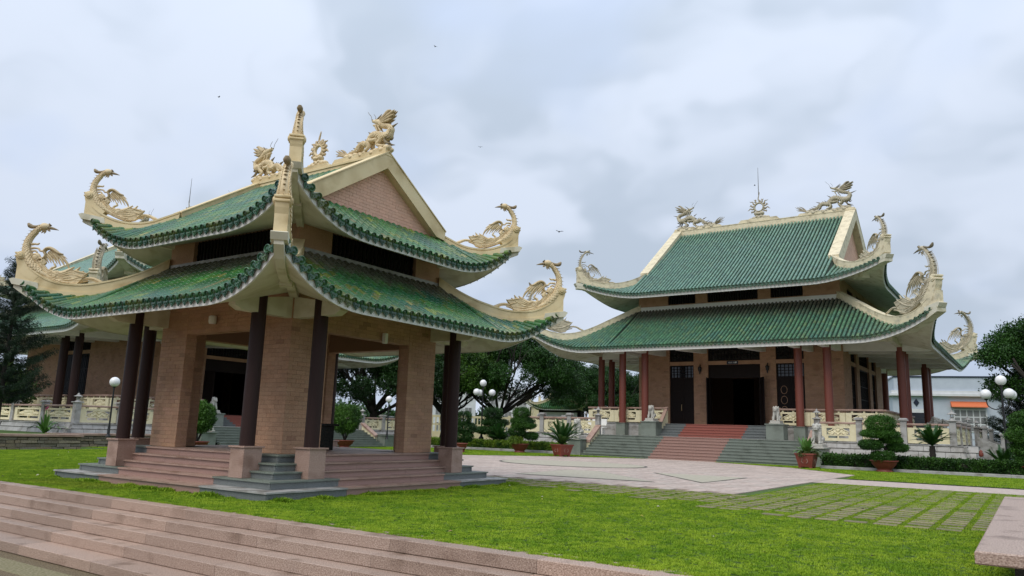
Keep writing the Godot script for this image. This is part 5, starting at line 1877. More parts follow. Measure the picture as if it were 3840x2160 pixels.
func terraces() -> void:
	var root := thing("temple_terrace", "raised granite terrace and broad front stairs of the right temple", "terrace", TEM_AT, TEM_TURN)
	var g := G.new()
	var e := 12.9
	g.hexa([Vector3(-e - 0.3, -0.05, e + 0.3), Vector3(e + 0.3, -0.05, e + 0.3), Vector3(e + 0.3, -0.05, -e - 0.3), Vector3(-e - 0.3, -0.05, -e - 0.3)], [Vector3(-e, LANDING - 0.03, e), Vector3(e, LANDING - 0.03, e), Vector3(e, LANDING - 0.03, -e), Vector3(-e, LANDING - 0.03, -e)])
	part("terrace_core", g, M.mortar, root)
	g = G.new()
	g.span(Vector3(-e - 0.1, LANDING - 0.03, -e - 0.1), Vector3(e + 0.1, LANDING, e + 0.1))
	part("terrace_floor", g, M.pale_granite, root)
	g = G.new()
	g.span(Vector3(-9.3, LANDING + 0.004, -9.3), Vector3(9.3, FLOOR - 0.03, 9.3))
	part("gallery_base", g, M.pale_granite, root)
	g = G.new()
	g.span(Vector3(-9.36, FLOOR - 0.03, -9.36), Vector3(9.36, FLOOR, 9.36))
	part("gallery_floor", g, M.pale_granite, root)
	# battered base wall of stone blocks on the front and right side, single stones; the rest joined
	var shapes := []
	for k in 4:
		var b := G.new()
		var w: float = [0.62, 0.5, 0.74, 0.56][k]
		b.paint(Color(1, 1, 1))
		b.box(Vector3.ZERO, Vector3(w - 0.014, 0.286, 0.12), 0.0, 0.012)
		shapes.append([b.mesh(), w])
	for k in 4:
		var turn := Basis(Vector3.UP, k * PI / 2)
		var xs := []
		for j in 4:
			var y := 0.15 + j * 0.3
			var x := -e - 0.35
			var lean := Basis(Vector3.RIGHT, -0.3)
			while x < e + 0.2:
				var q: Array = shapes[rng.randi() % 4]
				var out := e + 0.36 - y * 0.3
				var mid: float = x + q[1] / 2
				if not (k == 0 and absf(mid) < 6.3) and absf(mid) < out + 0.2:
					var X := Transform3D(turn * lean, turn * Vector3(mid, y, out - rr(0, 0.012)))
					if k in [0, 1] and not (k == 1 and mid < -4):
						node("stone_block", q[0], M.pale_granite, root).transform = X
					else:
						xs.append(X)
				x += q[1]
		if xs.size():
			many("stone_blocks", shapes[0][0], xs, [], root, M.pale_granite)
	# stairs: lower flight of eight, upper flight of five
	stair(root, 8, -6.08, 6.08, -1.9, 1.9, 13.0, 0.29, LANDING, 0.1525, "green_granite", "rose_granite")
	stair(root, 5, -3.6, 3.1, -2.05, 1.75, 9.2, 0.3, FLOOR + 0.004, 0.156, "grey_granite", "red_granite")
	# sloping cheeks beside the lower flight, and their blocks
	for s in [-1.0, 1.0]:
		g = G.new()
		g.slab(PackedVector2Array([Vector2(13.0, 0), Vector2(14.25, 0), Vector2(14.25, 0.78), Vector2(13.0, 1.62)]), -0.12, 0.12, Transform3D(Basis(Vector3.UP, -PI / 2), Vector3(s * 6.24, 0, 0)))
		part("stair_cheek", g, M.panel_cream, root)
		g = G.new()
		g.slab(PackedVector2Array([Vector2(12.96, 1.64), Vector2(14.3, 0.74), Vector2(14.3, 0.88), Vector2(12.96, 1.78)]), -0.18, 0.18, Transform3D(Basis(Vector3.UP, -PI / 2), Vector3(s * 6.24, 0, 0)))
		part("handrail", g, M.pink_granite, root)
		g = G.new()
		g.box(Vector3(s * 6.75, 0.42, 14.55), Vector3(0.86, 0.9, 0.86), 0.0, 0.01)
		g.box(Vector3(s * 6.75, 0.89, 14.55), Vector3(0.98, 0.06, 0.98), 0.0, 0.012)
		part("lion_block", g, M.green_granite, root)
		g = G.new()
		g.box(Vector3(s * 3.75, 1.63, 10.75), Vector3(0.95, 0.82, 0.9), 0.0, 0.01)
		g.box(Vector3(s * 3.75, 2.06, 10.75), Vector3(1.06, 0.06, 1.0), 0.0, 0.012)
		part("lion_block", g, M.green_granite, root)
	# side stairs on the right
	g = G.new()
	g.slab(PackedVector2Array([Vector2(12.9, 0), Vector2(16.6, 0), Vector2(16.6, 0.12), Vector2(12.9, 1.75)]), -0.15, 0.15, Transform3D(Basis(), Vector3(0, 0, 4.6)))
	part("stair_cheek", g, M.pale_granite, root)
	g = G.new()
	g.slab(PackedVector2Array([Vector2(12.9, 0), Vector2(16.6, 0), Vector2(16.6, 0.12), Vector2(12.9, 1.75)]), -0.15, 0.15, Transform3D(Basis(), Vector3(0, 0, -3.3)))
	part("stair_cheek", g, M.pale_granite, root)
	g = G.new()
	for i in 8:
		g.span(Vector3(12.9 + i * 0.32, -0.02, -3.1), Vector3(13.23 + i * 0.32, LANDING - 0.15 * (i + 1), 3.1))
	part("side_steps", g, M.green_granite, root).set_meta("kind", "stuff")
	# outer balustrade
	var ob := thing("terrace_balustrade", "outer cream balustrade with stone posts round the right temple's terrace", "balustrade", TEM_AT, TEM_TURN)
	var z := 12.75
	var hp := 1.12
	var pf := [6.35, 8.35, 10.35, 12.42]
	for s in [-1.0, 1.0]:
		for i in pf.size():
			post(ob, Vector3(s * pf[i], LANDING, z), hp, i == 0 or i == 3)
			if i:
				panel(ob, Vector3(minf(s * pf[i - 1], s * pf[i]) + 0.14, LANDING, z), Vector3(maxf(s * pf[i - 1], s * pf[i]) - 0.14, LANDING, z), 1.0, "pink_granite")
		var side := [z, 9.7, 6.5, 3.3]
		for i in range(1, side.size()):
			post(ob, Vector3(s * 12.42, LANDING, side[i]), hp, i == 3)
			panel(ob, Vector3(s * 12.42, LANDING, side[i - 1] - 0.14), Vector3(s * 12.42, LANDING, side[i] + 0.14), 1.0, "pink_granite")
			if s > 0:
				post(ob, Vector3(s * 12.42, LANDING, -side[i]), hp, i == 3)
				panel(ob, Vector3(s * 12.42, LANDING, -side[i] - 0.14), Vector3(s * 12.42, LANDING, -side[i - 1] + 0.14), 1.0, "pink_granite")
	# posts down the side stairs
	for i in 4:
		post(ob, Vector3(13.2 + i * 0.85, 1.45 - i * 0.36, 3.3), 0.75, i == 3, 0.22)
		if i < 3:
			post(ob, Vector3(13.2 + i * 0.85, 1.45 - i * 0.36, -3.3), 0.75, false, 0.22)
	# inner balustrade of the gallery
	var ib := thing("gallery_balustrade", "inner cream balustrade between the columns of the right temple's gallery", "balustrade", TEM_AT, TEM_TURN)
	for s in [-1.0, 1.0]:
		var px := [3.35, 5.2, 7.05, 8.95]
		for i in 3:
			panel(ib, Vector3(minf(s * px[i], s * px[i + 1]), FLOOR, 9.2), Vector3(maxf(s * px[i], s * px[i + 1]), FLOOR, 9.2), 1.0, "pink_granite")
		for i in 6:
			panel(ib, Vector3(s * 8.95, FLOOR, 9.1 - i * 1.9), Vector3(s * 8.95, FLOOR, 9.1 - (i + 1) * 1.9), 1.0, "pink_granite")
		g = G.new()
		g.slab(PackedVector2Array([Vector2(9.2, 1.9), Vector2(10.3, 1.25), Vector2(10.3, 1.75), Vector2(9.2, 2.95)]), -0.07, 0.07, Transform3D(Basis(Vector3.UP, -PI / 2), Vector3(s * 3.45, 0, 0)))
		part("sloping_panel", g, M.panel_cream, ib)
		g = G.new()
		g.slab(PackedVector2Array([Vector2(9.16, 2.92), Vector2(10.34, 1.72), Vector2(10.34, 1.84), Vector2(9.16, 3.04)]), -0.11, 0.11, Transform3D(Basis(Vector3.UP, -PI / 2), Vector3(s * 3.45, 0, 0)))
		part("sloping_rail", g, M.pink_granite, ib)
	# the same on the left temple
	for q in [[root, "raised granite terrace and stairs of the left temple behind the pavilion"], [ob, "outer cream balustrade with lantern posts round the left temple's terrace"], [ib, "inner cream balustrade of the left temple's gallery, seen through the pavilion"]]:
		var c := copy_of(q[0], q[1], pav(17.64, 33.9), PAV_TURN)
		c.scale = Vector3(0.966, 0.83, 0.966)
	lions()
	# white bench on the landing
	var bench := thing("stone_bench", "white stone bench on the landing left of the temple's front columns", "bench", tem(-7.5, -10.9, LANDING), TEM_TURN)
	g = G.new()
	g.box(Vector3(0, 0.43, 0), Vector3(1.35, 0.07, 0.4), 0.0, 0.02)
	part("seat", g, M.white_paint, bench)
	g = G.new()
	g.xbox(Transform3D(Basis(Vector3.RIGHT, -0.15), Vector3(0, 0.75, -0.2)), Vector3(1.35, 0.42, 0.06), 0.02)
	part("backrest", g, M.white_paint, bench)
	for x in [-0.5, 0.5]:
		g = G.new()
		g.slab(PackedVector2Array([Vector2(-0.2, 0), Vector2(-0.08, 0), Vector2(0, 0.2), Vector2(0.08, 0), Vector2(0.2, 0), Vector2(0.14, 0.4), Vector2(-0.2, 0.4)]), -0.05, 0.05, Transform3D(Basis(Vector3.UP, PI / 2), Vector3(x, 0, 0)))
		part("leg", g, M.white_paint, bench)


# ---------------------------------------------------------------- bodies grown from joined capsules
func smin(a: float, b: float, k: float) -> float:
	var h := clampf(0.5 + 0.5 * (b - a) / k, 0, 1)
	return lerpf(b, a, h) - k * h * (1.0 - h)


func grown(bones: Array, cell: float, k := 0.03) -> G:   # bones: [a, b, ra, rb]; surface nets
	var lo := Vector3.ONE * 1e9
	var hi := -lo
	for q in bones:
		for p in [q[0], q[1]]:
			var r: float = maxf(q[2], q[3]) + 3 * cell
			lo = lo.min(p - Vector3.ONE * r)
			hi = hi.max(p + Vector3.ONE * r)
	var n := Vector3i(((hi - lo) / cell).ceil()) + Vector3i.ONE
	var f := PackedFloat32Array()
	f.resize(n.x * n.y * n.z)
	f.fill(1.0)
	for q in bones:
		var r: float = maxf(q[2], q[3]) + 2.5 * cell + k
		var a := Vector3i(((((q[0] as Vector3).min(q[1]) - Vector3.ONE * r) - lo) / cell).floor()).clamp(Vector3i.ZERO, n - Vector3i.ONE)
		var b := Vector3i(((((q[0] as Vector3).max(q[1]) + Vector3.ONE * r) - lo) / cell).ceil()).clamp(Vector3i.ZERO, n - Vector3i.ONE)
		var ab: Vector3 = q[1] - q[0]
		var ll := maxf(ab.length_squared(), 1e-9)
		for z in range(a.z, b.z + 1):
			for y in range(a.y, b.y + 1):
				for x in range(a.x, b.x + 1):
					var p := lo + Vector3(x, y, z) * cell
					var t := clampf((p - q[0]).dot(ab) / ll, 0, 1)
					var d: float = p.distance_to(q[0] + ab * t) - lerpf(q[2], q[3], t)
					var i := (z * n.y + y) * n.x + x
					f[i] = smin(f[i], d, k)
	var g := G.new()
	var at := {}
	var sx := 1
	var sy := n.x
	var sz := n.x * n.y
	for z in n.z - 1:
		for y in n.y - 1:
			for x in n.x - 1:
				var i := (z * n.y + y) * n.x + x
				var c := [f[i], f[i + sx], f[i + sy], f[i + sx + sy], f[i + sz], f[i + sx + sz], f[i + sy + sz], f[i + sx + sy + sz]]
				var neg := 0
				for v in c:
					if v < 0:
						neg += 1
				if neg == 0 or neg == 8:
					continue
				var s := Vector3.ZERO
				var m := 0
				for e in [[0, 1], [2, 3], [4, 5], [6, 7], [0, 2], [1, 3], [4, 6], [5, 7], [0, 4], [1, 5], [2, 6], [3, 7]]:
					var u: float = c[e[0]]
					var w: float = c[e[1]]
					if (u < 0) != (w < 0):
						var t := u / (u - w)
						var pu := Vector3(e[0] & 1, (e[0] >> 1) & 1, e[0] >> 2)
						var pw := Vector3(e[1] & 1, (e[1] >> 1) & 1, e[1] >> 2)
						s += pu.lerp(pw, t)
						m += 1
				var nn := Vector3(c[1] - c[0] + c[3] - c[2] + c[5] - c[4] + c[7] - c[6], c[2] - c[0] + c[3] - c[1] + c[6] - c[4] + c[7] - c[5], c[4] - c[0] + c[5] - c[1] + c[6] - c[2] + c[7] - c[3])
				at[i] = g.put(lo + (Vector3(x, y, z) + s / m) * cell, nn.normalized())
	for i in at.keys():
		var axes := [sx, sy, sz]
		for d in 3:
			var j: int = i + axes[d]
			if (f[i] < 0) == (f[j] < 0):
				continue
			var u: int = axes[(d + 1) % 3]
			var w: int = axes[(d + 2) % 3]
			if not (at.has(i - u) and at.has(i - w) and at.has(i - u - w)):
				continue
			var q := [at[i], at[i - u], at[i - u - w], at[i - w]]
			if f[i] < 0:
				g.ix.append_array(PackedInt32Array([q[0], q[2], q[1], q[0], q[3], q[2]]))
			else:
				g.ix.append_array(PackedInt32Array([q[0], q[1], q[2], q[0], q[2], q[3]]))
	return g


func lions() -> void:
	var V := func(x, y, z): return Vector3(x, y, z)
	# a seated guardian lion, 0.8 high, facing +z
	var bones := [
		[Vector3(0, 0.17, -0.16), Vector3(0, 0.42, 0.02), 0.17, 0.15], [Vector3(0, 0.42, 0.02), Vector3(0, 0.54, 0.08), 0.16, 0.13],
		[Vector3(0, 0.64, 0.12), Vector3(0, 0.62, 0.17), 0.135, 0.12], [Vector3(0, 0.585, 0.22), Vector3(0, 0.585, 0.255), 0.085, 0.075]]
	for s in [-1.0, 1.0]:
		bones.append([Vector3(s * 0.1, 0.40, 0.09), Vector3(s * 0.115, 0.06, 0.17), 0.075, 0.05])
		bones.append([Vector3(s * 0.115, 0.045, 0.17), Vector3(s * 0.115, 0.04, 0.24), 0.05, 0.045])
		bones.append([Vector3(s * 0.13, 0.2, -0.12), Vector3(s * 0.17, 0.17, 0.05), 0.12, 0.075])
		bones.append([Vector3(s * 0.17, 0.12, 0.05), Vector3(s * 0.17, 0.045, 0.1), 0.06, 0.05])
		bones.append([Vector3(s * 0.1, 0.74, 0.06), Vector3(s * 0.13, 0.78, 0.04), 0.04, 0.025])
		for i in 4:
			bones.append([Vector3(s * 0.13, 0.72 - i * 0.09, 0.08 - i * 0.012), Vector3(s * 0.14, 0.7 - i * 0.09, 0.06 - i * 0.012), 0.045, 0.045])
	bones.append([Vector3(0, 0.25, -0.3), Vector3(0, 0.48, -0.22), 0.05, 0.07])
	for i in 3:
		bones.append([Vector3(0, 0.76 - i * 0.1, 0.02 - i * 0.05), Vector3(0, 0.74 - i * 0.1, 0.0 - i * 0.05), 0.06, 0.06])
	var body := grown(bones, 0.02, 0.025).mesh()
	var face := G.new()
	for s in [-1.0, 1.0]:
		face.ball(Vector3(s * 0.055, 0.665, 0.235), Vector3(0.025, 0.022, 0.02), 8, 6)
		face.tube([Vector3(s * 0.02, 0.70, 0.245), Vector3(s * 0.06, 0.71, 0.24), Vector3(s * 0.1, 0.69, 0.2)], [0.016, 0.02, 0.01], 6)
	face.ball(Vector3(0, 0.625, 0.32), Vector3(0.04, 0.025, 0.025), 8, 6)
	var jaw := G.new()
	jaw.tube([Vector3(-0.075, 0.56, 0.26), Vector3(-0.04, 0.545, 0.325), Vector3(0.04, 0.545, 0.325), Vector3(0.075, 0.56, 0.26)], [0.012, 0.014, 0.014, 0.012], 6)
	var plinth := G.new()
	plinth.box(Vector3(0, -0.06, 0.0), Vector3(0.52, 0.13, 0.72), 0.0, 0.015)
	plinth.box(Vector3(0, -0.15, 0.0), Vector3(0.62, 0.07, 0.82), 0.0, 0.015)
	var first: Node3D = null
	for q in [[tem(-3.75, -10.75, 2.27), TEM_TURN, "white stone lion on the block left of the upper stairs, before the temple door", 1.0],
			[tem(3.75, -10.75, 2.27), TEM_TURN, "white stone lion on the block right of the upper stairs, before the temple door", 1.0],
			[tem(-6.75, -14.55, 1.1), TEM_TURN, "larger white stone lion at the left foot of the lower stairs, behind a potted cycad", 1.25],
			[tem(6.75, -14.55, 1.1), TEM_TURN, "larger white stone lion at the right foot of the lower stairs, behind a potted agave", 1.25],
			[tem(10.6, 2.6, LANDING + 0.55), TEM_TURN + PI / 2, "grey stone lion between two red columns of the temple's right side", 1.35],
			[tem(10.6, -2.6, LANDING + 0.55), TEM_TURN + PI / 2, "grey stone lion by the near red columns of the temple's right side", 1.35],
			[pav(17.64 - 3.62, 33.9 - 10.4, 1.9), PAV_TURN, "pale stone lion beside the left temple's red upper steps, seen through the pavilion", 0.9],
			[pav(17.64 - 6.5, 33.9 - 14.06, 0.97), PAV_TURN, "pale stone lion at the foot of the left temple's stairs", 1.0]]:
		var o: Node3D
		if first == null:
			o = thing("stone_lion", q[2], "statue", q[0], q[1], "guardian lions by the stairs")
			first = o
			node("body", body, M.lion_stone, o)
			part("face", face, M.lion_stone, o).set_meta("kind", "stuff")
			part("jaw", jaw, M.lion_stone, o)
			part("plinth", plinth, M.lion_stone, o)
		else:
			o = copy_of(first, q[2], q[0], q[1])
		o.scale = Vector3.ONE * q[3]


# ---------------------------------------------------------------- ground
func sheet(called: String, pts: Array, y: float, mat: Material) -> MeshInstance3D:
	var o := PackedVector2Array()
	for p in pts:
		o.append(Vector2(p.x, -p.z))
	if Geometry2D.is_polygon_clockwise(o):
		o.reverse()
	var g := G.new()
	var t := Geometry2D.triangulate_polygon(o)
	for k in range(0, t.size(), 3):
		var a := o[t[k]]
		var b := o[t[k + 1]]
		var d := o[t[k + 2]]
		if (b - a).cross(d - a) > 0:
			var s := b
			b = d
			d = s
		g.tri(Vector3(a.x, y, -a.y), Vector3(b.x, y, -b.y), Vector3(d.x, y, -d.y))
	return struct(called, g, mat)


const STAIR_A := -5.23


func ground() -> void:
	sheet("ground", [pav(-4.9, -300), pav(500, -300), pav(500, 300), pav(-4.9, 300)], -0.012, M.soil_grass)
	sheet("pebble_pavement", [pav(-300, -300), pav(-5.9, -300), pav(-5.9, 300), pav(-300, 300)], -0.76, M.pebble_ground)
	# plaza with slabs
	sheet("plaza_bed", [tem(-9.8, -36.3), tem(9.8, -36.3), tem(9.8, -13.2), tem(-9.8, -13.2)], -0.004, M.plaza_joint)
	var bed := get_child(get_child_count() - 1)
	var kinds := []
	var slab := G.new()
	slab.paint(Color(1, 1, 1))
	slab.box(Vector3.ZERO, Vector3(0.792, 0.03, 0.392))
	var slab_mesh := slab.mesh()
	shades("plaza_stone", [Color(1, 1, 1), Color(0.9, 0.88, 0.87), Color(1.08, 1.06, 1.05), Color(0.96, 0.99, 0.98)])
	for k in 4:
		M["plaza_stone%d" % k].vertex_color_use_as_albedo = false
	for i in range(-24, 25):
		for j in 52:
			var a: float = i * 0.4
			var b: float = -36.1 + j * 0.44
			var c := tem(a, b, 0.0)
			kinds.append([Transform3D(Basis(Vector3.UP, TEM_TURN + PI / 2), tem(i * 0.4, -35.9 + j * 0.8 + (0.4 if i % 2 else 0.0), rr(-0.003, 0.002))), c])
	var inside := []
	for q in kinds:
		var l: Vector3 = (q[0].origin - TEM_AT).rotated(Vector3.UP, -TEM_TURN)
		if absf(l.x) < 9.7 and l.z < 36.2 and l.z > 13.3:
			inside.append([q[0], null, 0])
	var alone := {}
	for i in nearest(inside, Vector3(3, 0, -14), [0], 300):
		alone[i] = true
	var xs := []
	var cs := []
	for i in inside.size():
		if alone.has(i):
			node("paving_slab", slab_mesh, M["plaza_stone%d" % [0, 1, 2, 3, 0][(i * 7) % 5]], bed).transform = inside[i][0]
		else:
			xs.append(inside[i][0])
			var t := rr(0.88, 1.1)
			cs.append(Color(t, t * 0.99, t * 0.98))
	many("paving_slabs", slab_mesh, xs, cs, bed, M.plaza_stone)
	# inlays: a round panel and two pointed ones, each with a dark border
	var ring := []
	for i in 48:
		ring.append(tem(cos(TAU * i / 48) * 3.1 - 0.4, -26.2 + sin(TAU * i / 48) * 2.5))
	inlay(ring)
	inlay([pav(7.5, -1.4), pav(11.2, -1.0), pav(11.6, -2.0), pav(8.0, -5.6)])
	inlay([tem(4.7, -29.3), tem(7.8, -33.0), tem(7.75, -29.0)])
	sheet("path", [tem(9.8, -28.9), tem(60, -28.9), tem(60, -25.75), tem(9.8, -25.75)], 0.004, M.plaza_stone0)
	# grass verges beside the stairs
	sheet("left_verge", [tem(-20, -29), tem(-9.0, -25.3), tem(-7.2, -22.2), tem(-5.3, -18.9), tem(-1.95, -15.75), tem(-1.95, -15.2), tem(-20, -15.2)], 0.022, M.soil_grass)
	sheet("right_verge", [tem(1.95, -15.75), tem(6.3, -17.9), tem(9.9, -22.2), tem(10.2, -25.7), tem(60, -25.7), tem(60, -15.2), tem(1.95, -15.2)], 0.022, M.soil_grass)
	foreground()
	pavers()


func inlay(pts: Array) -> void:
	var m := Vector3.ZERO
	for p in pts:
		m += p / pts.size()
	var wide := []
	for p in pts:
		wide.append(p + (p - m).normalized() * 0.12)
	sheet("inlay_border", wide, 0.021, M.inlay_line)
	sheet("inlay_panel", pts, 0.026, M.plaza_inlay)


func foreground() -> void:
	var st := thing("granite_stairs", "broad pink granite stairs climbing from the foreground to the lawn", "stairs")
	var core := G.new()
	var X := Transform3D(Basis(Vector3.UP, PAV_TURN), PAV_AT)
	for i in 5:
		core.xbox(X * Transform3D(Basis(), Vector3(STAIR_A - i * 0.2825 + 0.5, -0.52 - i * 0.0758 + 0.0, -2.0)), Vector3(0.92, 0.98 - i * 0.1516, 34.0))
	part("stair_core", core, M.mortar, st)
	var n := 0
	for i in 5:
		var off: float = [0.36, 0.39, 0.41, 0.44, 0.46][i]
		var a0: float = STAIR_A - i * 0.2825
		if i == 4:
			a0 -= 0.16
		for j in range(-9, 8):
			var b0 := off - 2.0825 * (j + 1)
			var b1 := off - 2.0825 * j
			if b0 < -14.2:
				if b1 < -13.9:
					continue
				b0 = -14.2
			var g := G.new()
			var d := 0.46 if i < 4 else 0.6
			g.xbox(X * Transform3D(Basis(), Vector3(a0 + d / 2 + rr(-0.002, 0.002), -i * 0.1516 - 0.074 + rr(-0.0015, 0.0015), -(b0 + b1) / 2)), Vector3(d, 0.148, b1 - b0 - 0.005), 0.007)
			part("stair_slab", g, M["foreground_granite%d" % (n * 5 % 4)], st)
			n += 1
	# gutter and dirt strip at the foot
	var gut := G.new()
	gut.xbox(X * Transform3D(Basis(), Vector3(STAIR_A - 1.75, -0.775, -2)), Vector3(0.42, 0.05, 60), 0.008)
	part("gutter_kerb", gut, M.paver_concrete, st)
	# parapet slab at the right end
	var p := thing("parapet", "pink granite parapet slab on a dark base at the lower right corner", "parapet", pav(-5.04, -14.03), PAV_TURN)
	var g2 := G.new()
	g2.span(Vector3(0, 0.395, 0), Vector3(8.0, 0.5, 1.3), 0.012)
	part("coping_slab", g2, M.foreground_granite, p)
	g2 = G.new()
	g2.span(Vector3(0.42, -0.3, 0.25), Vector3(7.9, 0.395, 1.1))
	part("base", g2, M.black_granite, p)


func bare(a: float, b: float) -> bool:   # where the pavers in the lawn show through the grass, in the pavilion's grid
	var edge := lerpf(4.2, 1.5, clampf((-b - 3.0) / 10.0, 0, 1))
	var q := fine.get_noise_2d(a * 0.8, b * 0.8) * 1.3
	return a + q > edge and b < 0.5


func pavers() -> void:
	var bed := struct("paver_bed", G_flat([pav(1.0, -0.5), pav(5.75, -0.5), pav(5.75, -9.0), pav(13.0, -9.2), pav(13.0, -30), pav(1.0, -30)], -0.006), M.soil_grass)
	var list := []
	for i in 42:
		for j in 64:
			var a := -4.6 + i * 0.42
			var b := -0.7 - j * 0.45
			if a > 5.5 and b > -8.95:
				continue
			if a > 13.0 or a < -4.4:
				continue
			var show := bare(a, b)
			if not show:
				continue
			list.append([Transform3D(Basis(Vector3.UP, PAV_TURN + rr(-0.02, 0.02)) * Basis(Vector3.RIGHT, rr(-0.015, 0.015)), pav(a, b, -0.0165 + rr(-0.004, 0.005))), null, 0])
	# the same pattern beyond the path
	for i in 60:
		for j in 19:
			list.append([Transform3D(Basis(Vector3.UP, PAV_TURN), tem(10.6 + i * 0.45, -25.2 + j * 0.42, -0.003)), null, 0])
	var g := G.new()
	g.box(Vector3.ZERO, Vector3(0.24, 0.06, 0.35), 0.0, 0.006)
	var m := g.mesh()
	var alone := {}
	for i in nearest(list, Vector3(6, 0, -12), [0], 300):
		alone[i] = true
	shades("paver_concrete", [Color(1, 1, 1), Color(0.82, 0.84, 0.8), Color(1.12, 1.1, 1.05)])
	var xs := []
	for i in list.size():
		if alone.has(i):
			node("paver", m, M["paver_concrete%d" % (i * 5 % 3)], bed).transform = list[i][0]
		else:
			xs.append(list[i][0])
	many("pavers", m, xs, [], bed, M.paver_concrete)


func G_flat(pts: Array, y: float) -> G:
	var o := PackedVector2Array()
	for p in pts:
		o.append(Vector2(p.x, -p.z))
	if Geometry2D.is_polygon_clockwise(o):
		o.reverse()
	var g := G.new()
	var t := Geometry2D.triangulate_polygon(o)
	for k in range(0, t.size(), 3):
		var q := [o[t[k]], o[t[k + 1]], o[t[k + 2]]]
		if (q[1] - q[0]).cross(q[2] - q[0]) > 0:
			q = [q[0], q[2], q[1]]
		g.tri(Vector3(q[0].x, y, -q[0].y), Vector3(q[1].x, y, -q[1].y), Vector3(q[2].x, y, -q[2].y))
	return g


# ---------------------------------------------------------------- plants
var clumps := {}


func clump(size: float, leaves: int, long: float, kind := 0) -> Mesh:   # a handful of leaves in a ball
	var key := "%.3f %d %.3f %d" % [size, leaves, long, kind]
	if clumps.has(key):
		return clumps[key]
	var g := G.new()
	g.paint(Color(1, 1, 1))
	for i in leaves:
		var d := Vector3(rr(-1, 1), rr(-1, 1), rr(-1, 1)).normalized()
		var at := d * size * rr(0.3, 1.0)
		var t := (d + Vector3(rr(-1, 1), rr(-0.8, 0.5), rr(-1, 1)) * 0.8).normalized()
		var s := t.cross(Vector3(rr(-1, 1), rr(-1, 1), rr(-1, 1))).normalized()
		var w := long * (0.28 if kind == 0 else 0.09)
		var up := s.cross(t)
		var k := rr(0.75, 1.25)
		g.paint(Color(k, k, k))
		var m := at + t * long * 0.5 + up * long * 0.08
		g.tri(at, m - s * w, m + s * w)
		g.tri(m - s * w, at + t * long, m + s * w)
	clumps[key] = g.mesh()
	return clumps[key]


func foliage(parent: Node, called: String, blobs: Array, count: int, m: Mesh, base: Color, light: Color, size := 1.0, shell := 0.55) -> MultiMeshInstance3D:
	var total := 0.0
	for q in blobs:
		total += pow(q[1].x * q[1].y * q[1].z, 0.667)
	var xs := []
	var cs := []
	for q in blobs:
		var n := int(count * pow(q[1].x * q[1].y * q[1].z, 0.667) / total)
		var tone := rr(0.0, 1.0)
		for i in n:
			var d := Vector3(rr(-1, 1), rr(-1, 1), rr(-1, 1))
			if d.length() > 1.0 or d.length() < 0.05:
				d = d.normalized() * rr(0.4, 1.0)
			d = d.normalized() * lerpf(shell, 1.05, pow(r01(), 0.6))
			var bump := 1.0 + 0.22 * fine.get_noise_3dv((q[0] + d * 2.0) * 1.1)
			var p: Vector3 = q[0] + d * q[1] * bump
			xs.append(Transform3D(Basis.from_euler(Vector3(rr(0, TAU), rr(0, TAU), rr(0, TAU))).scaled(Vector3.ONE * size * rr(0.7, 1.3)), p))
			var t := clampf(0.25 + tone * 0.35 + fine.get_noise_3dv(p * 0.9) * 0.6 + rr(-0.15, 0.25), 0, 1)
			cs.append(base.lerp(light, t))
	return many(called, m, xs, cs, parent, M.leaf)


func limb(g: G, at: Vector3, dir: Vector3, long: float, r: float, deep: int, bend := 0.35, spread := 0.7) -> Array:
	var pts := []
	var rad := []
	var d := dir
	var p := at
	for i in 6:
		pts.append(p)
		rad.append(lerpf(r, r * 0.6, i / 5.0))
		d = (d + Vector3(rr(-1, 1), rr(-0.5, 0.8), rr(-1, 1)) * bend * 0.5).normalized()
		p += d * long / 5.0
	g.tube(pts, rad, 7)
	var ends := []
	if deep > 0:
		for k in 3:
			var nd := (d + Vector3(rr(-1, 1), rr(-0.4, 0.6), rr(-1, 1)) * spread).normalized()
			ends.append_array(limb(g, pts[rng.randi_range(3, 5)], nd, long * rr(0.55, 0.8), r * 0.55, deep - 1, bend, spread))
	else:
		ends.append(p)
	return ends


func umbrella_tree(at: Vector3, label: String, crown: Vector3, low: float, seed_: int, light: Color) -> void:
	rng.seed = seed_
	var t := thing("banyan_tree", label, "tree", at, 0.0, "large trees behind the garden")
	var g := G.new()
	g.tube([Vector3(0, -0.1, 0), Vector3(0.1, 1.0, 0), Vector3(-0.05, 2.2, 0.1), Vector3(0, 3.0, 0)], [0.5, 0.36, 0.32, 0.3], 10)
	var ends := []
	for i in 12:
		var a := TAU * i / 12.0 + rr(-0.25, 0.25)
		ends.append_array(limb(g, Vector3(0, rr(1.9, 3.0), 0), Vector3(cos(a), rr(0.42, 0.9), sin(a)).normalized(), crown.x * rr(0.55, 0.72), 0.15, 2, 0.3, 0.55))
	part("trunk", g, M.bark, t)
	var blobs := []
	for i in 46:
		var a := rr(0, TAU)
		var q := sqrt(r01())
		var y := low + (crown.y - low) * sqrt(maxf(0.0, 1.0 - q * q)) * rr(0.35, 1.0)
		blobs.append([Vector3(cos(a) * q * crown.x, y, sin(a) * q * crown.z), Vector3(rr(1.1, 2.0), rr(0.8, 1.3), rr(1.1, 2.0))])
	for i in 16:
		var a := TAU * i / 16.0
		blobs.append([Vector3(cos(a) * crown.x * rr(0.85, 1.02), low + rr(-0.5, 0.9), sin(a) * crown.z * rr(0.85, 1.02)), Vector3(rr(0.9, 1.5), rr(0.7, 1.1), rr(0.9, 1.5))])
	foliage(t, "crown", blobs, 17000, clump(0.3, 11, 0.15), Color(0.010, 0.036, 0.006), light, 1.0, 0.35)


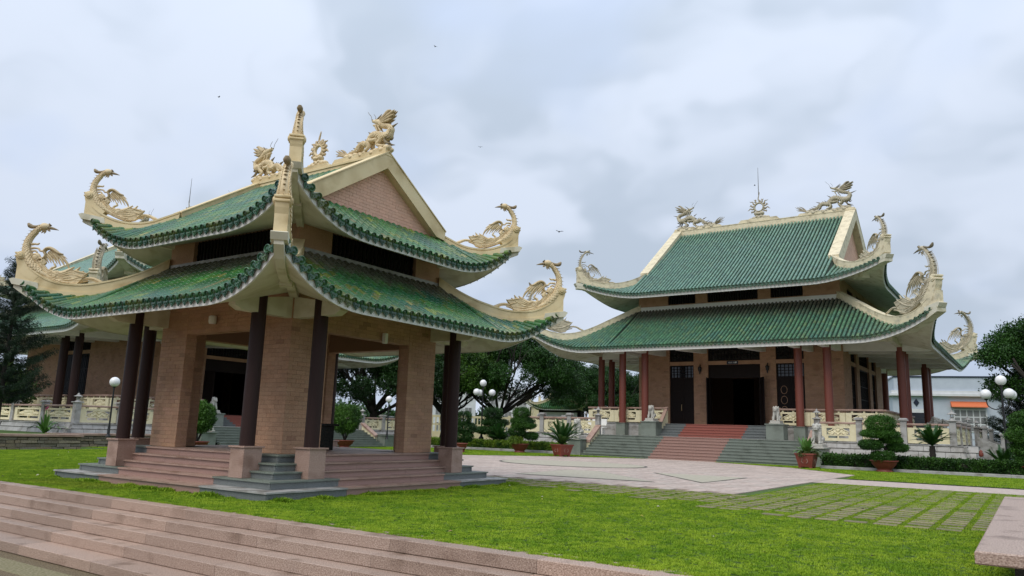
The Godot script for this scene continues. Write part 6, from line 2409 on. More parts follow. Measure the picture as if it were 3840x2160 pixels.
func pads(t: Node3D, list: Array, leafy: float, count: int, base: Color, light: Color) -> void:
	for q in list:
		var n := int(count * q[1].x * q[1].z)
		foliage(t, "foliage_pad", [[q[0], q[1]]], maxi(n, 160), clump(leafy * 1.1, 8, leafy), base, light, 1.0, 0.72)


func frond_mesh(long: float, droop: float, leaf: float) -> Mesh:
	var g := G.new()
	var pts := []
	var rad := []
	for i in 9:
		var f := i / 8.0
		pts.append(Vector3(0, long * (f * 0.55 - droop * f * f), long * f * 0.9))
		rad.append(0.014 * (1.1 - f))
	g.tube(pts, rad, 5)
	var n := 26
	for i in range(2, n):
		var f := i / float(n)
		var p := Vector3(0, long * (f * 0.55 - droop * f * f), long * f * 0.9)
		var l := leaf * (0.55 + 0.45 * sin(f * PI)) * (1.0 - 0.3 * f)
		for s in [-1.0, 1.0]:
			var tip := p + Vector3(s * l, l * 0.22, l * 0.35)
			var w := Vector3(0, 0.01, 0.85 * long / n)
			g.tri(p - w, p + w, tip)
	return g.mesh()


func cycad(at: Vector3, label: String, high: float, long: float, count: int, stem := true) -> Node3D:
	var t := thing("cycad_palm", label, "plant", at)
	if stem:
		var g := G.new()
		var prof := []
		for i in 14:
			prof.append(Vector2(0.15 * (1.0 - 0.25 * i / 13.0) * (1.0 + (0.12 if i % 2 else -0.06)), -0.05 + (high + 0.05) * i / 13.0))
		g.lathe(prof, 12)
		part("trunk", g, M.bark, t)
	var ms := [frond_mesh(long, 0.25, 0.18), frond_mesh(long * 0.95, 0.5, 0.17), frond_mesh(long * 0.85, -0.15, 0.16)]
	for i in count:
		var k: int = [0, 1, 2][i % 3]
		var o := node("frond", ms[k], M.frond, t)
		o.transform = Transform3D(Basis(Vector3.UP, i * 2.4 + rr(-0.1, 0.1)) * Basis(Vector3.RIGHT, -rr(0.0, 0.75)), Vector3(0, high, 0))
	return t


func blade_mesh(long: float, wide: float, droop: float, fold := 0.25) -> Mesh:
	var g := G.new()
	var rows := []
	for i in 9:
		var f := i / 8.0
		var w := wide * pow(sin(PI * (0.12 + f * 0.88)), 0.8)
		var y := long * (f * 0.92 - droop * f * f)
		var z := long * f * (0.25 + droop * 0.7)
		rows.append(PackedVector3Array([Vector3(-w, y + w * fold, z), Vector3(0, y, z), Vector3(w, y + w * fold, z)]))
	g.grid(rows)
	return g.mesh()


func sword_plant(called: String, at: Vector3, label: String, long: float, wide: float, count: int, mat: Material) -> Node3D:
	var t := thing(called, label, "plant", at)
	var ms := [blade_mesh(long, wide, 0.15), blade_mesh(long * 1.05, wide, 0.5), blade_mesh(long * 0.8, wide, 0.02), blade_mesh(long, wide * 0.9, 0.8)]
	for i in count:
		node("leaf", ms[i % 4], mat, t).transform = Transform3D(Basis(Vector3.UP, i * 2.4 + rr(-0.2, 0.2)).scaled(Vector3.ONE * rr(0.8, 1.1)), Vector3(rr(-0.05, 0.05), 0, rr(-0.05, 0.05)))
	return t


func bowl(at: Vector3, label: String, r: float, h: float) -> void:
	var t := thing("plant_bowl", label, "pot", at)
	var g := G.new()
	g.lathe([Vector2(r * 0.62, 0), Vector2(r * 0.66, 0.05), Vector2(r * 0.5, 0.1), Vector2(r * 0.62, 0.16), Vector2(r * 0.9, h * 0.65), Vector2(r * 0.98, h * 0.9), Vector2(r * 1.08, h * 0.92), Vector2(r * 1.08, h), Vector2(r * 0.96, h), Vector2(r * 0.92, h - 0.06)], 28)
	part("bowl", g, M.terracotta, t)
	g = G.new()
	g.lathe([Vector2(r * 0.93, h - 0.07), Vector2(0.01, h - 0.05)], 20)
	part("soil", g, M.soil_grass, t)


func square_pot(at: Vector3, label: String, w: float, h: float, turn: float) -> void:
	var t := thing("square_pot", label, "pot", at, turn)
	var g := G.new()
	var ring := func(k: float, y: float) -> Array: return [Vector3(-k, y, k), Vector3(k, y, k), Vector3(k, y, -k), Vector3(-k, y, -k)]
	g.hexa(ring.call(w * 0.36, 0.07), ring.call(w * 0.5, h - 0.06))
	for s in [[-1, -1], [1, -1], [1, 1], [-1, 1]]:
		g.box(Vector3(s[0] * w * 0.3, 0.035, s[1] * w * 0.3), Vector3(0.12, 0.07, 0.12))
	part("body", g, M.terracotta, t)
	g = G.new()
	g.box(Vector3(0, h - 0.03, 0), Vector3(w * 1.08, 0.07, w * 1.08), 0.0, 0.012)
	part("rim", g, M.terracotta, t)
	for k in 4:   # pressed ornaments on each side
		g = G.new()
		for s in [-1.0, 1.0]:
			g.tube([Vector3(s * 0.06, h * 0.35, 0), Vector3(s * 0.14, h * 0.45, 0.01), Vector3(s * 0.1, h * 0.66, 0.02), Vector3(s * 0.05, h * 0.55, 0.015)], [0.012, 0.014, 0.012, 0.006], 5)
		part("ornament", g, M.pink_granite, t).transform = Transform3D(Basis(Vector3.UP, k * PI / 2), Basis(Vector3.UP, k * PI / 2) * Vector3(0, 0, w * 0.43))


func lamp_post(at: Vector3, label: String, globes: int, top: float, turn := 0.0) -> Node3D:
	var t := thing("street_lamp", label, "lamp", at, turn, "globe lamps in the garden")
	var g := G.new()
	if globes == 1:
		g.lathe([Vector2(0.1, 0), Vector2(0.09, 0.06), Vector2(0.055, 0.1), Vector2(0.05, 0.4), Vector2(0.035, 0.45), Vector2(0.032, top - 0.25), Vector2(0.06, top - 0.22), Vector2(0.07, top - 0.17)], 12)
		part("pole", g, M.black_iron, t)
		g = G.new()
		g.ball(Vector3(0, top, 0), Vector3.ONE * 0.2, 20, 14)
		part("globe", g, M.globe_white, t)
		return t
	g.lathe([Vector2(0.2, 0), Vector2(0.19, 0.12), Vector2(0.14, 0.2), Vector2(0.15, 0.5), Vector2(0.17, 0.75), Vector2(0.09, 0.85), Vector2(0.06, 1.0), Vector2(0.075, 1.06), Vector2(0.05, 1.1), Vector2(0.042, top - 0.35), Vector2(0.07, top - 0.3), Vector2(0.08, top - 0.2)], 12)
	part("pole", g, M.black_iron, t)
	g = G.new()
	g.ball(Vector3(0, top, 0), Vector3.ONE * 0.225, 20, 14)
	part("globe", g, M.globe_white, t)
	for k in 3:
		var a := TAU * k / 3.0 + 0.35
		var d := Vector3(cos(a), 0, sin(a))
		g = G.new()
		g.tube(smooth([Vector3(0, top - 1.15, 0), d * 0.25 + Vector3(0, top - 1.3, 0), d * 0.55 + Vector3(0, top - 1.15, 0), d * 0.62 + Vector3(0, top - 0.85, 0)], 4), [0.025, 0.025, 0.025, 0.025, 0.025, 0.025, 0.025, 0.025, 0.025, 0.025, 0.025, 0.025, 0.025], 6)
		g.lathe([Vector2(0.03, top - 0.9), Vector2(0.08, top - 0.86), Vector2(0.09, top - 0.82)], 10, d * 0.62)
		part("arm", g, M.black_iron, t)
		g = G.new()
		g.ball(d * 0.62 + Vector3(0, top - 0.62, 0), Vector3.ONE * 0.225, 20, 14)
		part("globe", g, M.globe_white, t)
	return t


func hedge(a: Vector3, b: Vector3, wide: float, high: float, label: String, base: Color, light: Color, seed_: int) -> void:
	rng.seed = seed_
	var t := thing("hedge", label, "hedge", a)
	var d := b - a
	var n := int(d.length() * 420)
	var side := d.normalized().cross(Vector3.UP)
	var xs := []
	var cs := []
	var core := G.new()
	core.xbox(Transform3D(Basis(d.normalized(), Vector3.UP, d.normalized().cross(Vector3.UP)), d / 2 + Vector3(0, high * 0.45, 0)), Vector3(d.length(), high * 0.8, wide * 0.8))
	part("twigs", core, M.bark, t)
	for i in n:
		var u := rr(-0.5, 0.5)
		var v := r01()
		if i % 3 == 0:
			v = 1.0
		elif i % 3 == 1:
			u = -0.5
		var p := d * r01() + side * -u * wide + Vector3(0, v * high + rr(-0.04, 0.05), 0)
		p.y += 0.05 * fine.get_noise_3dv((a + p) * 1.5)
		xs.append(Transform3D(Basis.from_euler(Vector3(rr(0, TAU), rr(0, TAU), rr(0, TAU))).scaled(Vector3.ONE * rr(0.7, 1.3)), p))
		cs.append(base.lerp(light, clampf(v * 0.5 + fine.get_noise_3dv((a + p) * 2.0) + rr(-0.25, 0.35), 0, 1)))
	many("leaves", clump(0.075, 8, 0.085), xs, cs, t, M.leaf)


func stone_wall(called: String, label: String, a: Vector3, b: Vector3, high: float, seed_: int, single: bool) -> void:
	rng.seed = seed_
	var d := b - a
	var t := thing(called, label, "wall", a, atan2(-d.z, d.x))
	var l := d.length()
	var g := G.new()
	g.span(Vector3(0, -0.05, -0.32), Vector3(l, high - 0.1, -0.03))
	part("wall_core", g, M.mortar, t)
	g = G.new()
	g.span(Vector3(-0.06, high - 0.1, -0.5), Vector3(l + 0.06, high, 0.07), 0.01)
	part("coping_slab", g, M.pink_granite, t)
	var y := 0.0
	while y < high - 0.14:
		var h := minf(rr(0.09, 0.15), high - 0.1 - y)
		var x := -rr(0, 0.3)
		while x < l:
			var w := rr(0.22, 0.62)
			var x0 := maxf(x, 0.0)
			var x1 := minf(x + w, l)
			if x1 - x0 > 0.05:
				var s := G.new()
				var o := rr(0.0, 0.05)
				var j := func(k: float) -> float: return k + rr(-0.012, 0.012)
				var zz := -0.1
				var f := 0.0 + o
				var bo := [Vector3(j.call(x0 + 0.01), j.call(y + 0.008), f), Vector3(j.call(x1 - 0.01), j.call(y + 0.008), f), Vector3(x1 - 0.004, y + 0.004, zz), Vector3(x0 + 0.004, y + 0.004, zz)]
				var to := [Vector3(j.call(x0 + 0.01), j.call(y + h - 0.01), f - 0.01), Vector3(j.call(x1 - 0.01), j.call(y + h - 0.01), f - 0.01), Vector3(x1 - 0.004, y + h - 0.006, zz), Vector3(x0 + 0.004, y + h - 0.006, zz)]
				s.hexa(bo, to)
				part("stone", s, M["rubble_stone%d" % rng.randi_range(0, 4)], t)
			x += w
		y += h


func garden() -> void:
	shades("rubble_stone", [Color(1, 1, 1), Color(0.75, 0.72, 0.68), Color(1.25, 1.2, 1.1), Color(0.9, 0.85, 0.72), Color(1.1, 1.0, 0.85)])
	for k in 5:
		M["rubble_stone%d" % k].vertex_color_use_as_albedo = false
	# raised garden in front of the left temple, behind rubble walls
	sheet("raised_bed", [pav(-30, 18.2), pav(4.3, 18.2), pav(4.3, 20.7), pav(10.4, 20.7), pav(10.4, 60), pav(-30, 60)], 0.56, M.soil_grass)
	sheet("raised_bed_far", [pav(20.7, 20.7), pav(27.5, 20.7), pav(27.5, 60), pav(20.7, 60)], 0.56, M.soil_grass)
	stone_wall("rubble_wall", "low rubble wall with pink coping at the left edge of the lawn, nearest the viewer", pav(-9.0, 18.0), pav(4.2, 18.0), 0.59, 71, true)
	stone_wall("rubble_wall", "low rubble wall set further back behind the pavilion's left columns", pav(4.2, 20.5), pav(10.4, 20.5), 0.59, 72, true)
	stone_wall("rubble_wall", "low rubble wall seen through the pavilion's right opening", pav(20.7, 20.5), pav(27.5, 20.5), 0.59, 73, true)
	rng.seed = 90
	var dark := Color(0.010, 0.042, 0.007)
	var mid := Color(0.035, 0.105, 0.014)
	var bright := Color(0.10, 0.19, 0.02)
	# lily with a pink flower on the raised bed
	var lily := sword_plant("crinum_lily", pav(4.3, 21.4, 0.56), "green crinum lily with a pink flower head on the raised bed at left", 1.15, 0.055, 22, M.pale_frond)
	var g := G.new()
	g.tube([Vector3(0, 0, 0), Vector3(0.02, 0.6, 0.02), Vector3(0.0, 1.0, 0.05)], [0.025, 0.02, 0.016], 6)
	part("stalk", g, M.pale_frond, lily)
	g = G.new()
	for i in 18:
		var d := Vector3(rr(-1, 1), rr(-0.2, 1.1), rr(-1, 1)).normalized()
		var p := Vector3(0, 1.0, 0.05)
		var s := d.cross(Vector3.UP).normalized() * 0.02
		g.tri(p, p + d * 0.13 - s, p + d * 0.13 + s)
		g.tri(p + d * 0.13 - s, p + d * 0.24 - Vector3(0, 0.05, 0), p + d * 0.13 + s)
	part("flower", g, M.pink_petal, lily)
	# lamps
	lamp_post(Vector3(-16.15, 0.56, -31.35), "single white globe lamp on a black pole left of the pavilion", 1, 2.2)
	lamp_post(Vector3(-7.1, 0.56, -45.6), "single white globe lamp seen through the pavilion's right opening", 1, 2.32)
	lamp_post(Vector3(-1.7, 0, -50.31), "four-globe lamp on a black pole under the banyan tree", 4, 4.29, 0.2)
	lamp_post(Vector3(22.03, 0, -34.06), "four-globe lamp on a black pole before the dark pine at right", 4, 4.18, 0.75)
	lamp_post(Vector3(33.9, 0, -50.4), "far four-globe lamp half cut by the right edge", 4, 4.0, 0.4)
	# hedges with kerbs on both sides of the stairs
	hedge(tem(-20, -14.5), tem(-7.5, -14.5), 0.7, 0.56, "clipped yellow-green hedge left of the temple stairs", Color(0.035, 0.10, 0.01), Color(0.20, 0.30, 0.02), 101)
	hedge(tem(7.4, -16.4), tem(20, -16.4), 0.8, 0.6, "clipped dark green hedge right of the temple stairs", Color(0.012, 0.045, 0.006), Color(0.05, 0.13, 0.014), 102)
	for q in [[-20.0, -7.3, "grey concrete kerb in front of the left hedge"], [7.4, 22.0, "grey concrete kerb in front of the right hedge"]]:
		var k := thing("kerb", q[2], "kerb", tem(0, -16.95 if q[0] > 0 else -15.05), TEM_TURN)
		for i in 8:
			g = G.new()
			var x0: float = lerpf(q[0], q[1], i / 8.0)
			var x1: float = lerpf(q[0], q[1], (i + 1) / 8.0)
			g.span(Vector3(x0 + 0.004, -0.05, -0.1), Vector3(x1 - 0.004, 0.16, 0.1), 0.012)
			part("kerb_stone", g, M.pale_granite, k)
	# pots before the stairs
	square_pot(Vector3(2.93, 0.02, -41.35), "square red clay pot left of the temple stairs, holding a cycad", 0.85, 0.62, 0.6)
	cycad(Vector3(2.93, 0.5, -41.35), "cycad with many long fronds growing in the left square pot", 0.12, 1.5, 46, false)
	square_pot(Vector3(13.62, 0.02, -35.2), "square red clay pot at the right end of the temple stairs, holding an agave", 0.8, 0.66, -0.65)
	var ag := sword_plant("agave", Vector3(13.62, 0.55, -35.2), "spiky agave growing in the right square pot", 1.1, 0.07, 36, M.pale_frond)
	foliage(ag, "low_growth", [[Vector3(0.25, 0.1, 0), Vector3(0.3, 0.12, 0.3)], [Vector3(-0.2, 0.08, 0.1), Vector3(0.3, 0.12, 0.3)]], 300, clump(0.06, 7, 0.06), Color(0.05, 0.09, 0.02), Color(0.16, 0.17, 0.06))
	# big bonsai in a bowl, right
	bowl(Vector3(16.4, 0.02, -33.7), "wide red clay bowl holding the tiered bonsai on the right verge", 0.53, 0.5)
	var bo := thing("bonsai_tree", "tiered bonsai with a domed top growing in the red bowl at right", "tree", Vector3(16.4, 0.45, -33.7), 0.0, "clipped bonsai trees")
	g = G.new()
	g.tube(smooth([Vector3(0.0, 0, 0), Vector3(0.12, 0.3, 0.02), Vector3(0.1, 0.55, 0), Vector3(-0.12, 0.8, 0), Vector3(-0.1, 1.1, 0), Vector3(-0.05, 1.5, 0)], 4), [0.1, 0.1, 0.095, 0.09, 0.09, 0.085, 0.08, 0.08, 0.075, 0.07, 0.07, 0.065, 0.06, 0.06, 0.05, 0.05, 0.045, 0.04, 0.04, 0.03, 0.03], 8)
	g.tube([Vector3(0.1, 0.5, 0), Vector3(0.35, 0.55, 0.02), Vector3(0.6, 0.6, 0)], [0.05, 0.04, 0.02], 6)
	g.tube([Vector3(-0.1, 0.75, 0), Vector3(-0.35, 0.72, 0.05), Vector3(-0.55, 0.7, 0)], [0.05, 0.04, 0.02], 6)
	part("trunk", g, M.bark, bo)
	pads(bo, [[Vector3(-0.08, 1.6, 0), Vector3(0.6, 0.40, 0.55)], [Vector3(-0.12, 1.2, 0), Vector3(0.78, 0.16, 0.6)], [Vector3(0.38, 0.95, 0.05), Vector3(0.43, 0.15, 0.4)], [Vector3(-0.57, 0.72, 0.05), Vector3(0.48, 0.21, 0.42)], [Vector3(0.6, 0.62, 0), Vector3(0.44, 0.16, 0.4)], [Vector3(-0.15, 0.26, 0.25), Vector3(0.5, 0.2, 0.35)]], 0.05, 5200, dark, Color(0.06, 0.17, 0.015))
	# bonsai in a bowl, left
	bowl(Vector3(0.75, 0.02, -45.6), "red clay bowl holding the cone-shaped bonsai left of the stairs", 0.52, 0.52)
	bo = thing("bonsai_tree", "cone-shaped tiered bonsai growing in the red bowl left of the temple stairs", "tree", Vector3(0.75, 0.45, -45.6), 0.0, "clipped bonsai trees")
	g = G.new()
	g.tube([Vector3(0, 0, 0), Vector3(0.1, 0.4, 0), Vector3(-0.05, 0.9, 0), Vector3(0.05, 1.8, 0)], [0.1, 0.09, 0.07, 0.03], 8)
	part("trunk", g, M.bark, bo)
	pads(bo, [[Vector3(0.05, 1.85, 0), Vector3(0.5, 0.36, 0.5)], [Vector3(0.1, 1.4, 0), Vector3(0.68, 0.2, 0.6)], [Vector3(0.2, 1.15, 0.1), Vector3(0.7, 0.18, 0.6)], [Vector3(-0.2, 0.78, 0.1), Vector3(0.5, 0.26, 0.45)], [Vector3(0.65, 0.55, 0.1), Vector3(0.42, 0.2, 0.4)]], 0.055, 4200, dark, Color(0.055, 0.15, 0.015))
	foliage(bo, "low_growth", [[Vector3(-0.25, 0.3, 0.35), Vector3(0.42, 0.22, 0.3)]], 260, clump(0.07, 8, 0.07), Color(0.06, 0.14, 0.01), Color(0.24, 0.30, 0.03))
	# round bushes in bowls behind the pavilion
	for q in [[Vector3(-12.8, 0.02, -32.0), "round green bush growing in the bowl seen through the pavilion's left opening", "red clay bowl seen through the pavilion's left opening, holding a round bush", 0.6, 0.46],
			[Vector3(-9.15, 0.02, -43.6), "round green bush growing in the bowl seen through the pavilion's right opening", "red clay bowl seen through the pavilion's right opening, holding a round bush", 0.78, 0.52]]:
		bowl(q[0], q[2], q[4], 0.45)
		var b := thing("round_bush", q[1], "plant", q[0] + Vector3(0, 0.4, 0))
		g = G.new()
		for i in 5:
			g.tube([Vector3(0, 0, 0), Vector3(cos(i * 1.3) * 0.15, 0.35, sin(i * 1.3) * 0.15), Vector3(cos(i * 1.3) * 0.3, 0.8, sin(i * 1.3) * 0.3)], [0.04, 0.03, 0.015], 6)
		part("stems", g, M.bark, b)
		foliage(b, "foliage", [[Vector3(0, 0.45 + q[3], 0), Vector3(q[3], q[3], q[3])]], 2600, clump(0.08, 10, 0.065), dark, Color(0.085, 0.20, 0.02), 1.0, 0.6)
	# clipped trees and palms left of the stairs
	for q in [[Vector3(-2.7, 0, -46.8), "dark clipped tree beside the pavilion's right columns", [[Vector3(0, 1.95, 0), Vector3(0.5, 0.42, 0.5)], [Vector3(0.1, 1.35, 0), Vector3(0.72, 0.3, 0.6)], [Vector3(-0.1, 0.85, 0.1), Vector3(0.75, 0.34, 0.6)]]],
			[Vector3(-0.95, 0, -49.9), "cloud-pruned dark tree between the four-globe lamp and the cone bonsai", [[Vector3(0, 2.3, 0), Vector3(0.62, 0.42, 0.5)], [Vector3(0.15, 1.75, 0), Vector3(0.85, 0.22, 0.6)], [Vector3(-0.3, 1.25, 0.1), Vector3(0.8, 0.22, 0.6)], [Vector3(0.35, 0.95, 0.1), Vector3(0.6, 0.2, 0.5)]]]]:
		var b := thing("clipped_tree", q[1], "tree", q[0], 0.0, "clipped bonsai trees")
		g = G.new()
		g.tube([Vector3(0, -0.05, 0), Vector3(0.1, 0.7, 0), Vector3(-0.05, 1.4, 0), Vector3(0, 2.2, 0)], [0.1, 0.08, 0.06, 0.03], 8)
		part("trunk", g, M.bark, b)
		pads(b, q[2], 0.06, 3000, dark, mid)
	cycad(Vector3(-0.55, 0, -48.9), "low dark cycad under the banyan tree, left of the cone bonsai", 0.75, 1.05, 30)
	cycad(Vector3(18.93, 0, -34.4), "dark cycad with a short trunk behind the right hedge", 1.2, 1.05, 40)
	bowl(Vector3(-2.55, 0.02, -42.9), "small red clay bowl half hidden by the pavilion's right columns", 0.36, 0.5)
	# extreme right: bushes, pot, striped cover, small bollard
	var rb := thing("garden_bush", "bright green clipped bush at the right edge, below the globe lamps", "plant", Vector3(21.1, 0, -31.5))
	g = G.new()
	g.tube([Vector3(0, 0, 0), Vector3(0.05, 0.8, 0), Vector3(0.1, 1.8, 0)], [0.09, 0.07, 0.04], 7)
	part("trunk", g, M.bark, rb)
	pads(rb, [[Vector3(0.2, 2.3, 0), Vector3(0.62, 0.4, 0.6)], [Vector3(0.05, 1.75, 0.1), Vector3(0.72, 0.34, 0.6)], [Vector3(0.35, 1.2, 0), Vector3(0.8, 0.3, 0.6)], [Vector3(0.3, 0.7, 0.2), Vector3(0.7, 0.2, 0.5)]], 0.06, 3600, Color(0.014, 0.055, 0.008), Color(0.075, 0.19, 0.02))
	bowl(Vector3(21.25, 0.02, -31.2), "dark red bowl cut by the right edge", 0.45, 0.5)
	cycad(Vector3(21.4, 0, -33.4), "low spreading cycad beside the striped cover at right", 0.4, 1.0, 24)
	var um := thing("folded_parasol", "folded blue and grey striped parasol standing behind the right hedge", "parasol", Vector3(21.75, 0, -33.8))
	for i in 8:
		g = G.new()
		var a0 := TAU * i / 8.0
		var a1 := TAU * (i + 1) / 8.0
		var rows := []
		for q in [[0.05, 1.02], [0.1, 0.8], [0.17, 0.4], [0.2, 0.12]]:
			rows.push_front(PackedVector3Array([Vector3(cos(a0) * q[0], q[1], -sin(a0) * q[0]), Vector3(cos((a0 + a1) / 2) * q[0] * 0.8, q[1], -sin((a0 + a1) / 2) * q[0] * 0.8), Vector3(cos(a1) * q[0], q[1], -sin(a1) * q[0])]))
		g.grid(rows)
		part("fabric_panel", g, M.tarp_stripe if i % 2 else M.grey_metal, um)
	g = G.new()
	g.lathe([Vector2(0.02, 0), Vector2(0.02, 1.1)], 8)
	part("pole", g, M.grey_metal, um)
	var bl := thing("bollard_lamp", "short bollard lamp with a red-brown head behind the right hedge", "lamp", Vector3(22.5, 0, -36.7))
	g = G.new()
	g.lathe([Vector2(0.06, 0), Vector2(0.06, 0.75)], 12)
	part("pole", g, M.pale_granite, bl)
	g = G.new()
	g.lathe([Vector2(0.06, 0.75), Vector2(0.1, 0.8), Vector2(0.1, 0.92), Vector2(0.06, 0.95), Vector2(0.08, 1.0), Vector2(0.01, 1.08)], 12)
	part("head", g, M.terracotta, bl)
	for q in [[Vector3(24.3, 0, -36.0), "low dark shrub at the foot of the side stairs, behind the bollard lamp", 0.7], [Vector3(26.5, 0, -37.5), "dark rounded shrub further right behind the hedge", 1.0]]:
		var b := thing("shrub", q[1], "plant", q[0])
		foliage(b, "foliage", [[Vector3(0, 0.5, 0), Vector3(q[2], 0.6, q[2])]], 700, clump(0.1, 8, 0.12), dark, mid)
	# trees
	umbrella_tree(Vector3(-0.9, 0, -73), "broad banyan tree with bare spreading limbs between the pavilion and the right temple", Vector3(7.6, 10.3, 6.0), 5.6, 201, Color(0.035, 0.115, 0.012))
	umbrella_tree(Vector3(-11.5, 0, -66), "dark banyan tree seen through the pavilion's right opening", Vector3(6.5, 9.5, 6.0), 4.6, 202, Color(0.025, 0.08, 0.01))
	umbrella_tree(Vector3(12.0, 0, -96), "farther dark tree seen between the right temple's left columns", Vector3(6.5, 9.5, 5.0), 4.5, 203, Color(0.028, 0.09, 0.012))
	umbrella_tree(Vector3(-5.8, 0, -70), "bright green tree top behind the pavilion's right columns", Vector3(4.2, 9.2, 4.0), 5.2, 205, Color(0.09, 0.20, 0.016))
	rng.seed = 206
	var ft := thing("ficus_tree", "dense round ficus tree at the right edge behind the globe lamps", "tree", Vector3(31.6, 0, -42.8))
	g = G.new()
	g.tube([Vector3(0, -0.1, 0), Vector3(0.1, 1.5, 0), Vector3(0, 3.0, 0)], [0.5, 0.38, 0.34], 9)
	for i in 7:
		limb(g, Vector3(0, 2.6, 0), Vector3(cos(i * 0.9), 0.8, sin(i * 0.9)).normalized(), 3.0, 0.18, 1)
	part("trunk", g, M.bark, ft)
	var blobs := []
	for i in 40:
		var d := Vector3(rr(-1, 1), rr(-0.75, 1), rr(-1, 1)).normalized() * pow(r01(), 0.33)
		blobs.append([Vector3(0, 5.8, 0) + d * Vector3(3.6, 2.6, 3.6), Vector3(rr(0.7, 1.3), rr(0.5, 0.9), rr(0.7, 1.3))])
	foliage(ft, "crown", blobs, 13000, clump(0.24, 11, 0.13), Color(0.012, 0.045, 0.008), Color(0.04, 0.12, 0.014), 1.0, 0.4)
	conifer(Vector3(-22.5, 0.56, -34.0), "dark conifer with upturned branches at the left edge", 8.0, 2.1, 301)
	conifer(Vector3(32.5, 0, -48.5), "dark drooping conifer behind the four-globe lamp at right", 6.2, 2.2, 302)


func conifer(at: Vector3, label: String, high: float, wide: float, seed_: int) -> void:
	rng.seed = seed_
	var t := thing("conifer", label, "tree", at)
	var g := G.new()
	g.tube([Vector3(0, -0.1, 0), Vector3(0.03, high * 0.5, 0), Vector3(0, high, 0)], [0.14, 0.08, 0.015], 8)
	var xs := []
	var cs := []
	var n := 95
	for i in n:
		var f := i / float(n)
		var y := lerpf(high * 0.16, high * 0.98, f)
		var l := wide * (1.0 - f * 0.86) * rr(0.5, 1.3)
		var a := i * 2.4 + rr(-0.3, 0.3)
		var d := Vector3(cos(a), 0, sin(a))
		var pts := [Vector3(0, y, 0), d * l * 0.5 + Vector3(0, y + l * 0.06, 0), d * l + Vector3(0, y + l * 0.32, 0)]
		g.tube(pts, [0.025, 0.016, 0.006], 5)
		var m := int(26 * l / 0.5)
		for k in m:
			var u := rr(0.15, 1.05)
			var p: Vector3 = pts[0].lerp(pts[1], u * 2.0) if u < 0.5 else pts[1].lerp(pts[2], u * 2.0 - 1.0)
			p += Vector3(rr(-1, 1), rr(-0.6, 1), rr(-1, 1)) * 0.07
			xs.append(Transform3D(Basis.from_euler(Vector3(rr(-0.4, 0.4), -a, rr(-0.3, 0.7))).scaled(Vector3.ONE * rr(0.7, 1.2)), p))
			var q := rr(0.6, 1.3)
			cs.append(Color(0.008 * q, 0.028 * q, 0.008 * q))
	part("trunk", g, M.bark, t)
	many("needles", clump(0.09, 16, 0.10, 1), xs, cs, t, M.leaf)


# ---------------------------------------------------------------- far places
func house(label: String, at: Vector3, w: float, d: float, h: float, turn: float, mat: Material, cols: int, rows: int, group := "") -> Node3D:
	var t := thing("house", label, "house", at, turn, group)
	var g := G.new()
	g.span(Vector3(-w / 2, 0, -d), Vector3(w / 2, h, 0))
	part("wall", g, mat, t)
	g = G.new()
	g.span(Vector3(-w / 2 - 0.25, h, -d - 0.25), Vector3(w / 2 + 0.25, h + 0.25, 0.25))
	part("cornice", g, M.house_white, t)
	for i in cols:
		for j in rows:
			var x := -w / 2 + w * (i + 0.5) / cols
			var y := 0.9 + (h - 1.2) * j / rows
			var ww := w / cols * 0.5
			var hh := (h - 1.2) / rows * 0.55
			g = G.new()
			g.span(Vector3(x - ww / 2, y, 0.003), Vector3(x + ww / 2, y + hh, 0.06))
			var f := part("window", g, M.house_white, t)
			for k in 2:
				g = G.new()
				g.span(Vector3(x - ww / 2 + 0.06 + k * (ww / 2 - 0.03), y + 0.06, 0.063), Vector3(x - 0.03 + k * (ww / 2 - 0.03), y + hh - 0.06, 0.075))
				part("pane", g, M.grey_metal, f)
	return t


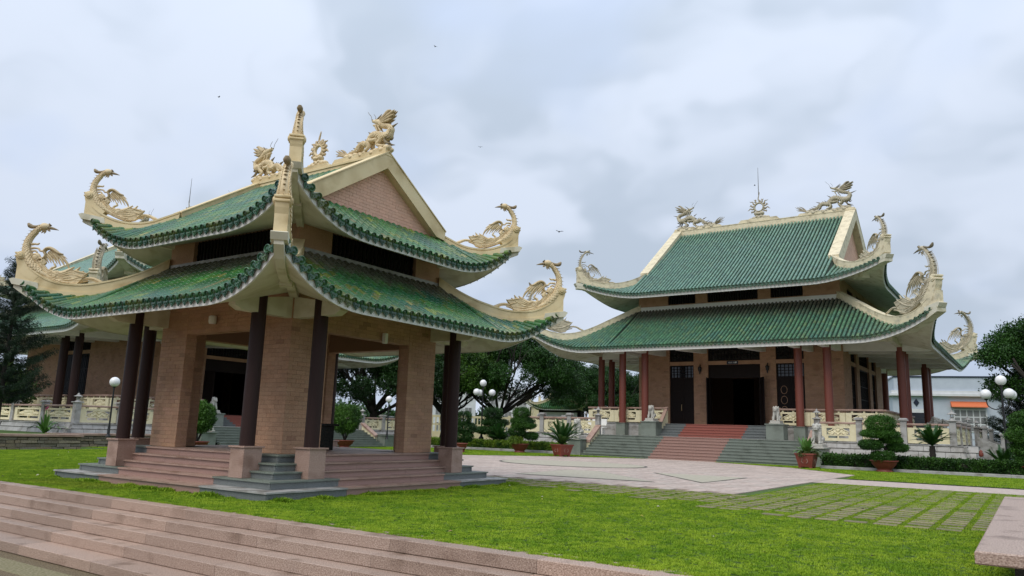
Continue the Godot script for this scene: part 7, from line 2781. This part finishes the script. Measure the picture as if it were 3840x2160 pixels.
func far_places() -> void:
	rng.seed = 400
	house("hazy white house with small windows behind the banyan, left of its trunk", Vector3(-9.5, 0, -118), 9.0, 8.0, 8.2, 0.15, M.house_white, 4, 3)
	house("hazy white house behind the banyan's trunk", Vector3(0.0, 0, -124), 7.0, 8.0, 7.6, -0.1, M.house_white, 3, 3)
	house("low cream house behind the banyan, right of its trunk", Vector3(7.0, 0, -118), 6.0, 8.0, 5.0, 0.05, M.house_cream, 3, 2)
	house("white house between the right temple's left columns", Vector3(17.5, 0, -112), 8.0, 8.0, 6.0, -0.2, M.house_white, 4, 2)
	# blue house at right
	var b := thing("blue_house", "pale blue house with an orange awning behind the right temple", "house", Vector3(49.2, 0, -85.5), -0.35)
	var g := G.new()
	g.span(Vector3(-5.6, 0, -7), Vector3(5.2, 6.5, 0))
	part("wall", g, M.house_blue, b)
	g = G.new()
	g.span(Vector3(-5.9, 6.5, -7.3), Vector3(5.5, 6.75, 0.5))
	g.span(Vector3(-5.7, 6.75, -7.1), Vector3(5.3, 7.1, 0.3))
	part("cornice", g, M.house_white, b)
	g = G.new()
	g.span(Vector3(-5.4, 7.1, -6.8), Vector3(5.0, 8.6, 0.1))
	part("parapet", g, M.house_blue, b)
	g = G.new()
	g.span(Vector3(-5.5, 8.6, -6.9), Vector3(5.1, 8.75, 0.2))
	part("coping", g, M.sign_blue, b)
	g = G.new()
	g.slab(PackedVector2Array([Vector2(0.0, 5.3), Vector2(0.75, 5.3), Vector2(0.72, 5.42), Vector2(0.0, 5.95)]), 0.2, 3.7, Transform3D(Basis(Vector3.UP, -PI / 2), Vector3(0, 0, 0.004)))
	part("awning", g, M.awning_orange, b).transform = Transform3D(Basis(), Vector3(3.9, 0, 0))
	g = G.new()
	g.span(Vector3(0.4, 2.6, 0.003), Vector3(3.7, 5.1, 0.08))
	var win := part("window", g, M.house_white, b)
	for i in 5:
		for j in 3:
			g = G.new()
			g.span(Vector3(0.52 + i * 0.63, 2.72 + j * 0.8, 0.083), Vector3(0.52 + i * 0.63 + 0.5, 2.72 + j * 0.8 + 0.66, 0.1))
			part("pane", g, M.grey_metal, win)
	g = G.new()
	g.span(Vector3(-4.4, 2.2, 0.003), Vector3(-2.2, 4.6, 0.05))
	var dr := part("door", g, M.dark_pane, b)
	g = G.new()
	for x in [-4.7, -4.5, -2.18, -1.98]:
		g.span(Vector3(x, 2.2, 0.05), Vector3(x + 0.08, 5.0, 0.12))
	g.span(Vector3(-4.7, 4.62, 0.053), Vector3(-1.9, 5.05, 0.1))
	part("door_frame", g, M.house_white, dr)
	for x in [-4.4, -3.2]:   # dark diamond ornaments over the door
		g = G.new()
		g.slab(PackedVector2Array([Vector2(0, -0.45), Vector2(0.3, 0), Vector2(0, 0.45), Vector2(-0.3, 0)]), 0.003, 0.06, Transform3D(Basis(), Vector3(x, 5.75, 0)))
		part("diamond_ornament", g, M.sign_blue, b)
	g = G.new()
	g.span(Vector3(5.6, 0, 0.4), Vector3(5.72, 8.0, 0.52))
	part("drainpipe", g, M.grey_metal, b)
	# cream openwork fence behind the banyan
	var fe := thing("garden_fence", "long cream openwork fence behind the banyan tree", "fence", Vector3(-12, 0, -89), 0.02)
	for i in 12:
		g = G.new()
		g.span(Vector3(i * 2.4, 0, -0.15), Vector3(i * 2.4 + 0.3, 2.9, 0.15))
		part("post", g, M.house_cream, fe)
		g = G.new()
		g.span(Vector3(i * 2.4 + 0.3, 0, -0.08), Vector3(i * 2.4 + 2.4, 0.9, 0.08))
		g.span(Vector3(i * 2.4 + 0.3, 2.5, -0.08), Vector3(i * 2.4 + 2.4, 2.75, 0.08))
		g.span(Vector3(i * 2.4 + 0.3, 1.6, -0.06), Vector3(i * 2.4 + 2.4, 1.8, 0.06))
		for k in 5:
			g.span(Vector3(i * 2.4 + 0.42 + k * 0.4, 0.9, -0.06), Vector3(i * 2.4 + 0.56 + k * 0.4, 2.5, 0.06))
		part("panel", g, M.house_cream, fe)
	# small gate pavilion with a green roof
	var gt := thing("gate_pavilion", "small dark gate pavilion with a curved green roof beyond the left terrace balustrade", "pavilion", Vector3(6.7, 0, -95.8), -0.25)
	g = G.new()
	g.span(Vector3(-2.6, 0, -1.6), Vector3(2.6, 3.9, 1.6))
	part("body", g, M.dark_wood, gt)
	var D := {"w": 1.0, "zi": 0.3, "zr": 0.12, "yr": 5.6, "E": 2.9, "R": 3.7, "x0": 1.6, "lift": 0.85, "pw": 2.0, "ye": 4.05, "yi": 5.5, "sag": 0.15, "teal": 0.0, "ridge": false, "main": 0, "pitch": 0.25, "r": 0.08, "long": 0.35,
		"hip": [Vector2(1.0, 5.3), Vector2(2.0, 4.7), Vector2(3.0, 4.45), Vector2(3.7, 4.85), Vector2(4.0, 5.1)], "rib": [Vector2(1.0, 5.6), Vector2(2.0, 5.0), Vector2(3.0, 4.75), Vector2(3.5, 5.2), Vector2(3.7, 5.7)],
		"horn_x": 0.0, "rib_w": 0.3, "edge": 0.1, "drop": 0.22, "ys": 4.2, "beam": 0.2, "shift": Vector3(9, 1, 3), "cream": "house_cream", "bird": 0.0, "plaster": "ornament_plaster"}
	place_tiles(gt, D, tier(gt, D), 0)
	g = G.new()
	g.span(Vector3(-1.6, 5.3, -0.2), Vector3(1.6, 6.05, 0.2))
	part("ridge", g, M.house_cream, gt)
	dragon(gt, Transform3D(Basis().scaled(Vector3(1.4, 1.4, 1.4)), Vector3(0.4, 6.15, 0)), "ornament_plaster")
	g = G.new()
	g.span(Vector3(-2.0, 3.0, 1.61), Vector3(2.2, 3.6, 1.7))
	part("white_rail", g, M.house_white, gt)
	# trees far behind
	var far := thing("far_trees", "dense band of dark trees far behind the garden", "trees", Vector3.ZERO)
	var blobs := []
	for i in 90:
		var x := rr(-95, 95)
		blobs.append([Vector3(x, rr(1.0, 3.2), -150 + rr(-8, 8) + absf(x) * 0.25), Vector3(rr(3, 5), rr(2.0, 3.2), rr(3, 5))])
	foliage(far, "crowns", blobs, 9000, clump(0.5, 9, 0.45), Color(0.014, 0.042, 0.01), Color(0.035, 0.09, 0.018), 1.5, 0.5)
	var bn := thing("banana_plants", "pale tall plants behind the conifer at the left edge", "plants", Vector3(-27.5, 0.5, -41.5))
	foliage(bn, "foliage", [[Vector3(0, 1.6, 0), Vector3(1.4, 1.9, 1.4)], [Vector3(-2, 1.3, 0), Vector3(1.6, 1.6, 1.4)]], 2400, clump(0.25, 9, 0.2), Color(0.03, 0.08, 0.015), Color(0.14, 0.22, 0.06))
	# power lines at right
	for k in 3:
		var w := thing("power_line", ["highest thin black power line before the blue house", "middle thin black power line before the blue house", "lowest thin black power line before the blue house"][k], "wire")
		g = G.new()
		var pts := []
		var rad := []
		for i in 17:
			var f := i / 16.0
			pts.append(Vector3(30, 0, -78).lerp(Vector3(80, 0, -72), f) + Vector3(0, 3.55 + k * -0.85 + 0.9 - 1.2 * sin(f * PI), 0))
			rad.append(0.022)
		g.tube(pts, rad, 5)
		part("cable", g, M.black_iron, w)
	# birds
	var bl := ["larger dark bird in the sky between the two roofs", "small dark bird high above the pavilion's dragon", "small dark bird in the sky right of the pavilion's ridge", "tiny dark bird at the upper left sky", "tiny dark bird above the right temple", "tiny dark bird above the pavilion's left roof"]
	var bp := [Vector3(-5.9, 0, 0), Vector3.ZERO, Vector3.ZERO, Vector3.ZERO, Vector3.ZERO, Vector3.ZERO]
	var spots := [Vector3(0.062, 0.43, 60), Vector3(-0.12, 0.86, 90), Vector3(-0.05, 0.62, 110), Vector3(-0.79, 0.8, 110), Vector3(0.33, 0.55, 120), Vector3(-0.42, 0.72, 100)]
	for i in 6:
		var s: Vector3 = spots[i]
		var o := thing("bird", bl[i], "bird", EYE + Vector3(s.x * s.z, s.y * s.z * 0.62, -s.z), rr(0, TAU))
		var q := G.new()
		q.ball(Vector3.ZERO, Vector3(0.05, 0.05, 0.16), 8, 6)
		part("body", q, M.bird_dark, o)
		for e in [-1.0, 1.0]:
			q = G.new()
			q.hexa([Vector3(0, 0, 0.06), Vector3(e * 0.22, 0.09, 0.02), Vector3(e * 0.36, 0.05, -0.08), Vector3(0, 0, -0.06)] if e > 0 else [Vector3(0, 0, -0.06), Vector3(e * 0.36, 0.05, -0.08), Vector3(e * 0.22, 0.09, 0.02), Vector3(0, 0, 0.06)], [Vector3(0, 0.02, 0.06), Vector3(e * 0.22, 0.11, 0.02), Vector3(e * 0.36, 0.06, -0.08), Vector3(0, 0.02, -0.06)] if e > 0 else [Vector3(0, 0.02, -0.06), Vector3(e * 0.36, 0.06, -0.08), Vector3(e * 0.22, 0.11, 0.02), Vector3(0, 0.02, 0.06)])
			part("wing", q, M.bird_dark, o)


# ---------------------------------------------------------------- grass
func grass() -> void:
	rng.seed = 500
	var tufts := []
	for v in 3:
		var g := G.new()
		for i in 9:
			var a := rr(0, TAU)
			var at := Vector3(rr(-0.028, 0.028), 0, rr(-0.028, 0.028))
			var d := Vector3(cos(a), 0, sin(a))
			var h := rr(0.007, 0.019)
			var w := d.cross(Vector3.UP) * 0.0042
			var k := rr(0.75, 1.25)
			g.paint(Color(k, k, k * 0.9))
			g.tri(at - w, at + d * h * 0.75 + Vector3(0, h, 0), at + w)
		tufts.append(g.mesh())
	var xs := [[], [], []]
	var cs := [[], [], []]
	var put := func(p: Vector3, s: float, dry: float) -> void:
		var k := rng.randi() % 3
		xs[k].append(Transform3D(Basis(Vector3.UP, rr(0, TAU)).scaled(Vector3(s, s * rr(0.8, 1.3), s)), p))
		var n := fine.get_noise_2d(p.x * 0.9, p.z * 0.9)
		var m := fine.get_noise_2d(p.x * 4.0 + 30, p.z * 4.0)
		var c := Color(0.165, 0.295, 0.018).lerp(Color(0.32, 0.44, 0.035), clampf(0.5 + n * 0.9 + m * 0.5 + rr(-0.2, 0.2), 0, 1))
		c = c.lerp(Color(0.08, 0.20, 0.010), clampf(-m * 1.5 - 0.2, 0, 0.6))
		cs[k].append(c.lerp(Color(0.22, 0.19, 0.04), dry))
	# front lawn: dense near the eye, thinner with distance
	for i in 420000:
		var a := -4.98 + 10.7 * pow(r01(), 1.25)
		var b := rr(-17.5, 17.9)
		if maxf(absf(a), absf(b)) < 3.66:
			continue
		var lump := fine.get_noise_2d(a * 5.0, b * 5.0)
		var dry := 0.0
		if a > -4.6 and bare(a, b):
			var u := fposmod(a + 4.6 + 0.21, 0.42)
			var w := fposmod(-0.7 - b + 0.225, 0.45)
			if u > 0.10 and u < 0.32 and w > 0.055 and w < 0.395 and r01() > 0.62 + 0.8 * clampf(fine.get_noise_2d(a * 1.6 + 9, b * 1.6) + 0.2, 0, 1):
				continue
			dry = rr(0.0, 0.35)
		elif lump < -0.34:
			continue
		if absf(a + 4.2) < 0.5 and absf(b - 1.5) < 1.5:
			dry = clampf(dry + rr(0, 0.5), 0, 0.6)
		put.call(pav(a, b, 0.0), 1.0 + lump * 0.5, dry)
	# long fringe at the foot of the pavilion's slab
	for i in 9000:
		var s := rr(-3.75, 3.75)
		var o := 3.66 + pow(r01(), 2.0) * 0.16
		var keep := fine.get_noise_1d(s * 1.7 + (40 if i % 2 else 0))
		if keep < -0.12:
			continue
		put.call(pav(-o, s) if i % 2 else pav(s, -o), rr(1.6, 3.6) * (0.7 + keep), 0.0)
	# lawns further away: bigger, sparser tufts
	for i in 30000:
		put.call(pav(rr(5.6, 14.0), rr(9.9, 20.3)), rr(1.4, 2.2), 0.0)
	for i in 16000:
		put.call(pav(rr(14.0, 28.0), rr(10.5, 20.3)), rr(1.8, 2.6), 0.0)
	var strips := [[-20.0, -2.0, -29.0, -15.6, 26000], [2.0, 32.0, -25.6, -15.6, 90000]]
	var lv := PackedVector2Array([Vector2(-20, -29), Vector2(-9.0, -25.3), Vector2(-7.2, -22.2), Vector2(-5.3, -18.9), Vector2(-1.95, -15.75), Vector2(-1.95, -15.2), Vector2(-20, -15.2)])
	var rv := PackedVector2Array([Vector2(1.95, -15.75), Vector2(6.3, -17.9), Vector2(9.9, -22.2), Vector2(10.2, -25.7), Vector2(40, -25.7), Vector2(40, -15.2), Vector2(1.95, -15.2)])
	for q in strips:
		for i in q[4]:
			var p := Vector2(rr(q[0], q[1]), rr(q[2], q[3]))
			if not Geometry2D.is_point_in_polygon(p, lv) and not Geometry2D.is_point_in_polygon(p, rv):
				continue
			if p.x > 10.4 and p.y < -17.2:
				var u := fposmod(p.x - 10.6 + 0.225, 0.45)
				var w := fposmod(p.y + 25.2 + 0.21, 0.42)
				if u > 0.06 and u < 0.39 and w > 0.09 and w < 0.33 and r01() > 0.8 + 0.4 * fine.get_noise_2d(p.x * 0.7, p.y * 0.7):
					continue
			put.call(tem(p.x, p.y, 0.022), rr(1.3, 2.2), 0.0)
	# between the pavers right of the plaza
	for i in 110000:
		var p := Vector2(rr(5.7, 13.0), rr(-26.0, -9.0))
		var u := fposmod(p.x + 4.6 + 0.21, 0.42)
		var w := fposmod(-0.7 - p.y + 0.225, 0.45)
		if u > 0.10 and u < 0.32 and w > 0.055 and w < 0.395 and r01() > 0.6 + 0.8 * fine.get_noise_2d(p.x * 1.6 + 9, p.y * 1.6):
			continue
		put.call(pav(p.x, p.y), rr(1.0, 1.7), rr(0, 0.2))
	# fallen leaves and bits
	var lx := []
	var lc := []
	for i in 150:
		var p := pav(-4.9 + 10.4 * r01(), rr(-16, 16))
		var l: Vector3 = (p - PAV_AT).rotated(Vector3.UP, -PAV_TURN)
		if maxf(absf(l.x), absf(l.z)) < 3.8:
			continue
		lx.append(Transform3D(Basis.from_euler(Vector3(rr(-0.4, 0.4), rr(0, TAU), rr(-0.4, 0.4))), p + Vector3(0, 0.022, 0)))
		lc.append([Color(0.30, 0.2, 0.08), Color(0.05, 0.035, 0.02), Color(0.6, 0.55, 0.45), Color(0.35, 0.32, 0.05)][i % 4])
	var lf := G.new()
	lf.paint(Color(1, 1, 1))
	lf.quad(Vector3(-0.035, 0, 0), Vector3(0, 0.012, -0.016), Vector3(0.04, 0, 0), Vector3(0, 0.012, 0.016))
	var ll := thing("fallen_leaves", "small fallen leaves scattered on the lawn", "leaves")
	ll.set_meta("kind", "stuff")
	many("leaf_litter", lf.mesh(), lx, lc, ll, M.leaf)
	var gr := thing("lawn", "short bright green grass covering the lawns", "grass")
	gr.set_meta("kind", "stuff")
	for k in 3:
		many("grass_tufts", tufts[k], xs[k], cs[k], gr, M.grass_blade)
